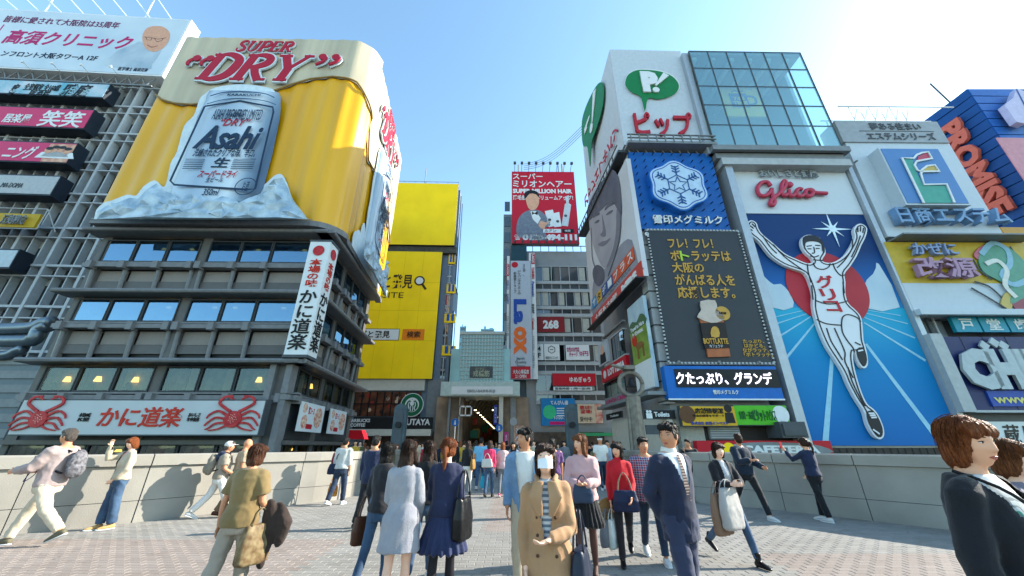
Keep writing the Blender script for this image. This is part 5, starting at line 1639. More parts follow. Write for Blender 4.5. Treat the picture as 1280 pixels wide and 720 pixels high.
# glass storey
GG = GPl.off(.9)
g0, gz0 = gb.p(889, 182, .9); g1, gz1 = gb.p(1005, 66, .9); g0 = gb.p(862, 68, .9)[0]; g1 = gb.p(1052, 182, .9)[0]
m_tg = bpy.data.materials.new('tinted_clear_glass'); m_tg.use_nodes = True
tt = m_tg.node_tree; tt.nodes.remove(tt.nodes['Principled BSDF'])
tr_ = tt.nodes.new('ShaderNodeBsdfTransparent'); tr_.inputs[0].default_value = (.72, .86, .84, 1)
gl_ = tt.nodes.new('ShaderNodeBsdfGlossy'); gl_.inputs['Roughness'].default_value = .03; gl_.inputs[0].default_value = (.75, .92, .88, 1)
mx_ = tt.nodes.new('ShaderNodeMixShader'); mx_.inputs[0].default_value = .26
tt.links.new(tr_.outputs[0], mx_.inputs[1]); tt.links.new(gl_.outputs[0], mx_.inputs[2]); tt.links.new(mx_.outputs[0], tt.nodes['Material Output'].inputs[0])
box('storey_floor', grey_m, gb.o, g0, g1, -.85, 14, gz0-.5, gz0)
box('storey_back', mat('storey_interior', '#a9b6b6', .7), gb.o, g0, g1, 5, 14, gz0, gz1-.3)
box('storey_roof', grey_l, gb.o, g0, g1, -.8, 14, gz1-.25, gz1+.05)
box('storey_side', m_silv, gb.o, g0-.45, g0-.02, -.7, 14, gz0-.5, gz1+.05)
box('storey_side', m_silv, gb.o, g1+.02, g1+.3, 1, 14, gz0-.5, gz1+.05)
nc, nr = 6, 5
cw_, ch_ = (g1-g0)/nc, (gz1-gz0)/nr
pm = arrays_mesh('glass_pane', *(lambda b: (b.v, b.f))(MB().box(.03, cw_-.03, -.9, -.86, .03, ch_-.03)))
for i in range(nc):
    for j in range(nr):
        link('glass_pane', pm, m_tg if not pm.materials else None, gb.o, (g0+i*cw_, 0, gz0+j*ch_))
for i in range(nc+1): box('mullion', grey_d, gb.o, g0+i*cw_-.025, g0+i*cw_+.025, -.93, -.8, gz0, gz1)
for j in range(nr+1): box('transom', grey_d, gb.o, g0, g1, -.92, -.82, gz0+j*ch_-.022, gz0+j*ch_+.022)
for i in range(6):
    box('storey_beam', white, gb.o, g0+.4+i*cw_, g0+.7+i*cw_, -.6, 4.9, gz1-.6, gz1-.3)
    box('railing_panel', white, gb.o, g0+.3+i*cw_, g0+cw_-.2+i*cw_, .6, .7, gz0+.1, gz0+1.1)
box('ledge', grey_m, gb.o, g0-.3, g1+.3, -1.1, .5, gz0-.5, gz0-.08)
box('storey_soffit', grey_m, gb.o, g0, g1, -.75, .5, gz0-.96, gz0-.45)
box('ledge', grey_l, gb.o, g0+.3, g1+.3, -.8, .5, gz0-1.5, gz0-.95)
for i in range(5):
    MB().bar((g0+1+i*2.2, -.7, gz0-1), (g0+1.6+i*2.2, .3, gz0-.5), .1).build('bracket', grey_m, gb.o)
t = Thing(GPl.off(-2.0), 'hanging_sign', 'yellow board with a coffee mug drawing hanging behind the glass of the top storey', 'sign', 905, 146)
x0, x1, z0, z1 = t.r((908, 145), (945, 103))
box('face', m_yel, t.o, x0, x1, 0, .15, z0, z1)
cx_, cz_ = (x0+x1)/2-.2, (z0+z1)/2-.2
MB().box(cx_-.8, cx_+.7, -.03, 0, cz_-.8, cz_+.8).stroke(smooth_curve([(cx_+.7, cz_+.5), (cx_+1.3, cz_+.4), (cx_+1.3, cz_-.3), (cx_+.7, cz_-.5)], 4, False), .2, 0, .03).stroke(smooth_curve([(cx_-.5, cz_+1.0), (cx_-.2, cz_+1.15), (cx_+.2, cz_+1.0), (cx_+.5, cz_+1.15)], 4, False), .1, 0, .03).build('mug_drawing', dkb, t.o)
text(t.o, '7:SE\nTIME', cx_-.65, cx_+.55, cz_-.5, cz_+.4, -.03, m_yel, .01, .04)

# white maker board
t = Thing(GPl.off(.05), 'billboard', 'white board with pink script maker name above the running athlete', 'billboard', 926, 267)
x0, z0 = t.p(926, 267); x1 = t.p(1079, 267)[0]; z1 = t.p(960, 205.5)[1]
box('face', mat('maker_white', '#bfc6cc', .5, var=.02), t.o, x0, x1, 0, .3, z0+.03, z1)
t.text('おいしさと健康', (950, 222), (1019, 213.5), -.12, mat('letter_grey', '#8f979e', .5), bold=.018, th=.12)
m_gp = mat('script_pink', '#b03850', .45)
z8 = lambda L: [(a/3.0+850, b/3.0+40) for a, b in L]
tb = MB()
for L in (z8([(343, 574), (330, 560), (308, 562), (294, 582), (298, 604), (316, 612), (336, 603), (347, 586)]), z8([(347, 584), (350, 610), (359, 634), (350, 647), (341, 638), (352, 621), (374, 604)]),
          z8([(374, 604), (393, 584), (401, 564), (394, 555), (385, 571), (384, 598), (394, 611), (405, 605)]),
          z8([(412, 590), (414, 608), (425, 612), (434, 604)]),
          z8([(462, 588), (450, 585), (440, 594), (442, 608), (455, 613), (470, 606)]),
          z8([(488, 588), (476, 592), (474, 606), (486, 613), (500, 606), (502, 592), (490, 588), (500, 596), (520, 600), (555, 602)])):
    P = smooth_curve([t.p(a, b, .3) for a, b in L], 5, False)
    tb.tube([(a, -.2, b) for a, b in P], .135, 8)
cx_, cz_ = t.p(850+415/3, 40+570/3, .3); tb.disc(cx_, cz_, .2, -.1, .2, 14)
tb.build('script_lettering', m_gp, t.o, smooth=True)

# the athlete billboard
t = Thing(GPl, 'athlete_billboard', 'giant blue billboard of a white running athlete with raised arms before a red disc', 'billboard', 1003, 557)
x0 = t.p(926, 268)[0]; x1 = t.p(1079, 268)[0]; z0 = t.p(1090, 557)[1]; z1 = t.p(1000, 268)[1]
q = lambda L: [(a/2.25+900, b/2.25+250) for a, b in L]
zh = t.p(*q([(300, 303)])[0])[1]
m_sea = mat('track_blue', '#0878b8', .45, hex2='#0a6bb0', scale=.25)
m_sk = bpy.data.materials.new('printed_sky'); m_sk.use_nodes = True
tn = m_sk.node_tree; tcn = tn.nodes.new('ShaderNodeTexCoord'); sp_ = tn.nodes.new('ShaderNodeSeparateXYZ'); rp = tn.nodes.new('ShaderNodeValToRGB')
mr = tn.nodes.new('ShaderNodeMapRange'); mr.inputs[1].default_value = zh; mr.inputs[2].default_value = z1
tn.links.new(tcn.outputs['Object'], sp_.inputs[0]); tn.links.new(sp_.outputs[2], mr.inputs[0]); tn.links.new(mr.outputs[0], rp.inputs[0]); tn.links.new(rp.outputs[0], tn.nodes['Principled BSDF'].inputs['Base Color'])
rp.color_ramp.elements[0].color = (*lin('#2f86bd'), 1); rp.color_ramp.elements[1].color = (*lin('#0c3468'), 1); rp.color_ramp.elements[1].position = .6
e_ = rp.color_ramp.elements.new(.25); e_.color = (*lin('#155a9e'), 1)
tn.nodes['Principled BSDF'].inputs['Roughness'].default_value = .6; tn.nodes['Principled BSDF'].inputs['Specular IOR Level'].default_value = .2
box('printed_sky', m_sk, t.o, x0, x1, 0, .3, zh, z1)
# track: deepens towards the foot as printed
m_tr = bpy.data.materials.new('printed_track'); m_tr.use_nodes = True
tn = m_tr.node_tree; tcn = tn.nodes.new('ShaderNodeTexCoord'); sp_ = tn.nodes.new('ShaderNodeSeparateXYZ'); rp = tn.nodes.new('ShaderNodeValToRGB')
mr = tn.nodes.new('ShaderNodeMapRange'); mr.inputs[1].default_value = z0; mr.inputs[2].default_value = zh
tn.links.new(tcn.outputs['Object'], sp_.inputs[0]); tn.links.new(sp_.outputs[2], mr.inputs[0]); tn.links.new(mr.outputs[0], rp.inputs[0]); tn.links.new(rp.outputs[0], tn.nodes['Principled BSDF'].inputs['Base Color'])
rp.color_ramp.elements[0].color = (*lin('#0862a8'), 1); rp.color_ramp.elements[1].color = (*lin('#2aa3c4'), 1); rp.color_ramp.elements[1].position = 1; e_ = rp.color_ramp.elements.new(.6); e_.color = (*lin('#0c7fb8'), 1)
tn.nodes['Principled BSDF'].inputs['Roughness'].default_value = .6; tn.nodes['Principled BSDF'].inputs['Specular IOR Level'].default_value = .2
box('printed_track', m_tr, t.o, x0, x1, 0, .3, z0, zh-.003)
cl = mat('printed_cloud', '#a9bfce', .6, hex2='#c2ced6', scale=.5)
t.art('printed_cloud', cl, q([(146, 302), (108, 205), (130, 222), (150, 238), (170, 236), (188, 252), (200, 270), (205, 302)]), -.01, .02, 2)
t.art('printed_cloud', cl, q([(400, 302), (405, 250), (412, 225), (430, 208), (438, 190), (446, 180), (505, 302)]), -.01, .02, 2)
lines = MB()
for L, w_ in ((q([(247, 308), (146, 331)]), .05), (q([(250, 318), (152, 350)]), .07), (q([(255, 328), (160, 388)]), .1), (q([(265, 348), (180, 452)]), .14), (q([(316, 432), (296, 686)]), .3),
              (q([(412, 310), (508, 325)]), .05), (q([(408, 318), (528, 348)]), .07), (q([(405, 330), (548, 388)]), .1), (q([(405, 345), (578, 452)]), .15), (q([(410, 405), (612, 672)]), .28)):
    P = t.pts(L, .01); lines.stroke(P, [w_*.6, w_], -.0, .02)
lines.build('track_lines', mat('line_pale', '#8fc0d6', .5), t.o)
st_ = MB(); cx_, cz_ = t.p(*q([(315, 82)])[0])
for i in range(8):
    a = R(45*i); L_ = 1.35 if i % 2 == 0 else .8
    st_.poly([(cx_+.1*math.cos(a+1.57), cz_+.1*math.sin(a+1.57)), (cx_-.1*math.cos(a+1.57), cz_-.1*math.sin(a+1.57)), (cx_+L_*math.cos(a), cz_+L_*math.sin(a))], -.005*i, .02)
st_.disc(cx_, cz_, .25, -.05, .02, 16).build('star', mat('star_pale', '#cfe3ee', .5), t.o)
a_, b_ = t.p(*q([(183, 222)])[0]), t.p(*q([(418, 270)])[0])
rd = math.hypot(b_[0]-a_[0], b_[1]-a_[1])/2
MB().disc((a_[0]+b_[0])/2, (a_[1]+b_[1])/2, rd, -.03, .02, 60).build('red_disc', mat('disc_red', '#9c1826', .5, hex2='#ad2030', scale=.3), t.o)
RUN = [(78, 62), (90, 57), (103, 65), (108, 80), (120, 97), (150, 122), (182, 150), (215, 166), (245, 178), (261, 174), (258, 163), (240, 147), (229, 125), (231, 106), (246, 98), (266, 100), (283, 108), (293, 128), (297, 150), (288, 166), (292, 174), (315, 176), (345, 160), (365, 135), (379, 105), (376, 85), (384, 70), (399, 67), (414, 80), (409, 105), (398, 127), (385, 157), (366, 187), (351, 207), (353, 232), (353, 262), (361, 290), (385, 313), (398, 333), (402, 370), (404, 395), (410, 415), (415, 440), (416, 462), (408, 473), (396, 468), (386, 450), (378, 425), (374, 440), (378, 470), (386, 502), (399, 542), (414, 573), (432, 588), (446, 606), (460, 640), (461, 664), (449, 673), (432, 661), (415, 631), (407, 600), (398, 583), (380, 555), (360, 517), (345, 482), (325, 450), (300, 411), (282, 371), (270, 336), (262, 300), (262, 266), (254, 236), (240, 207), (215, 196), (180, 183), (142, 157), (110, 117), (86, 97), (75, 80)]
body = mat('printed_body', '#cdd1d8', .5, hex2='#d6d9de', scale=.5)
P = smooth_curve(t.pts(q(RUN), .25), 3)
MB().poly(P, -.05, .2).build('athlete_figure', body, t.o)
ink = mat('print_ink', '#1a1c24', .5)
cen = (sum(p[0] for p in P)/len(P), sum(p[1] for p in P)/len(P))
inn = []
n = len(P)
for i in range(n+1):
    a, b, c = P[(i-1) % n], P[i % n], P[(i+1) % n]
    dx, dz = c[0]-a[0], c[1]-a[1]; L_ = math.hypot(dx, dz) or 1
    sgn = 1
    inn.append((b[0]+dz/L_*-.12*-1, b[1]-dx/L_*-.12*-1))
ar_ = sum(P[i][0]*P[(i+1) % n][1]-P[(i+1) % n][0]*P[i][1] for i in range(n))
s_ = 1 if ar_ < 0 else -1
inn = []
for i in range(n+1):
    a, b, c = P[(i-1) % n], P[i % n], P[(i+1) % n]
    dx, dz = c[0]-a[0], c[1]-a[1]; L_ = math.hypot(dx, dz) or 1
    inn.append((b[0]+s_*dz/L_*.13, b[1]-s_*dx/L_*.13))
MB().stroke(inn, .065, -.25, .02).build('figure_outline', ink, t.o)
t.art('figure_hair', ink, q([(234, 125), (233, 106), (248, 99), (268, 101), (284, 110), (293, 130), (294, 148), (287, 140), (285, 124), (272, 117), (252, 116), (240, 122), (239, 140)]), -.27, .02, 2)
D_ = [[(244, 130), (258, 128)], [(268, 127), (282, 128)], [(247, 137), (257, 137)], [(270, 136), (280, 136)], [(264, 132), (266, 148), (259, 149)], [(254, 157), (266, 160), (278, 156)], [(262, 168), (290, 170)],
      [(246, 180), (248, 200), (256, 232)], [(262, 176), (270, 190), (290, 195), (306, 188), (310, 178)], [(318, 178), (325, 196), (340, 212), (352, 210)], [(150, 125), (180, 158), (215, 184), (238, 200)],
      [(120, 100), (140, 130), (160, 150)], [(372, 110), (372, 135), (352, 168), (330, 190)], [(395, 100), (385, 130), (370, 160)], [(268, 282), (300, 292), (335, 290), (358, 284)], [(272, 336), (300, 348), (342, 352)],
      [(342, 352), (345, 330), (360, 322), (385, 330), (396, 342)], [(342, 352), (345, 372), (358, 395), (374, 415), (378, 428)], [(322, 360), (340, 400), (352, 430), (352, 455), (375, 500)], [(300, 360), (312, 395), (330, 425), (345, 450)],
      [(360, 470), (372, 510), (392, 552), (408, 580)], [(85, 72), (95, 80)], [(90, 66), (100, 76)], [(82, 80), (92, 86)], [(388, 78), (388, 90)], [(396, 74), (395, 88)], [(404, 78), (402, 92)], [(380, 400), (396, 408)], [(258, 240), (262, 280)], [(346, 230), (350, 262)]]
mb = MB()
for L in D_:
    P_ = t.pts(q(L), .27); P_ = smooth_curve(P_, 3, False) if len(P_) > 2 else P_
    mb.stroke(P_, .06, -.25, .03)
mb.build('figure_drawing', ink, t.o)
t.art('figure_shoe', ink, q([(384, 420), (400, 414), (408, 425), (413, 450), (408, 465), (398, 462), (388, 445)]), -.27, .02, 2)
t.art('figure_shoe', ink, q([(412, 600), (424, 592), (440, 604), (456, 640), (456, 662), (447, 667), (434, 655), (418, 628)]), -.27, .02, 2)
t.line('figure_laces', body, [q([(418, 600), (434, 600)]), q([(421, 606), (437, 605)]), q([(425, 612), (440, 611)]), q([(388, 425), (402, 422)]), q([(430, 645), (448, 658)])], .08, -.29, .02)
for ch, a, b in (('グ', (277, 248), (312, 212)), ('リ', (288, 282), (318, 250)), ('コ', (300, 314), (334, 284))):
    A, B = q([a])[0], q([b])[0]
    t.text(ch, A, B, -.27, red_p, bold=.018, th=.03, shear=-.1)

# ================================================================ apartment seller board, cold medicine board, letting board
def slope_tower():
    pl = Plane(through(1080, 250, 21.2), 21.2, .6)
    b = Thing(pl, 'narrow_building', 'grey building behind the apartment seller, medicine and letting boards, right of the athlete billboard', 'building', 1110, 296, z=0)
    x0 = b.p(1090, 250)[0]; x1 = b.p(1250, 296)[0]
    zt_ = b.p(1120, 300)[1]
    box('wall', mat('grey_side_wall', '#5d5f63', .7, var=.15), b.o, x0+.5, x1, .6, 3.6, 0, b.p(1120, 215)[1])
    for i in range(9):
        box('drain_pipe' if i % 5 == 0 else 'wall_panel', grey_m, b.o, x0-.1, x0+1.2+(i % 3)*.1, .3, .6, 1+i*1.9, 2.7+i*1.9)
    MB().tube([(x0+.1, .1, 0), (x0+.1, .1, zt_+3)], .09, 8).build('drain_pipe', grey_d, b.o)
    MB().tube([(x0+.5, .1, 0), (x0+.5, .1, zt_+2)], .06, 8).build('drain_pipe', grey_l, b.o)
    return pl, b
EP, eb = slope_tower()
E0 = EP.off(.6)
t = Thing(E0, 'billboard', 'white apartment seller board with a raised blue square mark and sunlit letters', 'billboard', 1112, 296)
x0 = t.p(1080, 230)[0]; x1 = t.p(1255, 294)[0]; z0 = t.p(1180, 296)[1]; z1 = t.p(1120, 179)[1]; zt_ = t.p(1120, 153)[1]
mw = mat('estem_white', '#b4bec6', .5, var=.03)
x0 = t.p(1110, 296)[0]; x1 = t.p(1256, 296)[0]
box('face', mw, t.o, x0, x1, 0, 1.4, z0, z1)
box('head_band', mat('estem_grey', '#8f959a', .5), t.o, x0-.2, x1-.1, -.1, 1.3, z1+.002, zt_)
t.text('夢ある住まい', (1089, 162), (1148, 154), -.13, grey_d, bold=.018); t.text('エステムシリーズ', (1086, 174.5), (1166, 166), -.13, grey_d, bold=.018)
MB().box(t.p(1075, 165, .12)[0], t.p(1168, 165, .12)[0], -.12, -.1, t.p(1120, 164.4, .1)[1], t.p(1120, 163.8, .1)[1]).build('rule', grey_d, t.o)
a0_, a1_, b0_, b1_ = t.r((1136, 256), (1174, 185), .8)
a0_ = t.p(1133, 256, .8)[0]; a1_ = t.p(1214, 256, .8)[0]
box('mark_box', mw, t.o, a0_, a1_, -.8, 0, b0_, b1_)
box('mark_face', mat('mark_blue', '#4a78ae', .5, var=.03), t.o, a0_+.12, a1_-.12, -.83, -.8, b0_+.12, b1_-.12)
zz = lambda L: t.pts([(1040+a/3.27, 80+b/3.27) for a, b in L], .85)
MB().poly(zz([(290, 390), (328, 390), (340, 435), (372, 498), (462, 498), (490, 568), (375, 568)]), -.83, .04).build('mark_green', mat('mark_green', '#3f9484', .5), t.o)
MB().poly(zz([(350, 380), (385, 363), (402, 386), (345, 398)]), -.83, .05).build('mark_red', m_gp, t.o)
MB().poly(zz([(368, 432), (385, 421), (414, 417), (432, 440), (364, 442)]), -.83, .05).build('mark_yellow', mat('mark_yellow', '#b9a255', .5), t.o)
MB().stroke(zz([(372, 570), (283, 386), (330, 388), (342, 374), (365, 365), (390, 362), (406, 388), (342, 400), (334, 415), (346, 436), (362, 442)]), .13, -.87, .06).stroke(zz([(362, 442), (436, 441), (417, 415), (385, 419), (364, 434), (360, 452), (374, 495), (465, 493), (497, 569)]), .13, -.87, .06).build('mark_outline', white, t.o)
t.text('日商エステム', (1119, 283), (1245, 263), -.1, mat('letter_blue_grey', '#6e8fb3', .5), bold=.018, th=.45)
t.text('日', (1114, 283), (1134, 263), -.1, mat('letter_blue_grey', '#6e8fb3', .5), bold=.018, th=.4) if 0 else None
rl = MB()
for i in range(9): rl.tube([(x0+i*(x1-x0)/8, .6, zt_), (x0+i*(x1-x0)/8, .6, zt_+.8)], .05, 5)
rl.tube([(x0-.4, .6, zt_+.75), (x1+.5, .6, zt_+.75)], .06, 5).tube([(x0-.4, -.9, zt_+.55), (x1+.5, -.9, zt_+.55)], .05, 5)
for i in range(6): rl.bar((x1-1-i*.8, .8, zt_), (x1-1.6-i*.8, .4, zt_+1.5+(i % 2)*.5), .07).bar((x1-1.6-i*.8, .8, zt_), (x1-1-i*.8, .4, zt_+1.8), .06)
rl.build('roof_frame', white, t.o)
rl = MB().box(x0, x1+1, -.9, .2, z0-.35, z0-.25).build('walkway', grey_m, t.o)

t = Thing(E0, 'billboard', 'yellow and white medicine board with raised mauve characters and a painted swirl', 'billboard', 1143, 395)
x0 = t.p(1145, 393)[0]; x1 = t.p(1290, 393)[0]+5; z0 = t.p(1200, 393)[1]; z1 = t.p(1200, 303)[1]; zm = t.p(1200, 354)[1]
box('lower_face', mw, t.o, x0, x1, 0, 1.2, z0, zm-.003); box('upper_face', mat('medicine_yellow', '#b79a2c', .5), t.o, x0, x1, 0, 1.2, zm, z1)
mv = mat('letter_mauve', '#a07c96', .5); mv2 = mat('letter_mauve_blue', '#7d8fb5', .5)
t.text('かぜに', (1140, 320), (1188, 306), -.15, mv2, bold=.018, th=.25)
t.text('改源', (1146, 349), (1208, 324), -.15, mv, bold=.018, th=.3)
for L, m_ in (([(1222, 322), (1232, 308), (1250, 306), (1268, 316), (1285, 335), (1300, 365), (1280, 372), (1262, 380), (1262, 360), (1245, 350), (1228, 340)], '#4f8a74'), ([(1216, 318), (1228, 307), (1244, 308), (1248, 320), (1236, 326), (1224, 326)], '#b8606e'),
              ([(1262, 370), (1280, 352), (1300, 372), (1290, 390), (1268, 386)], '#8a3c4a'), ([(1250, 380), (1256, 366), (1264, 372), (1262, 388)], '#b9a255')):
    t.art('painted_swirl', mat('swirl_%s' % m_[1:], m_, .5), L, -.03-.02*random.random(), .06, 3)
t.line('swirl_ribbon', mat('ribbon_blue', '#7fa9bd', .5), [(1226, 318), (1240, 304), (1258, 312), (1262, 330), (1252, 344), (1266, 356), (1284, 350)], .32, -.1, .03, 4)
t.line('swirl_ribbon', mat('ribbon_white', '#c9c9c2', .5), [(1232, 330), (1246, 326), (1258, 338), (1256, 356), (1270, 372)], .28, -.12, .03, 4)
t.line('swirl_line', ink, [[(1214, 360), (1235, 372), (1258, 386)], [(1218, 352), (1236, 358), (1252, 372)], [(1216, 324), (1225, 338), (1240, 350)], [(1262, 308), (1276, 330), (1278, 352)]], .1, -.08, .02, 4)
box('cover_strip', mw, t.o, x0, x1, -.3, .0, z0-.1, z0+.25)

t = Thing(EP.off(.3), 'shop_sign', 'row of turquoise dentist tiles with white characters under the medicine board', 'sign', 1197, 415)
x0 = t.p(1197, 415)[0]; z0 = t.p(1230, 415)[1]; z1 = t.p(1230, 396)[1]
for i, ch in enumerate('戸堂歯科'):
    o = box('tile', mat('tile_turquoise', '#1787a0', .5), t.o, x0+i*1.62, x0+i*1.62+1.5, 0, .2, z0, z1)
    text(t.o, ch, x0+i*1.62+.35, x0+i*1.62+1.15, z0+.12, z1-.12, -.01, white, .01, .018)
t = Thing(E0, 'billboard', 'navy letting board with big grey capitals and a web address strip', 'billboard', 1215, 513)
x0 = t.p(1213, 513)[0]; x1 = x0+10; z0 = t.p(1240, 513)[1]; z1 = t.p(1240, 421)[1]
box('face', mat('letting_navy', '#1a2456', .5, var=.08), t.o, x0, x1, 0, .6, z0, z1)
box('frame', grey_l, t.o, x0-.7, x0-.01, -.3, .6, z0-.1, z1+.1); box('frame', grey_l, t.o, x0, x1, -.2, .6, z0-.12, z0-.003)
for i in range(8):
    box('panel_joint', navy_m, t.o, x0+i*1.3, x0+i*1.3+.05, -.015, 0, z0, z1)
x_a = t.p(1216, 485)[0]
text(t.o, 'CHINTAI', x_a-.4, x_a+8.2, t.p(1240, 488)[1], t.p(1240, 437)[1], -.15, mat('letter_silver', '#a6b0b4', .5), .15, .09, space=.9)
xa = t.p(1243, 505)[0]
box('address_strip', dkb, t.o, xa-.2, x1, -.08, 0, z0+.2, z0+1.0)
text(t.o, 'www.chintai.net', xa, xa+5.5, z0+.35, z0+.8, -.09, mat('print_pale_yellow', '#c9c26a', .5), .01, .02)
for (a, b) in ((1228, 428), (1240, 424), (1252, 428)):
    cx_, cz_ = t.p(a+3, b+4, .2)
    MB().poly([(cx_-.3, cz_), (cx_, cz_+.3), (cx_+.3, cz_), (cx_, cz_-.3)], -.1, .1).build('diamond', mat('letter_silver', '#a6b0b4', .5), t.o)
t = Thing(EP.off(.3), 'poster', 'white banner with black brush writing at the right edge of the picture', 'poster', 1243, 560)
x0 = 0; z1 = t.p(1243, 527)[1]
box('face', white, t.o, 0, 4, 0, .1, 0, z1); text(t.o, '蔵しい', .7, 3.4, .15, z1-.15, -.01, black, .01, .018, shear=.3)
text(t.o, '大阪名物串', .15, .4, .1, z1-.2, -.01, black, .01, vert=True)
box('backing', grey_d, t.o, -1, 6, .1, .3, -1.4, z1+.9)

# ================================================================ lender building at the right edge
cxl = through(1208, 110, 25)
QF = Plane(cxl, 25, 1); QS = Plane(cxl, 25, -85.5)
m_pb = mat('lender_blue', '#0e3f78', .5, hex2='#124a8c', scale=.6)
t = empty('lender_building', (cxl, 25, 0), 0, 'blue clad lender building at the right edge with pink letters running down its side', 'building')
zt_ = QF.uz(1210, 111)[1]
def qsub(o, pl, u=0, z=0):
    p = pl.pt(u, z); o.location = (p[0]-cxl, p[1]-25, z); o.rotation_euler = (0, 0, pl.yaw); return o
MB().box(0, 16, .02, 9, 0, zt_).build('wall', m_pb, t)
for i in range(40):
    qsub(MB().box(-7.5, 0, -.06, .3, .06, .9).build('cladding_panel', m_pb, t), QS, 0, zt_-1-i*.95)
    if i < 8: qsub(MB().box(0, 12, -.06, .02, .06, .9).build('cladding_panel', mat('lender_blue_front', '#1b5aa6', .5), t), QF, 0, zt_-1-i*.95)
m_sal = mat('salmon_letter', '#c4604e', .5)
a, b = QS.off(.2).uz(1182, 150), QS.off(.2).uz(1262, 268)
a_ = QS.off(.2).uz(1165, 165); 
uA = QS.off(.2).uz(1178, 172)[0]; uB = QS.off(.2).uz(1200, 145)[0]
o = text(t, 'PROMISE', uA, uB, QS.off(.2).uz(1268, 262)[1], QS.off(.2).uz(1195, 150)[1], 0, m_sal, .35, .05, rot=True)
qsub(o, QS.off(.2))
m_pk = mat('lender_pink', '#c0808a', .5); m_lil = mat('mark_lilac', '#b9b3cf', .5)
p0, p1 = QF.off(.1).uz(1255, 215), QF.off(.1).uz(1255, 172)
qsub(MB().box(QF.uz(1252, 185)[0], 14, -.1, -.02, p0[1]-9, p1[1]).build('pink_panel', m_pk, t), QF)
P = [QF.off(.4).uz(a_, b_) for a_, b_ in ((1247, 137), (1258, 128), (1262, 116), (1272, 120), (1280, 136), (1290, 150), (1272, 160), (1262, 158))]
qsub(MB().poly(P, 0, .5).build('folded_mark', m_lil, t), QF.off(.4))
qsub(MB().stroke([QF.off(.4).uz(1262, 118), QF.off(.4).uz(1278, 150)], .1, -.5, .03).build('mark_fold', m_pb, t), QF.off(.4))
MB().tube([(3, 3, zt_), (1.6, 3, zt_+4.5)], .08, 6).build('antenna', grey_d, t)
t = Thing(QF.off(.8), 'sign', 'small yellow box sign on the right edge above the medicine board', 'sign', 1265, 308)
MB().box(0, 3, 0, 1, 0, t.p(1265, 284)[1]).build('face', mat('box_orange', '#b8862c', .5), t.o)

# ================================================================ street furniture
m_stone = mat('dark_green_stone', '#3c4a50', .6, hex2='#4c5a5e', scale=3)
for (px, lab) in ((500, 'dark rounded stone pillar left of the street entrance, above the crowd'), (714.5, 'dark rounded stone pillar right of the street entrance')):
    D = 21.5
    x = through(px, 530, D); pl = Plane(x, D, 0); hz = pl.uz(px, 505)[1]
    t = empty('stone_pillar', (x, D, 0), 0, lab, 'pillar')
    MB().box(-.34, .34, -.2, .2, 0, hz-.3).poly([(-.34, hz-.31)]+[(.34*math.cos(a)*-1, hz-.3+.3*math.sin(a)) for a in [math.pi*i/12 for i in range(13)]]+[(.34, hz-.31)], .2, .4).build('shaft', m_stone, t)
    MB().poly([(-.2, 1), (.2, 1), (.2, hz-.5), (0, hz-.25), (-.2, hz-.5)], -.2, .04).build('recessed_panel', grey_d, t)
    MB().tube([(0, -.24, hz-1.1), (0, -.4, hz-1.1)], .16, 16).build('lamp', black, t)
    box('base', grey_m, t, -.45, .45, -.3, .3, 0, .35)
D = 16.5
x = through(795, 520, D); pl = Plane(x, D, 0)
t = empty('bell_post', (x, D, 0), 0, 'weathered metal post with a ring holding a bell, by the toilets', 'post')
zb_ = pl.uz(795, 496)[1]; zc_ = pl.uz(793, 480)[1]; zt_ = pl.uz(793, 465)[1]
m_cop = mat('weathered_copper', '#6f6a62', .5, metal=.3, var=.25, scale=5)
MB().tube([(.0, 0, 0), (.0, 0, zb_)], .26, 10).tube([(-.35, 0, 0), (-.25, 0, zb_)], .1, 8).build('post', m_cop, t)
P = [(.5*math.cos(2*math.pi*i/24)-.05, 0, zc_+.5*math.sin(2*math.pi*i/24)) for i in range(25)]
MB().tube(P, .1, 8).build('ring', m_cop, t, smooth=True)
MB().tube([(-.05, 0, zc_+.25), (-.05, 0, zc_+.15), (-.05, 0, zc_), (-.05, 0, zc_-.12)], [.05, .1, .14, .24], 14).build('bell', black, t)
MB().box(-.35, .15, -.25, .25, zc_+.6, zt_+.25).build('cap', m_cop, t)
MB().tube([(-.05, -.05, zt_+.1), (-.9, -.3, zt_+.25)], .07, 8).build('arm', m_cop, t)
for (px, py, D, nm, c, lab) in ((569, 528, 40, 'road_sign', '#1c5ea8', 'round blue road sign on a pole left of the arcade gate'), (624, 535, 42, 'road_sign', '#1c5ea8', 'round blue road sign in front of the arcade gate column'), (642, 527, 40, 'road_sign', '#8f979d', 'grey back of a round road sign on a pole right of the arcade gate')):
    x = through(px, py, D); pl = Plane(x, D, 0); z = pl.uz(px, py)[1]
    t = empty(nm, (x, D, 0), 0, lab, 'sign')
    MB().disc(0, z, .38, -.05, .04, 24).build('disc', mat('road_sign_'+c[1:], c, .5), t)
    MB().tube([(0, 0, 0), (0, 0, z+.4)], .05, 8).build('pole', grey_l, t)
    if c == '#1c5ea8': MB().disc(0, z+.12, .07, -.09, .02, 10).poly([(-.1, z-.22), (-.06, z+.03), (.06, z+.03), (.1, z-.22)], -.09, .02).build('symbol', white, t)
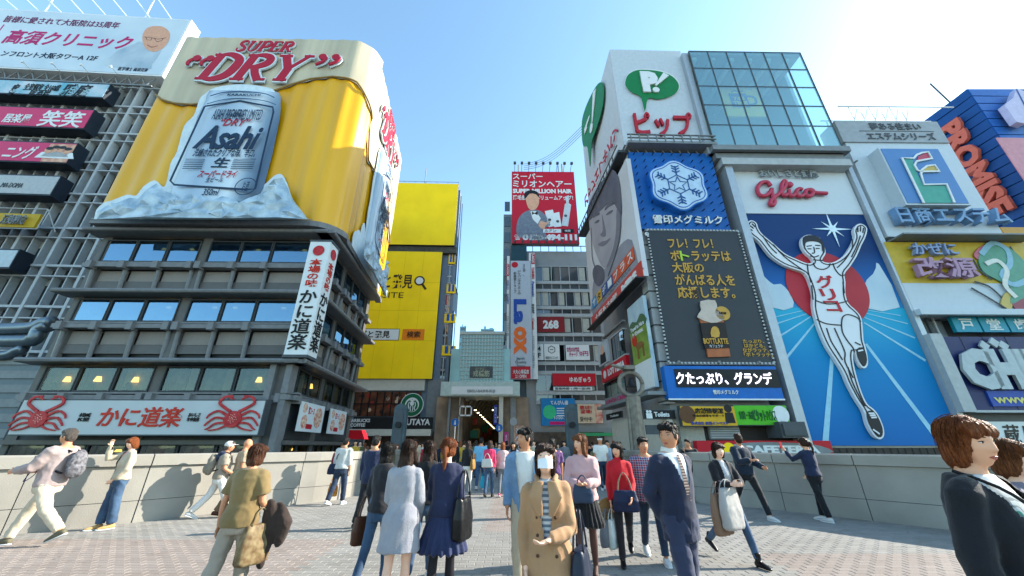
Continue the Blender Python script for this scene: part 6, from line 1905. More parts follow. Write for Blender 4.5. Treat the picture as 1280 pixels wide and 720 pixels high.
for (a, b, ya, yb, D, c, lab, tx) in ((642, 655, 560, 532, 36, '#a8563f', 'tall reddish menu board standing by the arcade entrance', 'とんかつ'), (630, 635.5, 562, 540, 36, '#c03a7a', 'narrow pink banner stand beside the arcade gate', '大売出し')):
    x = through(a, 550, D); pl = Plane(x, D, 0)
    t = Thing(pl, 'banner_stand', lab, 'banner', a, 560, z=0)
    x0, x1, z0, z1 = t.r((a, ya), (b, yb))
    box('face', mat('stand_'+c[1:], c, .6, hex2='#c9b6a0', scale=2) if c == '#a8563f' else mat('stand_'+c[1:], c, .6), t.o, x0, x1, 0, .1, .3, z1)
    text(t.o, tx, x0+.1, x1-.1, .8, z1-.2, -.01, white, .01, .018, vert=True)
    MB().tube([(x0, .05, 0), (x0, .05, z1)], .03, 6).tube([(x1, .05, 0), (x1, .05, z1)], .03, 6).build('frame', grey_d, t.o)
# thin aerial cables between roofs
cb = MB()
A = Vector((through(640, 212, 44), 44, RP.uz(640, 212)[1]+3)); B = Vector((through(724, 170, 36), 36, PS.uz(726, 170)[1]))
A = Vector(RP.pt(RP.uz(655, 205)[0], RP.uz(655, 205)[1])); B = Vector(PS.pt(PS.uz(727, 158)[0], PS.uz(727, 158)[1]))
for k in range(4):
    P = [tuple(A.lerp(B, i/10)+Vector((0, 0, -.0-k*.35-1.2*math.sin(math.pi*i/10)))) for i in range(11)]
    cb.tube(P, .03, 4)
tag(cb.build('aerial_cable', grey_d, None), 'thin dark cables sagging from the red billboard roof to the white cube sign', 'cable')
from mathutils import noise, Matrix

# ================================================================ PEOPLE
class Sh:
    """closed solids in a person's frame (x right, y forward, z up), later fused by a voxel remesh"""
    def __init__(s): s.v, s.f = [], []
    def rings(s, R_, n=14):
        """R_: list of (centre, axis_a, axis_b) ellipse half-axis vectors"""
        k = len(s.v)
        for c, a, b in R_:
            for j in range(n):
                t = 2*math.pi*j/n
                s.v.append(tuple(c+a*math.cos(t)+b*math.sin(t)))
        m = len(R_)
        for i in range(m-1):
            for j in range(n):
                q = k+i*n
                s.f.append((q+j, q+(j+1) % n, q+n+(j+1) % n, q+n+j))
        s.f.append(tuple(k+j for j in range(n))[::-1]); s.f.append(tuple(k+(m-1)*n+j for j in range(n)))
        return s
    def limb(s, pts, rs, n=12, flat=None, round_=True):
        """tapered limb through joints; flat = list of thickness ratios"""
        P = [Vector(p) for p in pts]
        R_ = []
        prev = None
        for i, p in enumerate(P):
            d = (P[min(i+1, len(P)-1)]-P[max(0, i-1)]).normalized()
            ref = Vector((1, 0, 0)) if prev is None else prev
            a = ref-d*ref.dot(d)
            if a.length < .2: a = Vector((0, 1, 0))-d*d.y
            a.normalize(); prev = a
            b = d.cross(a)
            R_.append((p, a*rs[i], b*rs[i]*(flat[i] if flat else 1)))
        if round_:
            for end in (0, -1):
                c, a, b = R_[end]
                d = (P[0]-P[1]).normalized() if end == 0 else (P[-1]-P[-2]).normalized()
                r = a.length
                ext = [(c+d*r*math.sin(t), a*math.cos(t), b*math.cos(t)) for t in (R(35), R(65), R(85))]
                R_ = ext[::-1]+R_ if end == 0 else R_+ext
        return s.rings(R_, n)
    def ell(s, c, r, n=14, m=9, M=None):
        k = len(s.v)
        c = Vector(c)
        for i in range(m+1):
            ph = math.pi*(i/m-.5)*.985
            for j in range(n):
                t = 2*math.pi*j/n
                p = Vector((r[0]*math.cos(ph)*math.cos(t), r[1]*math.cos(ph)*math.sin(t), r[2]*math.sin(ph)))
                if M: p = M @ p
                s.v.append(tuple(c+p))
        for i in range(m):
            for j in range(n):
                q = k+i*n
                s.f.append((q+j, q+(j+1) % n, q+n+(j+1) % n, q+n+j))
        s.f.append(tuple(k+j for j in range(n))[::-1]); s.f.append(tuple(k+m*n+j for j in range(n)))
        return s
    def raw(s, v, f):
        k = len(s.v); s.v += [tuple(p) for p in v]; s.f += [tuple(k+i for i in q) for q in f]

def fuse(name, sh, vox, m, parent, smooth=2, fold=0, ff=26, seed=0, cut=None, strand=0, hc=None, pleat=None):
    me = bpy.data.meshes.new('src'); me.from_pydata(sh.v, [], sh.f)
    o = bpy.data.objects.new('src', me)
    r = o.modifiers.new('r', 'REMESH'); r.mode = 'VOXEL'; r.voxel_size = vox; r.use_smooth_shade = True
    if smooth:
        q = o.modifiers.new('s', 'SMOOTH'); q.iterations = smooth; q.factor = .5
    out = evaluated(o)
    bpy.data.objects.remove(o); bpy.data.meshes.remove(me)
    n = len(out.vertices)
    if n and (fold or strand or pleat):
        a = np.empty(n*3, dtype=np.float32); out.vertices.foreach_get('co', a); a = a.reshape(n, 3)
        nn = np.empty(n*3, dtype=np.float32); out.vertices.foreach_get('normal', nn); nn = nn.reshape(n, 3)
        d = np.zeros(n, dtype=np.float32)
        if fold:
            rr = random.Random(seed)
            q1 = Matrix.Rotation(rr.uniform(-.9, .9), 3, 'Y') @ Matrix.Rotation(rr.uniform(0, 6), 3, 'Z')
            k = ff/22
            off = rr.uniform(0, 50)
            A = (a @ np.array(q1).T)
            B = A*np.array([9*k, 9*k, 3.6*k])+off
            C2 = (a @ np.array(Matrix.Rotation(.8, 3, 'X') @ q1).T)*np.array([17*k, 17*k, 8*k])+off*2
            nz = noise.noise
            d += fold*np.array([.55-1.9*abs(nz(p)) for p in B.tolist()], dtype=np.float32)
            d += fold*.45*np.array([.4-1.8*abs(nz(p)) for p in C2.tolist()], dtype=np.float32)
        if pleat:
            x0, y0, cnt, zt, zb, amp = pleat
            t = np.arctan2(a[:, 1]-y0, a[:, 0]-x0)
            d += amp*np.sin(t*cnt)*np.clip((zt-a[:, 2])/(zt-zb), 0, 1)
        if strand:
            t = np.arctan2(a[:, 1]-hc[1], a[:, 0]-hc[0])
            zz = a[:, 2]-hc[2]
            d += strand*(np.sin(t*23+5*np.sin(zz*9)+2*np.sin(a[:, 0]*40))+.8*np.sin(t*57+zz*16+3*np.sin(zz*23))+.6*np.sin(t*37+zz*30))*.6
        a += nn*d[:, None]
        out.vertices.foreach_set('co', a.ravel())
    out.materials.clear(); out.name = name
    if cut is not None and n:
        import bmesh
        bm = bmesh.new(); bm.from_mesh(out)
        kill = [f for f in bm.faces if cut(f.calc_center_median())]
        bmesh.ops.delete(bm, geom=kill, context='FACES')
        bm.to_mesh(out); bm.free()
    out.polygons.foreach_set('use_smooth', [True]*len(out.polygons))
    out.update()
    return link(name, out, m, parent)

def head_pts(n, m, male):
    """sculpted head around its own centre, y forward"""
    v, f = [], []
    for i in range(m+1):
        ph = math.pi*(i/m-.5)*.99
        for j in range(n):
            t = 2*math.pi*j/n
            x, y, z = math.cos(ph)*math.cos(t), math.cos(ph)*math.sin(t), math.sin(ph)
            px, py, pz = x*.0745, y*.094, z*.116
            if z < 0:
                k = (-z)**1.4
                px *= 1-(.22 if male else .30)*k
                if y < 0: py *= 1-.45*k
            if y > 0:
                g = lambda a, b: math.exp(-a*a-b*b)
                fr = min(1, y*1.6)
                if -.034 < pz < .035:
                    q = (pz-.035)/(-.057)
                    h = .016*min(1, q)**1.3 if pz > -.024 else .016*(pz+.034)/.010
                    py += fr*max(0, h)*math.exp(-(px/(.009+.006*q))**2)
                py -= fr*.0075*g((abs(px)-.031)/.015, (pz-.012)/.011)
                py += fr*.0035*g(px/.05, (pz-.034)/.010)
                py += fr*.004*g((abs(px)-.042)/.018, (pz+.018)/.02)
                py += fr*.0055*g(px/.020, (pz+.049)/.006)+fr*.0055*g(px/.017, (pz+.062)/.006)
                py -= fr*.003*g(px/.02, (pz+.0555)/.003)
                py += fr*.007*g(px/.022, (pz+.092)/.018)
            v.append(Vector((px, py, pz)))
    for i in range(m):
        for j in range(n):
            q = i*n
            f.append((q+j, q+(j+1) % n, q+n+(j+1) % n, q+n+j))
    f.append(tuple(range(n))[::-1]); f.append(tuple(m*n+j for j in range(n)))
    return v, f

from mathutils import Matrix, noise
m_eye_w = mat('eye_white', '#c9c4bd', .3); m_eye_d = mat('eye_dark', '#0c0807', .45, spec=.2)
SK = {'a': mat('skin_light', '#d39d7e', .5, var=.05, scale=12, bump=.1, bscale=200, bd=.002, spec=.35), 'b': mat('skin_tan', '#b9805f', .5, var=.06, scale=12, bump=.1, bscale=200, bd=.002, spec=.35), 'c': mat('skin_pale', '#deb096', .5, var=.05, scale=12, bump=.1, bscale=200, bd=.002, spec=.35)}
m_lip = mat('lip', '#a2504a', .4)
def hair_m(h, h2): return mat('hair_'+h[1:], h, .42, hex2=h2, scale=14, bump=.9, bscale=30, stretch=(9, 9, .8), spec=.22)
HB = hair_m('#0d0b0b', '#1e1917'); HBR = hair_m('#20120c', '#3a2215'); HAU = hair_m('#5a2c14', '#8a4a22'); HRD = hair_m('#3c2114', '#5f3a26'); HGR = hair_m('#3a332f', '#5c544e'); HLB = hair_m('#4a2814', '#7c4824')
def cloth(name, h, h2=None, rough=.85, bump=.5, bs=220, sheen=.15, scale=5, **k):
    return mat('cloth_'+name, h, rough, hex2=h2, var=.07, scale=scale, bump=bump, bscale=bs, sheen=sheen, bd=.003, **k)

def plaid(name):
    m = bpy.data.materials.new(name); m.use_nodes = True; t = m.node_tree
    p = t.nodes['Principled BSDF']; p.inputs['Roughness'].default_value = .85
    tc = t.nodes.new('ShaderNodeTexCoord'); col = None
    base = t.nodes.new('ShaderNodeRGB'); base.outputs[0].default_value = (*lin('#2c4468'), 1); cur = base.outputs[0]
    for (axis, freq, c, fac) in (('X', 5.5, '#8f2f3c', .75), ('Z', 5.5, '#8f2f3c', .75), ('X', 11, '#b9c0cc', .6), ('Z', 11, '#b9c0cc', .6)):
        w_ = t.nodes.new('ShaderNodeTexWave'); w_.bands_direction = axis; w_.inputs['Scale'].default_value = freq*.9; w_.wave_profile = 'SIN'
        w_.inputs['Phase Offset'].default_value = freq
        r = t.nodes.new('ShaderNodeValToRGB'); r.color_ramp.interpolation = 'CONSTANT'
        r.color_ramp.elements[0].color = (0, 0, 0, 1); r.color_ramp.elements[1].position = .72 if fac == .75 else .93; r.color_ramp.elements[1].color = (fac, fac, fac, 1)
        t.links.new(tc.outputs['Object'], w_.inputs[0]); t.links.new(w_.outputs['Fac'], r.inputs[0])
        mx = t.nodes.new('ShaderNodeMix'); mx.data_type = 'RGBA'; mx.inputs[7].default_value = (*lin(c), 1)
        t.links.new(r.outputs[0], mx.inputs[0]); t.links.new(cur, mx.inputs[6]); cur = mx.outputs[2]
    t.links.new(cur, p.inputs['Base Color'])
    return m
def stripes(name, a, b, sc, axis='Z'):
    m = bpy.data.materials.new(name); m.use_nodes = True; t = m.node_tree
    p = t.nodes['Principled BSDF']; p.inputs['Roughness'].default_value = .85
    tc = t.nodes.new('ShaderNodeTexCoord'); w_ = t.nodes.new('ShaderNodeTexWave'); w_.bands_direction = axis; w_.inputs['Scale'].default_value = sc
    r = t.nodes.new('ShaderNodeValToRGB'); r.color_ramp.elements[0].position = .45; r.color_ramp.elements[1].position = .55
    r.color_ramp.elements[0].color = (*lin(a), 1); r.color_ramp.elements[1].color = (*lin(b), 1)
    t.links.new(tc.outputs['Object'], w_.inputs[0]); t.links.new(w_.outputs['Fac'], r.inputs[0]); t.links.new(r.outputs[0], p.inputs['Base Color'])
    return m
def camo(name):
    m = bpy.data.materials.new(name); m.use_nodes = True; t = m.node_tree
    p = t.nodes['Principled BSDF']; p.inputs['Roughness'].default_value = .85
    tc = t.nodes.new('ShaderNodeTexCoord'); n = t.nodes.new('ShaderNodeTexNoise'); n.inputs['Scale'].default_value = 13; n.inputs['Detail'].default_value = 1.5
    r = t.nodes.new('ShaderNodeValToRGB'); r.color_ramp.interpolation = 'CONSTANT'
    cols = [(0, '#5d6a6c'), (.40, '#3f8a74'), (.46, '#b3b7b5'), (.54, '#7c8486'), (.6, '#b9bdbc'), (.66, '#8a7f86')]
    r.color_ramp.elements[0].color = (*lin(cols[0][1]), 1); r.color_ramp.elements[1].position = cols[1][0]; r.color_ramp.elements[1].color = (*lin(cols[1][1]), 1)
    for a, c in cols[2:]:
        e = r.color_ramp.elements.new(a); e.color = (*lin(c), 1)
    t.links.new(tc.outputs['Object'], n.inputs['Vector']); t.links.new(n.outputs[0], r.inputs[0])
    sp = t.nodes.new('ShaderNodeSeparateXYZ'); t.links.new(tc.outputs['Object'], sp.inputs[0])
    mr = t.nodes.new('ShaderNodeMapRange'); mr.inputs[1].default_value = 1.25; mr.inputs[2].default_value = 1.27
    t.links.new(sp.outputs[2], mr.inputs[0])
    mx = t.nodes.new('ShaderNodeMix'); mx.data_type = 'RGBA'; mx.inputs[7].default_value = (*lin('#c4c2bf'), 1)
    t.links.new(mr.outputs[0], mx.inputs[0]); t.links.new(r.outputs[0], mx.inputs[6]); t.links.new(mx.outputs[2], p.inputs['Base Color'])
    return m

PEOPLE = []
def person(label, x, y, H, yaw, skin='a', male=False, hair=('short', HB), legs=((12, 8, 0), (-14, 10, 12)), arms=((0, 6, 12, 0), (0, 6, 12, 0)),
           top=None, bottom=None, shoes=None, head=(0, 0), lean=0, build=1.0, under=None, group=None, hat=None, mask=False, glasses=False, extra=None, neckdark=None, vox=None, curl=35):
    """legs/arms are (right, left); legs = (thigh swing, knee bend, toe down); arms = (swing, out, elbow, inward)"""
    s = H/1.685
    if not male and build == 1.0: build = .91
    dist = math.hypot(x, y)
    if vox is None:
        vox = .0082 if dist < 5.3 else .0098 if dist < 8 else .014 if dist < 13 else .022 if dist < 20 else .032
    root = empty('person', (x, y, 0), R(yaw), label, 'person', group)
    root['category'] = 'person'
    seed = int(abs(x*977+y*331)) % 9999
    b = build*s
    V = Vector
    # skeleton
    hipz = .90*s
    J = {}
    low = 9
    for k, sd in ((0, 1), (1, -1)):
        sw, kn, td = legs[k]
        h = V((.088*b*sd, 0, hipz)); a = R(sw)
        kn_ = h+V((0, math.sin(a), -math.cos(a)))*.415*s
        a2 = R(sw-kn)
        an = kn_+V((0, math.sin(a2), -math.cos(a2)))*.405*s
        J[k, 'hip'], J[k, 'knee'], J[k, 'ankle'] = h, kn_, an
        f = R(td)
        toe = an+V((0, math.cos(f), -math.sin(f)))*.17*s+V((0, math.sin(f)*-.0, -.055*s))
        heel = an+V((0, -.05*s*math.cos(f), -.075*s*math.cos(f)+.05*s*math.sin(f)))
        J[k, 'toe'], J[k, 'heel'], J[k, 'fp'] = toe, heel, f
        low = min(low, toe.z-.02*s, heel.z-.005)
    dz = -low
    for q in list(J):
        if isinstance(J[q], Vector): J[q].z += dz
    hipz += dz
    Lm = Matrix.Rotation(R(-lean), 3, 'X')
    def T(px, py, pz):           # torso point, pz above the hips for H=1.7
        return V((0, 0, hipz))+Lm @ V((px*b, py*b, pz*s))
    # torso: z above hips .90 -> neck 1.47
    if male: prof = [(-.10, .150, .115, -.01), (0, .160, .125, -.01), (.14, .142, .112, 0), (.30, .165, .122, .0), (.42, .176, .110, -.01), (.485, .145, .085, -.015), (.53, .085, .068, -.02)]
    else: prof = [(-.10, .155, .118, -.01), (0, .165, .125, -.01), (.15, .122, .098, 0), (.30, .143, .122, .005), (.41, .148, .098, -.01), (.475, .118, .072, -.015), (.515, .072, .060, -.02)]
    def torso(sh, g, z0=-.12, z1=.6, flare=0, hemz=None, n=22, fz=.0):
        R_ = []
        zs = sorted(set([z0]+[p[0] for p in prof if z0 < p[0] < z1]+([z1] if z1 < .525 else [])))
        if hemz is not None: zs = [hemz]+[z for z in [hemz*.66, hemz*.33] if z < z0]+zs
        P = np.array(prof)
        for z in zs:
            rx = float(np.interp(z, P[:, 0], P[:, 1]))+g; ry = float(np.interp(z, P[:, 0], P[:, 2]))+g; yo = float(np.interp(z, P[:, 0], P[:, 3]))
            if flare and z < .1:
                k = (.1-z); rx += flare*k; ry += flare*k
            c = T(0, yo, z)
            R_.append((c, Lm @ V((rx*b, 0, 0)), Lm @ V((0, ry*b, 0))))
        sh.rings(R_, n)
        return R_
    sw_ = .172 if male else .150
    for k, sd in ((0, 1), (1, -1)):
        sw, ab, el, inw = arms[k]
        S0 = T(sd*sw_, -.01, .455 if male else .445)
        a = R(sw); c = math.cos(R(ab))
        d1 = Lm @ V((sd*math.sin(R(ab)), math.sin(a)*c, -math.cos(a)*c))
        E0_ = S0+d1*.285*s
        a2 = R(sw+el); c2 = math.cos(R(inw))
        d2 = Lm @ V((-sd*math.sin(R(inw)), math.sin(a2)*c2, -math.cos(a2)*c2))
        W0 = E0_+d2*.245*s
        J[k, 'sh'], J[k, 'el'], J[k, 'wr'], J[k, 'fd'] = S0, E0_, W0, d2
    nk = T(0, -.015, .53); hc = T(0, .014, .654)
    hm = Matrix.Rotation(R(head[0]), 3, 'Z') @ Matrix.Rotation(R(-head[1]), 3, 'X')
    # --- body
    lk = .86 if bottom and bottom[0] != 'skirt' else 1
    sh = Sh()
    torso(sh, -.012, -.07)
    sh.limb([T(0, -.02, .46), nk, hc+hm @ V((0, -.02, -.05))*s], [.07*b, .054*b, .052*b])
    near = dist < 9
    hv, hf = head_pts(*((80, 60) if dist < 5.5 else (40, 30) if near else (22, 16)), male)
    sh.raw([hc+(hm @ p)*s for p in hv], hf)
    for sd in (1, -1): sh.ell(hc+hm @ V((.072*sd, -.008, .0))*s, (.010*s, .018*s, .030*s), 8, 6, hm)
    for k, sd in ((0, 1), (1, -1)):
        sh.limb([J[k, 'hip'], J[k, 'hip'].lerp(J[k, 'knee'], .5), J[k, 'knee'], J[k, 'knee'].lerp(J[k, 'ankle'], .35), J[k, 'ankle']], [.082*b*lk, .070*b*lk, .051*b*lk, .053*b*lk, .030*b])
        sh.limb([J[k, 'ankle'], J[k, 'toe']+V((0, -.05, .012))], [.028*b, .014*b])
        S0, E0_, W0, fd = J[k, 'sh'], J[k, 'el'], J[k, 'wr'], J[k, 'fd']
        g = 1.12 if male else .95
        sh.limb([T(sd*sw_*.6, -.01, .435), S0], [.055*b, .050*b])
        sh.limb([S0, S0.lerp(E0_, .5), E0_, E0_.lerp(W0, .3), W0], [.050*b*g, .045*b*g, .036*b*g, .037*b*g, .025*b*g])
        # hand
        fwd = V((0, 1, 0)); ac = fwd-fd*fwd.dot(fd)
        if ac.length < .35: ac = V((0, 0, 1))-fd*fd.z
        ac.normalize(); pn = fd.cross(ac)*1.0
        if pn.x*sd > 0: pn = -pn
        Mh = Matrix((ac, pn, fd)).transposed()
        pc = W0+fd*.048*s
        sh.ell(pc, (.040*s, .015*s, .052*s), 12, 8, Mh)
        if dist < 14:
            for q, (o_, L_) in enumerate(((.029, .068), (.010, .078), (-.010, .073), (-.028, .058))):
                p0 = pc+fd*.034*s+ac*o_*s
                cu = R(curl+q*5)
                m1 = p0+(fd*math.cos(cu*.4)+pn*math.sin(cu*.4))*L_*.5*s
                m2 = m1+(fd*math.cos(cu*1.2)+pn*math.sin(cu*1.2))*L_*.5*s
                sh.limb([p0, m1, m2], [.0092*s, .0086*s, .0076*s], 8)
            t0 = pc-fd*.020*s+ac*.032*s
            t1 = t0+(fd*.75+ac*.6+pn*.2)*.042*s
            sh.limb([t0, t1, t1+(fd*.9+pn*.35)*.030*s], [.0115*s, .010*s, .0085*s], 8)
        J[k, 'hand'] = pc+fd*.05*s
    fuse('body', sh, vox if near else vox, SK[skin], root, 1)
    # --- face details
    if near:
        def hp(p): return hc+(hm @ V(p))*s
        for sd in (1, -1):
            q = Sh(); q.ell(hp((.031*sd, .0735, .012)), (.0140*s, .0068*s, .0046*s), 12, 8, hm)
            o = link('eye', arrays_mesh('eye', q.v, q.f, True), m_eye_w, root)
            q = Sh(); q.ell(hp((.031*sd, .0788, .012)), (.0056*s, .003*s, .0048*s), 10, 6, hm)
            link('iris', arrays_mesh('iris', q.v, q.f, True), m_eye_d, o)
            q = Sh(); q.limb([hp((.016*sd, .0815, .0165)), hp((.031*sd, .0815, .0180)), hp((.046*sd, .0735, .0150))], [.0018*s]*3, 6)
            link('eyelid', arrays_mesh('eyelid', q.v, q.f, True), m_eye_d, root)
            q = Sh(); q.limb([hp((.015*sd, .087, .033)), hp((.032*sd, .083, .038)), hp((.050*sd, .068, .033))], [.0025*s, .0032*s, .0015*s], 6)
            link('eyebrow', arrays_mesh('eyebrow', q.v, q.f, True), hair[1] if hair else HB, root)
        if not mask:
            q = Sh(); q.limb([hp((-.021, .0800, -.0545)), hp((-.009, .0895, -.0510)), hp((.009, .0895, -.0510)), hp((.021, .0800, -.0545))], [.0015*s, .0034*s, .0034*s, .0015*s], 8, )
            q.limb([hp((-.018, .0805, -.057)), hp((0, .0880, -.0610)), hp((.018, .0805, -.057))], [.0015*s, .0038*s, .0015*s], 8)
            link('lips', arrays_mesh('lips', q.v, q.f, True), m_lip, root)
        else:
            v, f = [], []
            for i in range(9):
                for j in range(7):
                    u = (i/8-.5)*2; w_ = j/6
                    v.append(tuple(hp((.060*u, .070+.041*math.sqrt(max(0, 1-u*u*.98))-.006*abs(w_-.45), -.012-.078*w_+(.012*u*u*(w_-.3))))))
            for i in range(8):
                for j in range(6): f.append((i*7+j, (i+1)*7+j, (i+1)*7+j+1, i*7+j+1))
            mo = link('face_mask', arrays_mesh('face_mask', v, f, True), mat('mask_white', '#d8dadb', .8), root)
            for sd in (1, -1):
                q = Sh(); q.limb([hp((.058*sd, .075, -.02)), hp((.074*sd, .005, .0))], [.0016*s]*2, 6, round_=False)
                link('ear_loop', arrays_mesh('ear_loop', q.v, q.f), white, mo)
        if glasses:
            q = MB()
            for sd in (1, -1):
                q.tube([tuple(hp((.031*sd+.022*math.cos(t), .092, .010+.017*math.sin(t)))) for t in [2*math.pi*i/16 for i in range(17)]], .0018*s, 5)
                q.tube([tuple(hp((.053*sd, .09, .014))), tuple(hp((.076*sd, .0, .012)))], .0018*s, 5)
            q.tube([tuple(hp((-.009, .093, .013))), tuple(hp((.009, .093, .013)))], .0018*s, 5)
            q.build('glasses', black, root)
    # --- hair
    if hair and hair[0] != 'bald':
        st, hmat = hair
        q = Sh(); e = lambda c, r: q.ell(hc+(hm @ V(c))*s, tuple(a*s for a in r), 18, 12, hm)
        e((0, -.014, .030), (.081, .099, .099))
        e((0, -.040, -.005), (.076, .072, .085))
        if st in ('short', 'bob', 'long', 'pony', 'mid'):
            e((.02, .050, .082), (.058, .044, .034)); e((-.025, .050, .080), (.050, .042, .033))
        if st == 'short':
            for i in range(22):
                rr = random.Random(seed+i)
                a, el = rr.uniform(0, 6.28), rr.uniform(.35, 1.35)
                d = V((math.cos(a)*math.cos(el), math.sin(a)*math.cos(el), math.sin(el)))
                p = V((0, -.014, .03))+V((d.x*.08, d.y*.097, d.z*.097))
                q.limb([hc+(hm @ p)*s, hc+(hm @ (p+V((d.x*.02+rr.uniform(-.015, .015), d.y*.02+.015, .012))))*s], [.018*s, .006*s], 6)
            for sd in (1, -1): e((.066*sd, .012, .012), (.014, .03, .045))
        if st in ('bob', 'mid', 'long', 'pony'):
            for sd in (1, -1): e((.064*sd, -.004, .0), (.021, .060, .072))
            e((.045, .072, .060), (.040, .022, .032)); e((-.045, .072, .060), (.040, .022, .032)); e((0, .082, .064), (.04, .018, .026))
        if st in ('bob', 'mid'):
            zz = -.06 if st == 'bob' else -.11
            for sd in (1, -1): e((.064*sd, -.012, zz*.7), (.026, .055, .075))
            e((0, -.055, zz*.8), (.078, .050, .095))
        if st in ('long',):
            for sd in (1, -1):
                q.limb([hc+(hm @ V((.068*sd, .012, .0)))*s, hc+(hm @ V((.080*sd, .015, -.11)))*s, hc+V((.095*sd, .055 if sd > 0 else .02, -.24))*s, hc+V((.085*sd, .07 if sd > 0 else .01, -.33))*s], [.030*s, .032*s, .028*s, .014*s], 8)
            R_ = [(hc+(hm @ V((0, -.05, .0)))*s, V((.078*s, 0, 0)), V((0, .05*s, 0))), (hc+V((0, -.065, -.12))*s, V((.088*s, 0, 0)), V((0, .045*s, 0))),
                  (hc+V((0, -.085, -.24))*s, V((.095*s, 0, 0)), V((0, .038*s, 0))), (hc+V((0, -.088, -.34))*s, V((.072*s, 0, 0)), V((0, .028*s, 0)))]
            q.rings(R_, 16)
        if st == 'pony':
            q.limb([hc+(hm @ V((0, -.10, .03)))*s, hc+(hm @ V((0, -.135, .0)))*s, hc+(hm @ V((0, -.14, -.12)))*s, hc+(hm @ V((.0, -.12, -.27)))*s], [.025*s, .030*s, .028*s, .010*s], 10)
        fuse('hair', q, vox*(1.0 if dist < 4 else 1.2), hmat, root, 1, strand=.0035*s if near else .002, hc=hc)
        if dist < 7:
            rs = random.Random(seed+5)
            mb = MB()
            for _ in range(620 if dist < 3.2 else 280):
                ph = rs.uniform(0, 2*math.pi)
                fr_ = max(0, math.sin(ph))
                tmax = {'short': 1.25, 'bob': 2.05, 'mid': 2.1, 'long': 2.1, 'pony': 1.75}[st]+rs.uniform(-.25, .1)
                if fr_ > .55: tmax = min(tmax, 1.12+rs.uniform(-.12, .1))
                t0 = rs.uniform(.05, .9)
                lift = rs.uniform(.000, .005)+(.008 if rs.random() < .05 else 0)
                P = []
                for i in range(7):
                    th = t0+(tmax-t0)*i/6
                    px_ = (.0835+lift)*math.sin(min(th, 1.62))*math.cos(ph+.10*math.sin(th*3+ph))
                    py_ = -.014+(.101+lift)*math.sin(min(th, 1.62))*math.sin(ph)
                    pz_ = .032+(.100+lift)*math.cos(th) if th < 1.62 else .027-.085*(th-1.62)*2
                    if th > 1.62: px_ *= 1+.04*(th-1.62)
                    P.append(tuple(hc+(hm @ V((px_, py_, pz_)))*s))
                mb.tube(P, [.0012*s, .0017*s, .0018*s, .0018*s, .0017*s, .0014*s, .0006*s], 3, False)
            mb.build('hair_strands', hmat, root, smooth=True, kind='stuff')
    if hat:
        q = Sh(); q.ell(hc+(hm @ V((0, -.012, .045)))*s, (.090*s, .106*s, .088*s), 18, 12, hm); q.ell(hc+(hm @ V((0, .115, .045)))*s, (.062*s, .065*s, .007*s), 14, 6, hm)
        fuse('cap', q, vox, hat, root, 1)
    # --- clothes
    vox_b, vox = vox, vox*(1.45 if dist < 8 else 1.2)
    if under:
        q = Sh(); torso(q, .008, -.06, .515); fuse('shirt', q, vox*1.1, under, root, 1, fold=.003, seed=seed)
    if bottom:
        kind, bm_, o_ = bottom[0], bottom[1], (bottom[2] if len(bottom) > 2 else {})
        if kind in ('trousers', 'jeans', 'leggings', 'wide'):
            q = Sh()
            gk = {'trousers': (.100, .074, .062), 'jeans': (.094, .064, .052), 'leggings': (.086, .056, .041), 'wide': (.106, .088, .088)}[kind]
            R_ = [(T(0, -.008, z), V((rx*b, 0, 0)), V((0, ry*b, 0))) for z, rx, ry in ((-.145, .150, .130), (-.10, .170, .140), (-.02, .182, .145), (.06, .172, .136), (.13, .152, .122))]
            q.rings(R_, 20)
            for k in (0, 1):
                h, kn, an = J[k, 'hip'], J[k, 'knee'], J[k, 'ankle']
                q.limb([h+V((0, 0, .02)), h.lerp(kn, .5), kn, kn.lerp(an, .5), an.lerp(kn, .04 if kind != 'leggings' else .0)+V((0, -.005, 0))], [gk[0]*b, gk[0]*.86*b, gk[1]*b, (gk[1]+gk[2])/2*b, gk[2]*b], 14, round_=False)
            fuse(kind if kind != 'wide' else 'trousers', q, vox, bm_, root, 1, fold=.009 if kind in ('trousers', 'wide') else .005, ff=24, seed=seed+3)
        if kind == 'skirt':
            q = Sh(); hz = o_.get('hem', -.33); fl = o_.get('flare', .10)
            R_ = [(T(0, -.005, .13), V((.132*b, 0, 0)), V((0, .108*b, 0))), (T(0, -.01, .0), V((.178*b, 0, 0)), V((0, .142*b, 0))), (V((0, -.01, hipz+hz*s)), V(((.178+fl)*b, 0, 0)), V((0, (.142+fl)*b, 0)))]
            q.rings(R_, 30)
            fuse('skirt', q, vox, bm_, root, 1, fold=.006, seed=seed, pleat=(0, -.01, o_.get('pleats', 22), hipz+.1*s, hipz+hz*s, .014*s))
            if 'tights' in o_:
                q = Sh()
                for k in (0, 1):
                    h, kn, an = J[k, 'hip'], J[k, 'knee'], J[k, 'ankle']
                    q.limb([h, h.lerp(kn, .5), kn, kn.lerp(an, .35), an], [.086*b, .073*b, .054*b, .056*b, .037*b], 14)
                    q.limb([an, J[k, 'toe']+V((0, -.02, .02))], [.037*b, .028*b])
                fuse('tights', q, vox, o_['tights'], root, 1)
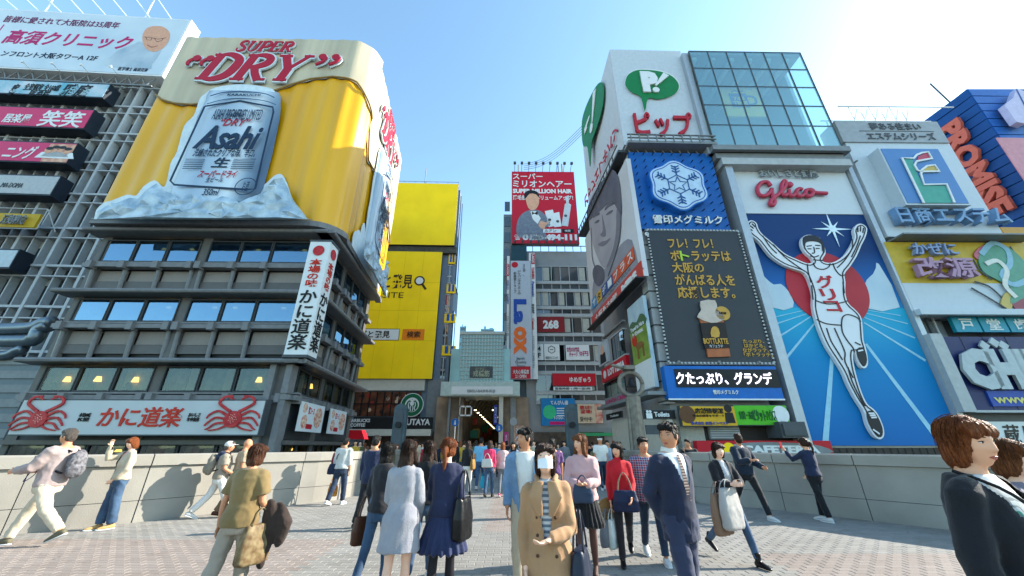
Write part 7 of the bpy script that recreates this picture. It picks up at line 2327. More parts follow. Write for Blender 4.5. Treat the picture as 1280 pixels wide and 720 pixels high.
    if top:
        tm, o_ = top[0], top[1]
        g = max(.034, o_.get('g', .03)) if bottom and not under else o_.get('g', .034); hem = o_.get('hem', -.02); sl = o_.get('sleeve', 2); fl = o_.get('flare', 0)
        q = Sh()
        torso(q, g, max(hem, -.1), o_.get('neck', .525), fl, hem if hem < -.1 else None)
        ga = o_.get('ga', .016); gm = 1.12 if male else .98
        for k, sd in ((0, 1), (1, -1)):
            S0, E0_, W0 = J[k, 'sh'], J[k, 'el'], J[k, 'wr']
            q.limb([T(sd*sw_*.5, -.01, .44), S0], [(.062+ga*.3)*b, (.051+ga*.6)*b], 12)
            if sl == 2: q.limb([S0, S0.lerp(E0_, .5), E0_, E0_.lerp(W0, .5), E0_.lerp(W0, .96)], [(.054*gm+ga)*b, (.049*gm+ga)*b, (.043*gm+ga*1.1)*b, (.038*gm+ga)*b, (.030*gm+ga*.8)*b], 14, round_=False)
            elif sl == 1.5: q.limb([S0, S0.lerp(E0_, .5), E0_, E0_.lerp(W0, .45)], [(.054*gm+ga)*b, (.049*gm+ga)*b, (.043*gm+ga)*b, (.040*gm+ga)*b], 14, round_=False)
            elif sl == 1: q.limb([S0, S0.lerp(E0_, .75)], [(.054*gm+ga)*b, (.054*gm+ga*1.2)*b], 14, round_=False)
        if o_.get('collar'):
            q.limb([T(0, -.02, .50), T(0, -.02, .56)], [.085*b, .070*b], 16, round_=False)
        if o_.get('hood'):
            q.ell(T(0, -.10, .50), (.10*b, .06*b, .07*b))
        vcut = o_.get('v')
        cutf = None
        if vcut:
            z0v, kx_, yb = vcut        # bottom of the opening above the hips, half width per metre, extra
            Li = Lm.inverted()
            def cutf(c):
                p = Li @ (c-V((0, 0, hipz)))
                return p.y > .01 and p.z > z0v*s and abs(p.x) < (kx_*(p.z-z0v*s)+yb) and abs(p.x) < .12*b and p.z < .6*s
        fuse(o_.get('name', 'top'), q, vox, tm, root, 1, fold=o_.get('fold', .009)*1.2, ff=o_.get('ff', 22), seed=seed, cut=cutf)
        if o_.get('buttons') and near:
            for zz in o_['buttons']:
                for sd in o_.get('bx', (.0,)):
                    P = np.array(prof); z_ = max(zz, -.1)
                    ry = float(np.interp(z_, P[:, 0], P[:, 2]))+g+.008+(fl*(.1-zz) if zz < .1 else 0)
                    rx_ = float(np.interp(z_, P[:, 0], P[:, 1]))+g
                    c = T(sd, ry*math.sqrt(max(.1, 1-(sd/rx_)**2))-.002, zz)
                    bq = Sh(); bq.ell(c, (.012*s, .006*s, .012*s), 10, 5); link('button', arrays_mesh('button', bq.v, bq.f, True), mat('button_brown', '#4a3020', .4), root)
    if shoes:
        sm, st = shoes
        for k in (0, 1):
            an, f = J[k, 'ankle'], J[k, 'fp']
            M = Matrix.Rotation(-f, 3, 'X')
            q = Sh(); L_ = lambda c: an+(M @ V(c))*s
            heelh = .03 if st in ('boot', 'heel') else 0
            R_ = [(L_((0, y_, z_)), V((rx*b, 0, 0)), (M @ V((0, 0, rz)))*s) for y_, z_, rx, rz in ((-.072, -.042, .024, .027), (-.058, -.035, .038, .040), (-.01, -.028, .042, .050), (.06, -.038, .047, .038), (.12, -.047, .047, .028), (.17, -.054, .037, .020), (.195, -.058, .018, .010))]
            q.rings(R_, 12)
            if st == 'boot': q.limb([L_((0, -.01, -.02)), L_((0, -.012, .10))], [.044*b, .050*b], 12, round_=False)
            if st in ('boot', 'heel'): q.limb([L_((0, -.045, -.05)), L_((0, -.05, -.085))], [.024*s, .018*s], 8, round_=False)
            o = fuse('shoe', q, max(.006, vox_b*.9), sm, root, 1)
            if st == 'sneaker':
                q = Sh(); R_ = [(L_((0, y_, z_)), V((rx*b, 0, 0)), (M @ V((0, 0, .011)))*s) for y_, z_, rx in ((-.078, -.074, .020), (-.05, -.074, .040), (.05, -.076, .046), (.13, -.076, .050), (.19, -.072, .030), (.205, -.068, .01))]
                q.rings(R_, 12); link('sole', arrays_mesh('sole', q.v, q.f, True), white, o)
    J['s'], J['hc'], J['hm'], J['T'], J['root'], J['yaw'], J['hipz'] = s, hc, hm, T, root, yaw, hipz
    PEOPLE.append(J)
    return J

def world(J, p):
    a = R(J['yaw']); r = J['root'].location
    return Vector((r.x+p.x*math.cos(a)-p.y*math.sin(a), r.y+p.x*math.sin(a)+p.y*math.cos(a), p.z))

def bag(label, J, at_, size, m, straps=.25, yaw=0, taper=.85, name='bag', cat='bag', strap_m=None, sling=None, n=None, fold=.005, vox=.012, sag=.1):
    """soft bag hanging below the point at_ (person frame); size = (width, depth, height)"""
    w_, d_, h_ = size
    top = world(J, at_)
    root = empty(name, (top.x, top.y, top.z-straps-h_), R(J['yaw']+yaw), label, cat)
    sh = Sh()
    R_ = []
    for t, kx, ky in ((0, .86, .8), (.06, 1, 1), (.5, 1.02, 1.05), (.9, taper, .75), (1, taper*.97, .55)):
        R_.append((Vector((0, 0, t*h_)), Vector((w_/2*kx, 0, 0)), Vector((0, d_/2*ky, 0))))
    k = len(sh.v)
    nn = 20
    for c, a, b_ in R_:
        for j in range(nn):
            t = 2*math.pi*j/nn
            ct, st = math.cos(t), math.sin(t)
            ct = math.copysign(abs(ct)**.55, ct); st = math.copysign(abs(st)**.55, st)
            sh.v.append(tuple(c+a*ct+b_*st))
    for i in range(len(R_)-1):
        for j in range(nn):
            q = k+i*nn; sh.f.append((q+j, q+(j+1) % nn, q+nn+(j+1) % nn, q+nn+j))
    sh.f.append(tuple(k+j for j in range(nn))[::-1]); sh.f.append(tuple(k+(len(R_)-1)*nn+j for j in range(nn)))
    fuse('bag_body', sh, vox, m, root, 1, fold=fold, seed=int(w_*999))
    for sd in (1, -1):
        if straps > 0 and not sling:
            P = smooth_curve([(-w_*.28, sd*d_*.28, h_*.97), (-w_*.2, sd*d_*.2, h_+straps*.55), (0, sd*.01, h_+straps), (w_*.2, sd*d_*.2, h_+straps*.55), (w_*.28, sd*d_*.28, h_*.97)], 4, False)
            MB().tube(P, .007, 6).build('handle', strap_m or m, root, smooth=True)
    if sling:
        a, c = R(-(J['yaw']+yaw)), root.location
        def loc(p):
            q = world(J, p)-c
            return (q.x*math.cos(a)-q.y*math.sin(a), q.x*math.sin(a)+q.y*math.cos(a), q.z)
        P = [(w_*.35, 0, h_*.95)]+[loc(p) for p in sling]+[(-w_*.35, 0, h_*.95)]
        MB().tube(smooth_curve(P, 4, False), .011, 6).build('strap', strap_m or m, root, smooth=True)
    return root

# ---------------------------------------------------------------- the people themselves
def at(px, y, row=620):
    d = ray(px, row)
    return d[0]/d[1]*y, y
def feet(px, py, headpy):
    x, y = gnd(px, py)
    d = ray(px, headpy)
    return x, y, EYE+d[2]/d[1]*y
V = Vector
jean = cloth('denim_blue', '#2c4058', '#415a74', scale=4); jean_d = cloth('denim_dark', '#1a2536', '#26364c', scale=4)
blk = cloth('black', '#0f1013', '#18191c'); nvy = cloth('navy', '#151d33', '#1c2642'); wht = cloth('white', '#c6c3bc', '#d2cfc9')
bei = cloth('beige', '#a3937b', '#b3a48c'); crm = cloth('cream', '#b9ab93', '#c6baa4'); gry = cloth('grey', '#5b5d62', '#6c6f74')
leath = mat('black_leather', '#121214', .35, var=.2); brl = mat('brown_leather', '#4a2a1a', .45, var=.2); w_sh = mat('shoe_white', '#bfbdb9', .6)
s_blk = mat('shoe_black', '#0e0e10', .35)

# near woman at the right edge
x, y = at(1207, 1.93, 560)
J = person('auburn haired woman in black cardigan and camouflage print shirt at the right edge', x, y, 1.585, -158, 'a', hair=('bob', HAU), legs=((6, 4, 0), (-6, 6, 0)), arms=((-6, 10, 14, 0), (-2, 8, 10, 0)),
           top=(cloth('cardigan_black', '#0e1016', '#171a22', bump=.9, bs=260), dict(g=.030, hem=-.12, v=(-.06, .16, .035), fold=.006, name='cardigan')), under=camo('camouflage_print'), bottom=('trousers', blk), shoes=(s_blk, 'flat'), head=(-14, 6), vox=.0068, build=1.08)
q = MB().tube(smooth_curve([tuple(J['T'](.10, -.04, .53)), tuple(J['T'](.06, .10, .44)), tuple(J['T'](-.06, .16, .25)), tuple(J['T'](-.17, .10, .05))], 5, False), .008, 6)
q.build('bag_strap', black, J['root'])
x, y = at(1268, 2.55, 590)
J = person('woman holding a hand to her mouth, half hidden behind the woman in black cardigan', x, y, 1.50, -170, 'c', hair=('bob', HLB), arms=((60, 5, 105, 25), (0, 6, 10, 0)), top=(cloth('dusty', '#6b6470', '#7b7480'), dict()), bottom=('trousers', blk), shoes=(s_blk, 'flat'), head=(25, 5))

# suit man
x, y = at(846, 3.72, 620)
suit = cloth('suit_navy', '#1a2034', '#222a42', bump=.3)
J = person('man in dark navy suit with hands behind his back, head turned towards the street', x, y, 1.66, 205, 'b', True, ('short', HB), legs=((8, 6, 0), (-8, 8, 0)), arms=((-22, 10, 22, 30), (-22, 10, 30, 34)),
           top=(suit, dict(g=.024, hem=-.17, v=(.18, .30, .01), fold=.005, ff=16, name='suit_jacket', collar=False)), under=cloth('shirt_white', '#c3c5cb', '#cfd1d6'), bottom=('trousers', cloth('suit_trousers', '#2a3047', '#333a52', bump=.3)), shoes=(s_blk, 'flat'), head=(-72, 2), build=.95)
q = MB(); T_ = J['T']
P = [T_(0, .085, .50), T_(0, .122, .38), T_(0, .138, .24), T_(0, .132, .10)]
for i in range(3):
    w0, w1 = (.014, .022, .028, .03)[i], (.014, .022, .028, .03)[i+1]
    k = len(q.v); a, b_ = P[i], P[i+1]
    q.v += [tuple(a+V((-w0, 0, 0))), tuple(a+V((w0, 0, 0))), tuple(b_+V((w1, 0, 0))), tuple(b_+V((-w1, 0, 0)))]; q.f.append((k, k+1, k+2, k+3))
q.build('tie', stripes('tie_stripes', '#3a1f22', '#8a7a70', 14), J['root'])
q = Sh(); q.limb([T_(0, -.02, .52), T_(0, -.015, .565)], [.072, .064], 16, round_=False)
fuse('shirt_collar', q, .007, wht, J['root'], 1)

# trench coat woman
x, y = at(683, 2.98, 620)
tr_m = cloth('trench', '#96714f', '#a88260', bump=.35)
J = person('woman in long beige double breasted trench coat and white face mask', x, y, 1.475, 172, 'c', hair=('bob', HBR), legs=((10, 6, 0), (-8, 8, 0)), arms=((4, 8, 14, 4), (12, 8, 68, 40)), mask=True,
           top=(tr_m, dict(g=.028, hem=-.52, flare=.18, v=(.10, .18, .012), fold=.011, ff=18, ga=.012, name='trench_coat', buttons=(.26, .14, .02, -.12), bx=(-.075, .075))), under=stripes('striped_shirt', '#b4b8bc', '#5a6a78', 9), bottom=('trousers', gry), shoes=(s_blk, 'flat'), head=(3, -16), build=.93)
T_ = J['T']
lp = Sh()
for sd in (1, -1):
    lp.rings([(T_(.055*sd, .10, .50), V((.035, 0, 0)), V((0, .012, .01))), (T_(.085*sd, .145, .40), V((.050, 0, 0)), V((0, .010, 0))), (T_(.045*sd, .160, .27), V((.020, 0, 0)), V((0, .008, 0)))], 12)
lp.limb([T_(-.085, -.03, .53), T_(0, -.085, .55), T_(.085, -.03, .53), T_(.075, .06, .50)], [.020, .024, .022, .018], 8)
lp.limb([T_(-.085, -.03, .53), T_(-.075, .06, .50)], [.022, .018], 8)
fuse('collar', lp, .0065, tr_m, J['root'], 1)
bag('dark grey handbag held low beside the trench coat', J, J[0, 'hand']+V((0.02, 0, .03)), (.30, .10, .34), cloth('bag_charcoal', '#26282b', '#303337'), .16, yaw=70)
bag('navy shoulder bag under the arm of the woman in trench coat', J, T_(-.26, .0, .30), (.28, .12, .30), mat('navy_leather', '#1a2233', .4, var=.15), .22, yaw=80)

# denim shirt man behind her
x, y = at(657, 4.9, 610)
J = person('tall young man in open light denim shirt over white t-shirt, looking to the side', x, y, 1.66, 175, 'b', True, ('short', HB), arms=((0, 8, 16, 0), (20, 8, 60, 20)),
           top=(cloth('light_denim', '#5b7693', '#7391ad'), dict(g=.026, hem=-.12, v=(-.1, .12, .05), collar=False, name='denim_shirt')), under=wht, bottom=('trousers', bei), shoes=(w_sh, 'sneaker'), head=(-50, 0))
# pink sweater woman
x, y = at(731, 5.35, 640)
J = person('long haired woman in pale pink sweater and black pleated skirt holding a small bag', x, y, 1.60, 165, 'a', hair=('long', HLB), legs=((8, 6, 0), (-8, 10, 8)), arms=((18, 10, 70, 38), (22, 10, 66, 30)),
           top=(cloth('pink_knit', '#b98d8c', '#c79e9b', bump=.8), dict(g=.045, hem=-.03, ga=.030, fold=.012, name='sweater')), bottom=('skirt', blk, dict(hem=-.32, flare=.09, tights=mat('brown_tights', '#4f3630', .6, var=.08))), shoes=(s_blk, 'flat'), head=(-38, -2))
bag('small blue grey handbag held in front of the pink sweater', J, J['T'](-.02, .30, .28), (.24, .10, .20), mat('slate_leather', '#2b3a50', .4), .10, yaw=10)

# light blue cardigan woman (back)
x, y = at(505, 4.2, 620)
J = person('woman in fuzzy pale blue long cardigan with bare legs, seen from behind', x, y, 1.51, -6, 'c', hair=('long', HBR), legs=((4, 3, 0), (-6, 6, 0)), arms=((6, 9, 30, 10), (10, 9, 50, 20)),
           top=(cloth('fuzzy_blue', '#83838a', '#96959a', bump=1.2, bs=120, sheen=.1), dict(g=.034, hem=-.30, flare=.16, ga=.020, sleeve=2, fold=.011, ff=14, name='long_cardigan')), shoes=(brl, 'flat'))
# auburn woman navy
x, y = at(557, 4.35, 620)
J2 = person('auburn ponytail woman in navy top, pleated skirt and black tights, seen from behind', x, y, 1.53, -8, 'c', hair=('pony', HAU), legs=((5, 4, 0), (-6, 6, 0)), arms=((-2, 10, 16, 0), (8, 8, 40, 10)),
           top=(cloth('navy_knit', '#1a1f36', '#252b48', bump=.7), dict(g=.028, hem=-.02, ga=.018, fold=.009, name='top')), bottom=('skirt', cloth('navy_skirt', '#1d2440', '#293152'), dict(hem=-.34, flare=.12, pleats=18, tights=mat('black_tights', '#16131a', .55, var=.1))), shoes=(s_blk, 'flat'))
bag('large black leather shoulder bag on the woman in navy', J2, J2['T'](.235, -.02, .44), (.30, .13, .36), leath, .25, yaw=80)
# dark jacket woman left of them
x, y = at(478, 4.95, 620)
J = person('woman in dark jacket and jeans carrying several bags, left of the pale blue cardigan', x, y, 1.50, -14, 'a', hair=('mid', HB), arms=((10, 8, 60, 0), (2, 10, 30, 0)), top=(cloth('dark_jacket', '#1e1d20', '#2a292d'), dict(g=.034, hem=-.05)), bottom=('jeans', jean), shoes=(s_blk, 'flat'))
bag('black and yellow shopping tote hanging from the arm of the dark jacket woman', J, J['T'](.20, .06, .16), (.34, .10, .36), cloth('tote_grey', '#2a2b2c', '#343536'), .16, yaw=-10)
bag('pale yellow paper shopping bag behind the black tote', J, J['T'](.16, .16, .24), (.36, .10, .40), cloth('paper_yellow', '#b0aa6a', '#c2bf8e'), .10, yaw=-10)
bag('brown leather handbag at the left side of the dark jacket woman', J, J['T'](-.25, .0, .12), (.24, .12, .28), brl, .20, yaw=60)
x, y = at(534, 5.3, 600)
person('long haired brunette in black between the pale blue cardigan and the navy top', x, y, 1.52, -5, 'a', hair=('long', HBR), top=(blk, dict()), bottom=('jeans', jean), shoes=(w_sh, 'sneaker'))

# olive t-shirt woman
x, y = at(303, 4.35, 640)
J = person('woman with short wavy brown hair seen from behind in olive t-shirt and beige cargo trousers', x, y, 1.475, -8, 'b', hair=('bob', HRD), legs=((10, 6, 0), (-12, 12, 10)), arms=((8, 8, 40, 0), (-8, 12, 10, 0)),
           top=(cloth('olive', '#6b5836', '#7c6944', bump=.3), dict(g=.036, hem=-.08, sleeve=1, fold=.006, ga=.02, name='t_shirt')), bottom=('trousers', cloth('cargo', '#8d8071', '#9c9080')), shoes=(w_sh, 'sneaker'), build=1.06)
bag('tan patterned handbag hanging beside the olive t-shirt', J, J['T'](.20, .04, .10), (.30, .13, .34), mat('patterned_bag', '#8a7a58', .6, hex2='#5a4228', scale=16), .14, yaw=70)
c = world(J, J['T'](.26, .10, .06))
r = empty('folded_jacket', tuple(c), R(-8), 'dark brown jacket draped over the arm of the olive t-shirt woman', 'jacket')
q = Sh(); q.limb([(-.02, 0, .05), (.02, .02, -.18), (-.01, .02, -.45)], [.06, .085, .05], 12, [.6, .5, .5]); q.limb([(.05, .05, .03), (.13, .06, -.12), (.12, .06, -.26)], [.05, .085, .06], 12, [.8, .7, .7])
fuse('jacket_cloth', q, .009, cloth('brown_jacket', '#2c211c', '#3a2d27'), r, 1, fold=.014, ff=20)

# red turtleneck woman and plaid man
x, y = at(779, 6.0, 640)
J = person('black haired woman in bright red turtleneck and black trousers walking beside the plaid shirt man', x, y, 1.52, 168, 'a', hair=('mid', HB), legs=((16, 8, 0), (-20, 24, 22)), arms=((2, 8, 12, 0), (8, 8, 40, 10)),
           top=(cloth('red_knit', '#a30f1a', '#b81a26'), dict(g=.022, hem=-.04, collar=True, fold=.006, name='turtleneck')), bottom=('jeans', cloth('black_trousers', '#1b191b', '#262326')), shoes=(s_blk, 'boot'), head=(-25, 3))
bag('navy shoulder bag in front of the red turtleneck', J, J['T'](-.05, .20, .34), (.34, .13, .26), mat('navy_bag', '#141f3c', .5), .22, yaw=5, strap_m=mat('strap_beige', '#8c7a66', .6))
bag('white plastic shopping bag with green print in the hand of the woman in red', J, J[0, 'hand'], (.24, .10, .34), mat('plastic_white', '#a9b5ae', .4, hex2='#c9cbc6', scale=3), .12, yaw=60)
bag('dark grey tote next to the white plastic bag', J, J[0, 'hand']+V((.08, .04, 0)), (.26, .10, .30), gry, .14, yaw=50)
c = world(J, J[0, 'hand']+V((.05, -.08, .0)))
h = empty('straw_hat', tuple(c), R(20), 'round straw hat held against the leg of the woman in red', 'hat')
MB().disc(0, -.05, .18, 0, .012, 28).build('brim', mat('straw', '#9a7c4c', .8, bump=.6, bscale=90), h); MB().disc(0, -.05, .09, .09, .09, 24).build('crown', mat('straw', '#9a7c4c'), h)
x, y = at(814, 6.15, 640)
J = person('middle aged man in blue and red plaid shirt and dark jeans walking in white sneakers', x, y, 1.60, 172, 'b', True, ('short', HB), legs=((-16, 16, 14), (18, 8, 0)), arms=((-6, 9, 14, 0), (8, 9, 12, 0)),
           top=(plaid('plaid_blue_red'), dict(g=.030, hem=-.13, sleeve=2, fold=.008, ga=.02, name='plaid_shirt')), bottom=('jeans', jean_d), shoes=(w_sh, 'sneaker'), head=(8, 0))
# tote woman
x, y = at(912, 6.05, 640)
J = person('woman in open black coat and cropped jeans striding with one arm crossed in front', x, y, 1.55, 192, 'c', hair=('bob', HBR), legs=((-24, 26, 26), (24, 6, 0)), arms=((20, 8, 75, 10), (28, 12, 62, 46)),
           top=(cloth('black_coat', '#131216', '#1d1b20'), dict(g=.032, hem=-.36, flare=.14, v=(-.5, .02, .045), ga=.022, fold=.009, name='coat')), under=cloth('grey_tee', '#a0a0a2', '#b0b0b2'), bottom=('jeans', jean), shoes=(s_blk, 'boot'), head=(-12, 2))
bag('large white paper carrier bag carried by the striding woman in black coat', J, J['T'](.16, .24, .26), (.40, .14, .50), mat('paper_white', '#a09d99', .7), .10, yaw=20)
bag('brown paper carrier bag behind the white one', J, J['T'](.26, .12, .22), (.40, .12, .50), mat('paper_brown', '#7d6350', .8), .14, yaw=24)
# hoodie man by the right parapet
x, y, H = feet(944, 648, 538)
J = person('young man in navy jacket with grey hood stepping along the right parapet, holding food', x, y, min(H, 1.80), 195, 'b', True, ('short', HBR), legs=((-26, 14, 14), (24, 6, 0)), arms=((30, 8, 70, 20), (20, 10, 50, 10)),
           top=(cloth('navy_jacket', '#101b2a', '#182638'), dict(g=.034, hem=-.04, ga=.024, hood=False)), bottom=('jeans', blk), shoes=(w_sh, 'sneaker'), head=(150, 0))
q = Sh(); q.limb([J['T'](-.08, -.02, .51), J['T'](0, -.13, .50), J['T'](.08, -.02, .51), J['T'](0, .10, .46), J['T'](-.08, -.02, .51)], [.035, .05, .035, .025, .035], 10)
fuse('hood', q, .012, cloth('hood_grey', '#7d7f86', '#8d8f95'), J['root'], 1, fold=.004)
# black clad man with phone
x, y, H = feet(872, 628, 548)
J = person('man all in black holding a phone to his face at the right parapet', x, y, min(H, 1.76), 150, 'b', True, ('short', HB), arms=((52, 8, 100, 25), (0, 8, 15, 0)), top=(blk, dict(g=.03, hem=-.12)), bottom=('jeans', blk), shoes=(s_blk, 'flat'), head=(-20, 0))
# ponytail woman at right parapet
x, y, H = feet(1033, 652, 546)
J = person('woman with dark ponytail in navy blouse and black trousers photographing over the right parapet', x, y, min(H, 1.66), 18, 'a', hair=('pony', HBR), legs=((10, 4, 0), (-8, 4, 0)), arms=((14, 12, 30, 10), (62, 10, 76, 10)), top=(nvy, dict(g=.028, hem=-.02)), bottom=('trousers', blk), shoes=(w_sh, 'sneaker'), head=(10, 4))
q = Sh(); c_ = J['hc']+J['hm'] @ V((0, -.11, .03)); q.ell(c_, (.035, .02, .03)); fuse('scrunchie', q, .01, crm, J['root'], 1)
c = world(J, J[1, 'hand']+V((0, .02, .05)))
r = empty('smartphone', tuple(c), R(18), 'red cased smartphone raised by the ponytail woman', 'phone'); MB().box(-.036, .036, 0, .01, -.07, .07).build('case', red_p, r)

# far left man with backpack
x, y, H = feet(28, 682, 530)
J = person('man in grey pink jacket and beige trousers striding left with a camera and patterned backpack', x, y, min(H, 1.84), 98, 'b', True, ('short', HGR), legs=((26, 6, 0), (-26, 22, 26)), arms=((22, 10, 60, 10), (30, 10, 50, 10)),
           top=(cloth('mauve_jacket', '#8a7a78', '#9a8b88'), dict(g=.036, hem=-.06, ga=.024, name='jacket')), bottom=('trousers', crm), shoes=(mat('shoe_olive', '#5f5b48', .7), 'sneaker'), head=(0, 0), build=1.05)
q = Sh(); q.rings([(J['T'](0, -.005, z), V((.172, 0, 0)), V((0, .142, 0))) for z in (-.10, -.05)], 20); fuse('red_hem', q, .012, cloth('red_hem', '#9c1f33', '#aa2a3e'), J['root'], 1)
def backpack(label, J, m, sz=(.30, .18, .42)):
    c = world(J, J['T'](0, -.25, .08))
    r = empty('backpack', tuple(c), R(J['yaw']), label, 'backpack')
    q = Sh(); q.ell((0, 0, .20), (sz[0]/2, sz[1]/2, sz[2]/2)); q.ell((0, -.02, .10), (sz[0]/2, sz[1]/2, .14)); q.ell((0, -.08, .10), (.10, .05, .10))
    fuse('pack_body', q, .011, m, r, 1, fold=.008)
    for sd in (1, -1):
        MB().tube(smooth_curve([(.09*sd, .08, .05), (.13*sd, .18, .10), (.12*sd, .34, .28), (.11*sd, .26, .42), (.08*sd, .08, .38)], 4, False), .016, 6).build('shoulder_strap', black, r, smooth=True)
backpack('patterned dark grey backpack worn by the man in the mauve jacket at the left edge', J, mat('pattern_pack', '#3a3a3e', .8, hex2='#77757a', scale=22))
c = world(J, J['T'](.02, .24, .22))
r = empty('camera', tuple(c), R(J['yaw']), 'black camera with purple strap at the chest of the man in the mauve jacket', 'camera')
MB().box(-.07, .07, -.03, .03, -.04, .05).tube([(0, .03, 0), (0, .11, 0)], .036, 14).box(-.025, .025, -.02, .02, .05, .07).build('camera_body', black, r)
MB().tube(smooth_curve([(-.07, 0, .03), (-.13, -.1, -.1), (-.1, .05, -.22), (.0, .08, -.05)], 5, False), .006, 5).build('wrist_strap', mat('purple_strap', '#3a2a6a', .6), r)

# woman leaning by the left parapet
x, y, H = feet(127, 662, 543)
J = person('woman in cream cardigan and wide blue jeans shading her eyes beside the left parapet', x, y, min(H, 1.62), 150, 'c', hair=('bob', HAU), legs=((4, 2, 0), (-4, 4, 0)), arms=((72, 10, 100, 12), (2, 8, 30, 30)), glasses=True,
           top=(cloth('cream_cardigan', '#a89c86', '#b8ac96', bump=.8), dict(g=.034, hem=-.03, ga=.022, v=(.12, .25, .0), name='cardigan')), under=cloth('pink_top', '#b98a80', '#c69a90'), bottom=('wide', jean), shoes=(mat('shoe_tan', '#b08c5a', .6), 'sneaker'), head=(10, 18))
# men walking along the left parapet
x, y, H = feet(262, 648, 548)
J = person('older man in white cap and trousers with a beige vest, walking along the left parapet', x, y, min(H, 1.72), -58, 'b', True, ('short', HGR), legs=((24, 6, 0), (-20, 18, 20)), arms=((10, 8, 50, 10), (4, 8, 40, 10)), hat=wht,
           top=(cloth('beige_vest', '#84796a', '#94897a'), dict(g=.034, hem=-.04, sleeve=1)), bottom=('trousers', wht), shoes=(w_sh, 'sneaker'))
backpack('small beige backpack with navy jumper over it, on the man in the white cap', J, cloth('pack_beige', '#6f675a', '#7f776a'))
q = Sh(); q.limb([J['T'](-.16, .04, .42), J['T'](-.1, -.1, .50), J['T'](.1, -.1, .50), J['T'](.17, .05, .42)], [.04, .06, .06, .04], 10); q.ell(J['T'](0, -.15, .42), (.15, .05, .10))
fuse('draped_jumper', q, .012, nvy, J['root'], 1, fold=.008)
x, y, H = feet(286, 646, 553)
person('bald man in brown trousers half hidden behind the man in the white cap', x, y, 1.62, -50, 'b', True, ('bald', HB), top=(cloth('tan_shirt', '#8f7f68', '#9f8f78'), dict(sleeve=1)), bottom=('trousers', cloth('brown_slacks', '#6a5540', '#7a6450')), shoes=(brl, 'flat'))

# man with sling bag, red girl, navy men around the street mouth
x, y, H = feet(420, 631, 546)
J = person('man in pale grey shirt and dark jeans with slung bag beside the left parapet', x, y, min(H, 1.74), -10, 'b', True, ('short', HB), legs=((12, 6, 0), (-14, 12, 14)), arms=((0, 8, 14, 0), (0, 8, 14, 0)), top=(cloth('pale_shirt', '#a3a5a2', '#b3b5b2'), dict(hem=-.02, sleeve=1.5, g=.032)), bottom=('trousers', jean_d), shoes=(w_sh, 'sneaker'))
bag('dark blue messenger bag hanging at the hip of the man in the pale grey shirt', J, J['T'](-.20, -.06, .10), (.32, .10, .26), nvy, .0, yaw=15, sling=[J['T'](-.10, -.16, .30), J['T'](.12, -.06, .50), J['T'](.10, .08, .46), J['T'](-.05, .15, .25)])
bag('orange patterned shopping bag held by the man in the pale grey shirt', J, J[1, 'hand'], (.26, .12, .32), mat('orange_print', '#a8501c', .6, hex2='#c89030', scale=14), .22)
bag('dark red bag tucked at the left side of the man in the pale grey shirt', J, J['T'](-.27, .04, .42), (.18, .14, .34), cloth('dark_red', '#6e1226', '#80203a'), .05)
x, y, H = feet(452, 612, 558)
J = person('girl in bright red jacket holding a yellow plastic bag near the red stall', x, y, 1.45, 60, 'a', hair=('short', HRD), top=(cloth('red_jacket', '#b0141e', '#c02030'), dict(g=.03)), bottom=('trousers', blk), shoes=(w_sh, 'sneaker'))
bag('bright yellow plastic bag in the hand of the girl in red', J, J[0, 'hand'], (.2, .08, .34), mat('plastic_yellow', '#c8b820', .5), .05, vox=.014)
x, y = at(464, 8.3, 600)
J = person('man in dark navy blazer walking away just left of the stone pillar', x, y, 1.66, -6, 'b', True, ('short', HB), top=(nvy, dict(g=.032, hem=-.12)), bottom=('trousers', blk), shoes=(s_blk, 'flat'))
x, y, H = feet(583, 619, 556)
J = person('woman in black top and white trousers carrying a tan shoulder bag away', x, y, 1.62, -5, 'a', hair=('long', HBR), top=(blk, dict(g=.03)), bottom=('jeans', wht), shoes=(s_blk, 'flat'))
bag('tan shoulder bag on the woman in white trousers', J, J['T'](.2, -.02, .4), (.28, .12, .3), mat('tan_bag', '#8c6a34', .6), .2, yaw=80, vox=.014)
x, y, H = feet(611, 622, 554)
J = person('woman in bright pink jacket and blue jeans with a white shoulder bag, walking away', x, y, 1.62, -8, 'a', hair=('mid', HBR), top=(cloth('hot_pink', '#b8244e', '#c8345e'), dict(g=.036)), bottom=('jeans', jean), shoes=(s_blk, 'flat'))
bag('white shoulder bag on the back of the pink jacket', J, J['T'](-.05, -.20, .38), (.34, .10, .24), mat('white_bag', '#b8b4ac', .5), .15, vox=.014)
bag('turquoise shopping bag hanging beside the pink jacket woman', J, J[1, 'hand'], (.26, .1, .34), mat('turquoise_bag', '#1590a8', .5), .1, vox=.014)
x, y, H = feet(628, 621, 558)
person('red haired woman in pale pink cardigan and grey jeans walking away', x, y, 1.58, -4, 'a', hair=('mid', HAU), top=(cloth('pale_pink', '#b39a98', '#c3aaa8'), dict(g=.036, hem=-.06)), bottom=('jeans', gry), shoes=(cloth('pink_shoe', '#b03a5a', '#c04a6a'), 'sneaker'))
x, y, H = feet(642, 617, 557)
person('woman in grey blue cardigan and black trousers coming towards the bridge', x, y, 1.60, 176, 'a', hair=('long', HB), top=(cloth('grey_blue', '#6e7d8c', '#7e8d9c'), dict(hem=-.12, v=(-.1, .1, .04))), under=blk, bottom=('jeans', blk), shoes=(s_blk, 'flat'))
x, y, H = feet(600, 612, 552)
person('man in sky blue t-shirt and blue jeans walking away in the street mouth', x, y, 1.74, -5, 'b', True, ('short', HB), top=(cloth('sky_blue', '#5f98b8', '#70a8c6'), dict(sleeve=1)), bottom=('jeans', jean), shoes=(w_sh, 'sneaker'))
x, y, H = feet(755, 612, 548)
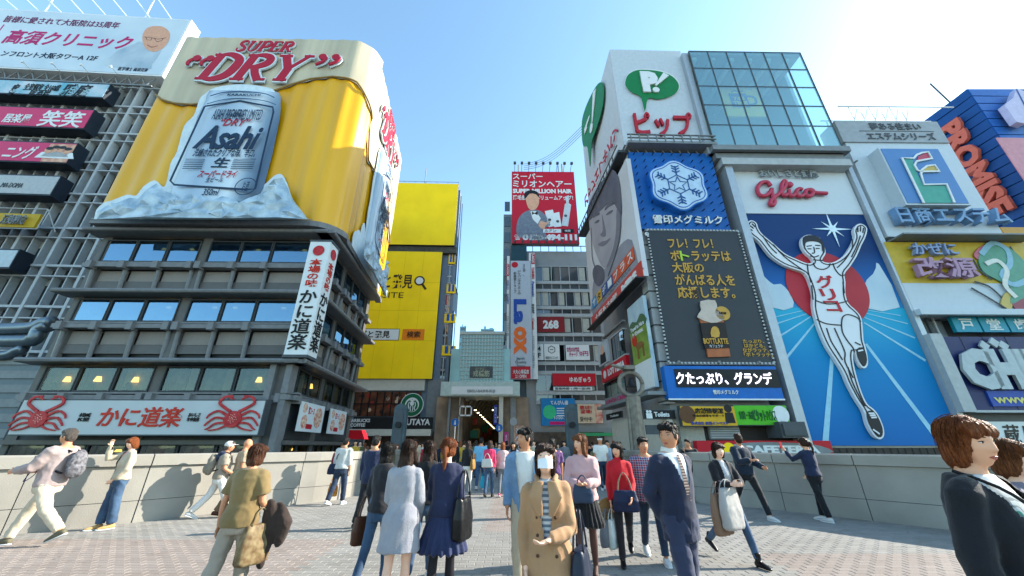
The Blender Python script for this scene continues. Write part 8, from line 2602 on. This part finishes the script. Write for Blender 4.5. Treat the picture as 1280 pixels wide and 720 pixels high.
person('man in white t-shirt and white cap with dark trousers near the stone pillar', x, y, 1.78, 178, 'b', True, ('short', HB), hat=wht, top=(wht, dict(sleeve=1)), bottom=('jeans', jean_d), shoes=(w_sh, 'sneaker'))
x, y, H = feet(764, 610, 556)
person('person in pale shirt and dark trousers next to the man in white cap', x, y, 1.66, 170, 'b', True, ('short', HB), top=(cloth('pale_blue_shirt', '#8d9cab', '#9dacbb'), dict(sleeve=1)), bottom=('trousers', nvy), shoes=(s_blk, 'flat'))
x, y = at(692, 9.5, 600)
person('man in purple t-shirt behind the trench coat woman', x, y, 1.62, 0, 'b', True, ('short', HB), top=(cloth('purple', '#4a2a58', '#5a3a68'), dict(sleeve=1)), bottom=('jeans', jean_d), shoes=(s_blk, 'flat'))
# farther walkers, each dressed differently
cols = [('black', blk), ('white', wht), ('grey', gry), ('navy', nvy), ('beige', bei), ('red', cloth('far_red', '#8f1a24', '#a02a34')), ('olive', cloth('far_olive', '#4c4a2c', '#5c5a3c')), ('sky blue', cloth('far_sky', '#5c86a8', '#6c96b8')), ('brown', cloth('far_brown', '#4a3426', '#5a4436')), ('mustard', cloth('far_mustard', '#a07c24', '#b08c34'))]
bots = [('blue jeans', ('jeans', jean)), ('black trousers', ('jeans', blk)), ('beige trousers', ('trousers', bei)), ('dark jeans', ('jeans', jean_d))]
hs = [('black', 'short', HB, True), ('long brown', 'long', HBR, False), ('bobbed black', 'bob', HB, False), ('auburn', 'mid', HAU, False), ('short dark', 'short', HBR, True)]
rf = random.Random(5)
spots = [(440, 17.5), (472, 18.5), (486, 16.5), (510, 15), (522, 19), (541, 17), (556, 21), (565, 16), (574, 18.5), (588, 24), (594, 20), (604, 27), (613, 19), (620, 30), (633, 22), (646, 26), (651, 17), (668, 19), (676, 23), (684, 16.5), (699, 21), (707, 17.5), (722, 24), (738, 18), (747, 15.2), (430, 21), (452, 24), (500, 26), (530, 28), (583, 33), (597, 37), (609, 35), (660, 33), (690, 30), (732, 29), (770, 21), (424, 18), (446, 22), (462, 20), (480, 22), (494, 19), (507, 24), (516, 17), (526, 23), (537, 20), (549, 25), (560, 28), (570, 23), (579, 20), (591, 29), (601, 23), (607, 31), (616, 25), (624, 20), (629, 27), (638, 33), (643, 20), (655, 24), (663, 20), (672, 28), (680, 26), (704, 23), (712, 26), (728, 21), (743, 22), (752, 19), (760, 24), (778, 17.5)]
used = set()
for i, (px, y) in enumerate(spots):
    x, y = at(px, y, 585)
    for _ in range(400):
        c_ = cols[rf.randrange(len(cols))]; b_ = bots[rf.randrange(len(bots))]; h_ = hs[rf.randrange(len(hs))]
        if (c_[0], b_[0], h_[0]) not in used: break
    used.add((c_[0], b_[0], h_[0]))
    away = rf.random() < .55
    sw = rf.choice((1, -1))
    person('%s haired walker in %s top and %s, %s' % (h_[0], c_[0], b_[0], 'walking away' if away else 'coming closer'), x, y, rf.uniform(1.54, 1.76), (0 if away else 180)+rf.uniform(-18, 18), rf.choice('abc'), h_[3], (h_[1], h_[2]),
           legs=((18*sw, 8, 0), (-18*sw, 14, 12)) if sw > 0 else ((-18, 14, 12), (18, 8, 0)), arms=((-12*sw, 7, 14, 0), (12*sw, 7, 14, 0)), top=(c_[1], dict(sleeve=rf.choice((1, 2, 2)), g=.03, hem=rf.choice((-.02, -.1)))), bottom=b_[1], shoes=(s_blk, 'flat'), group='crowd at the street mouth')
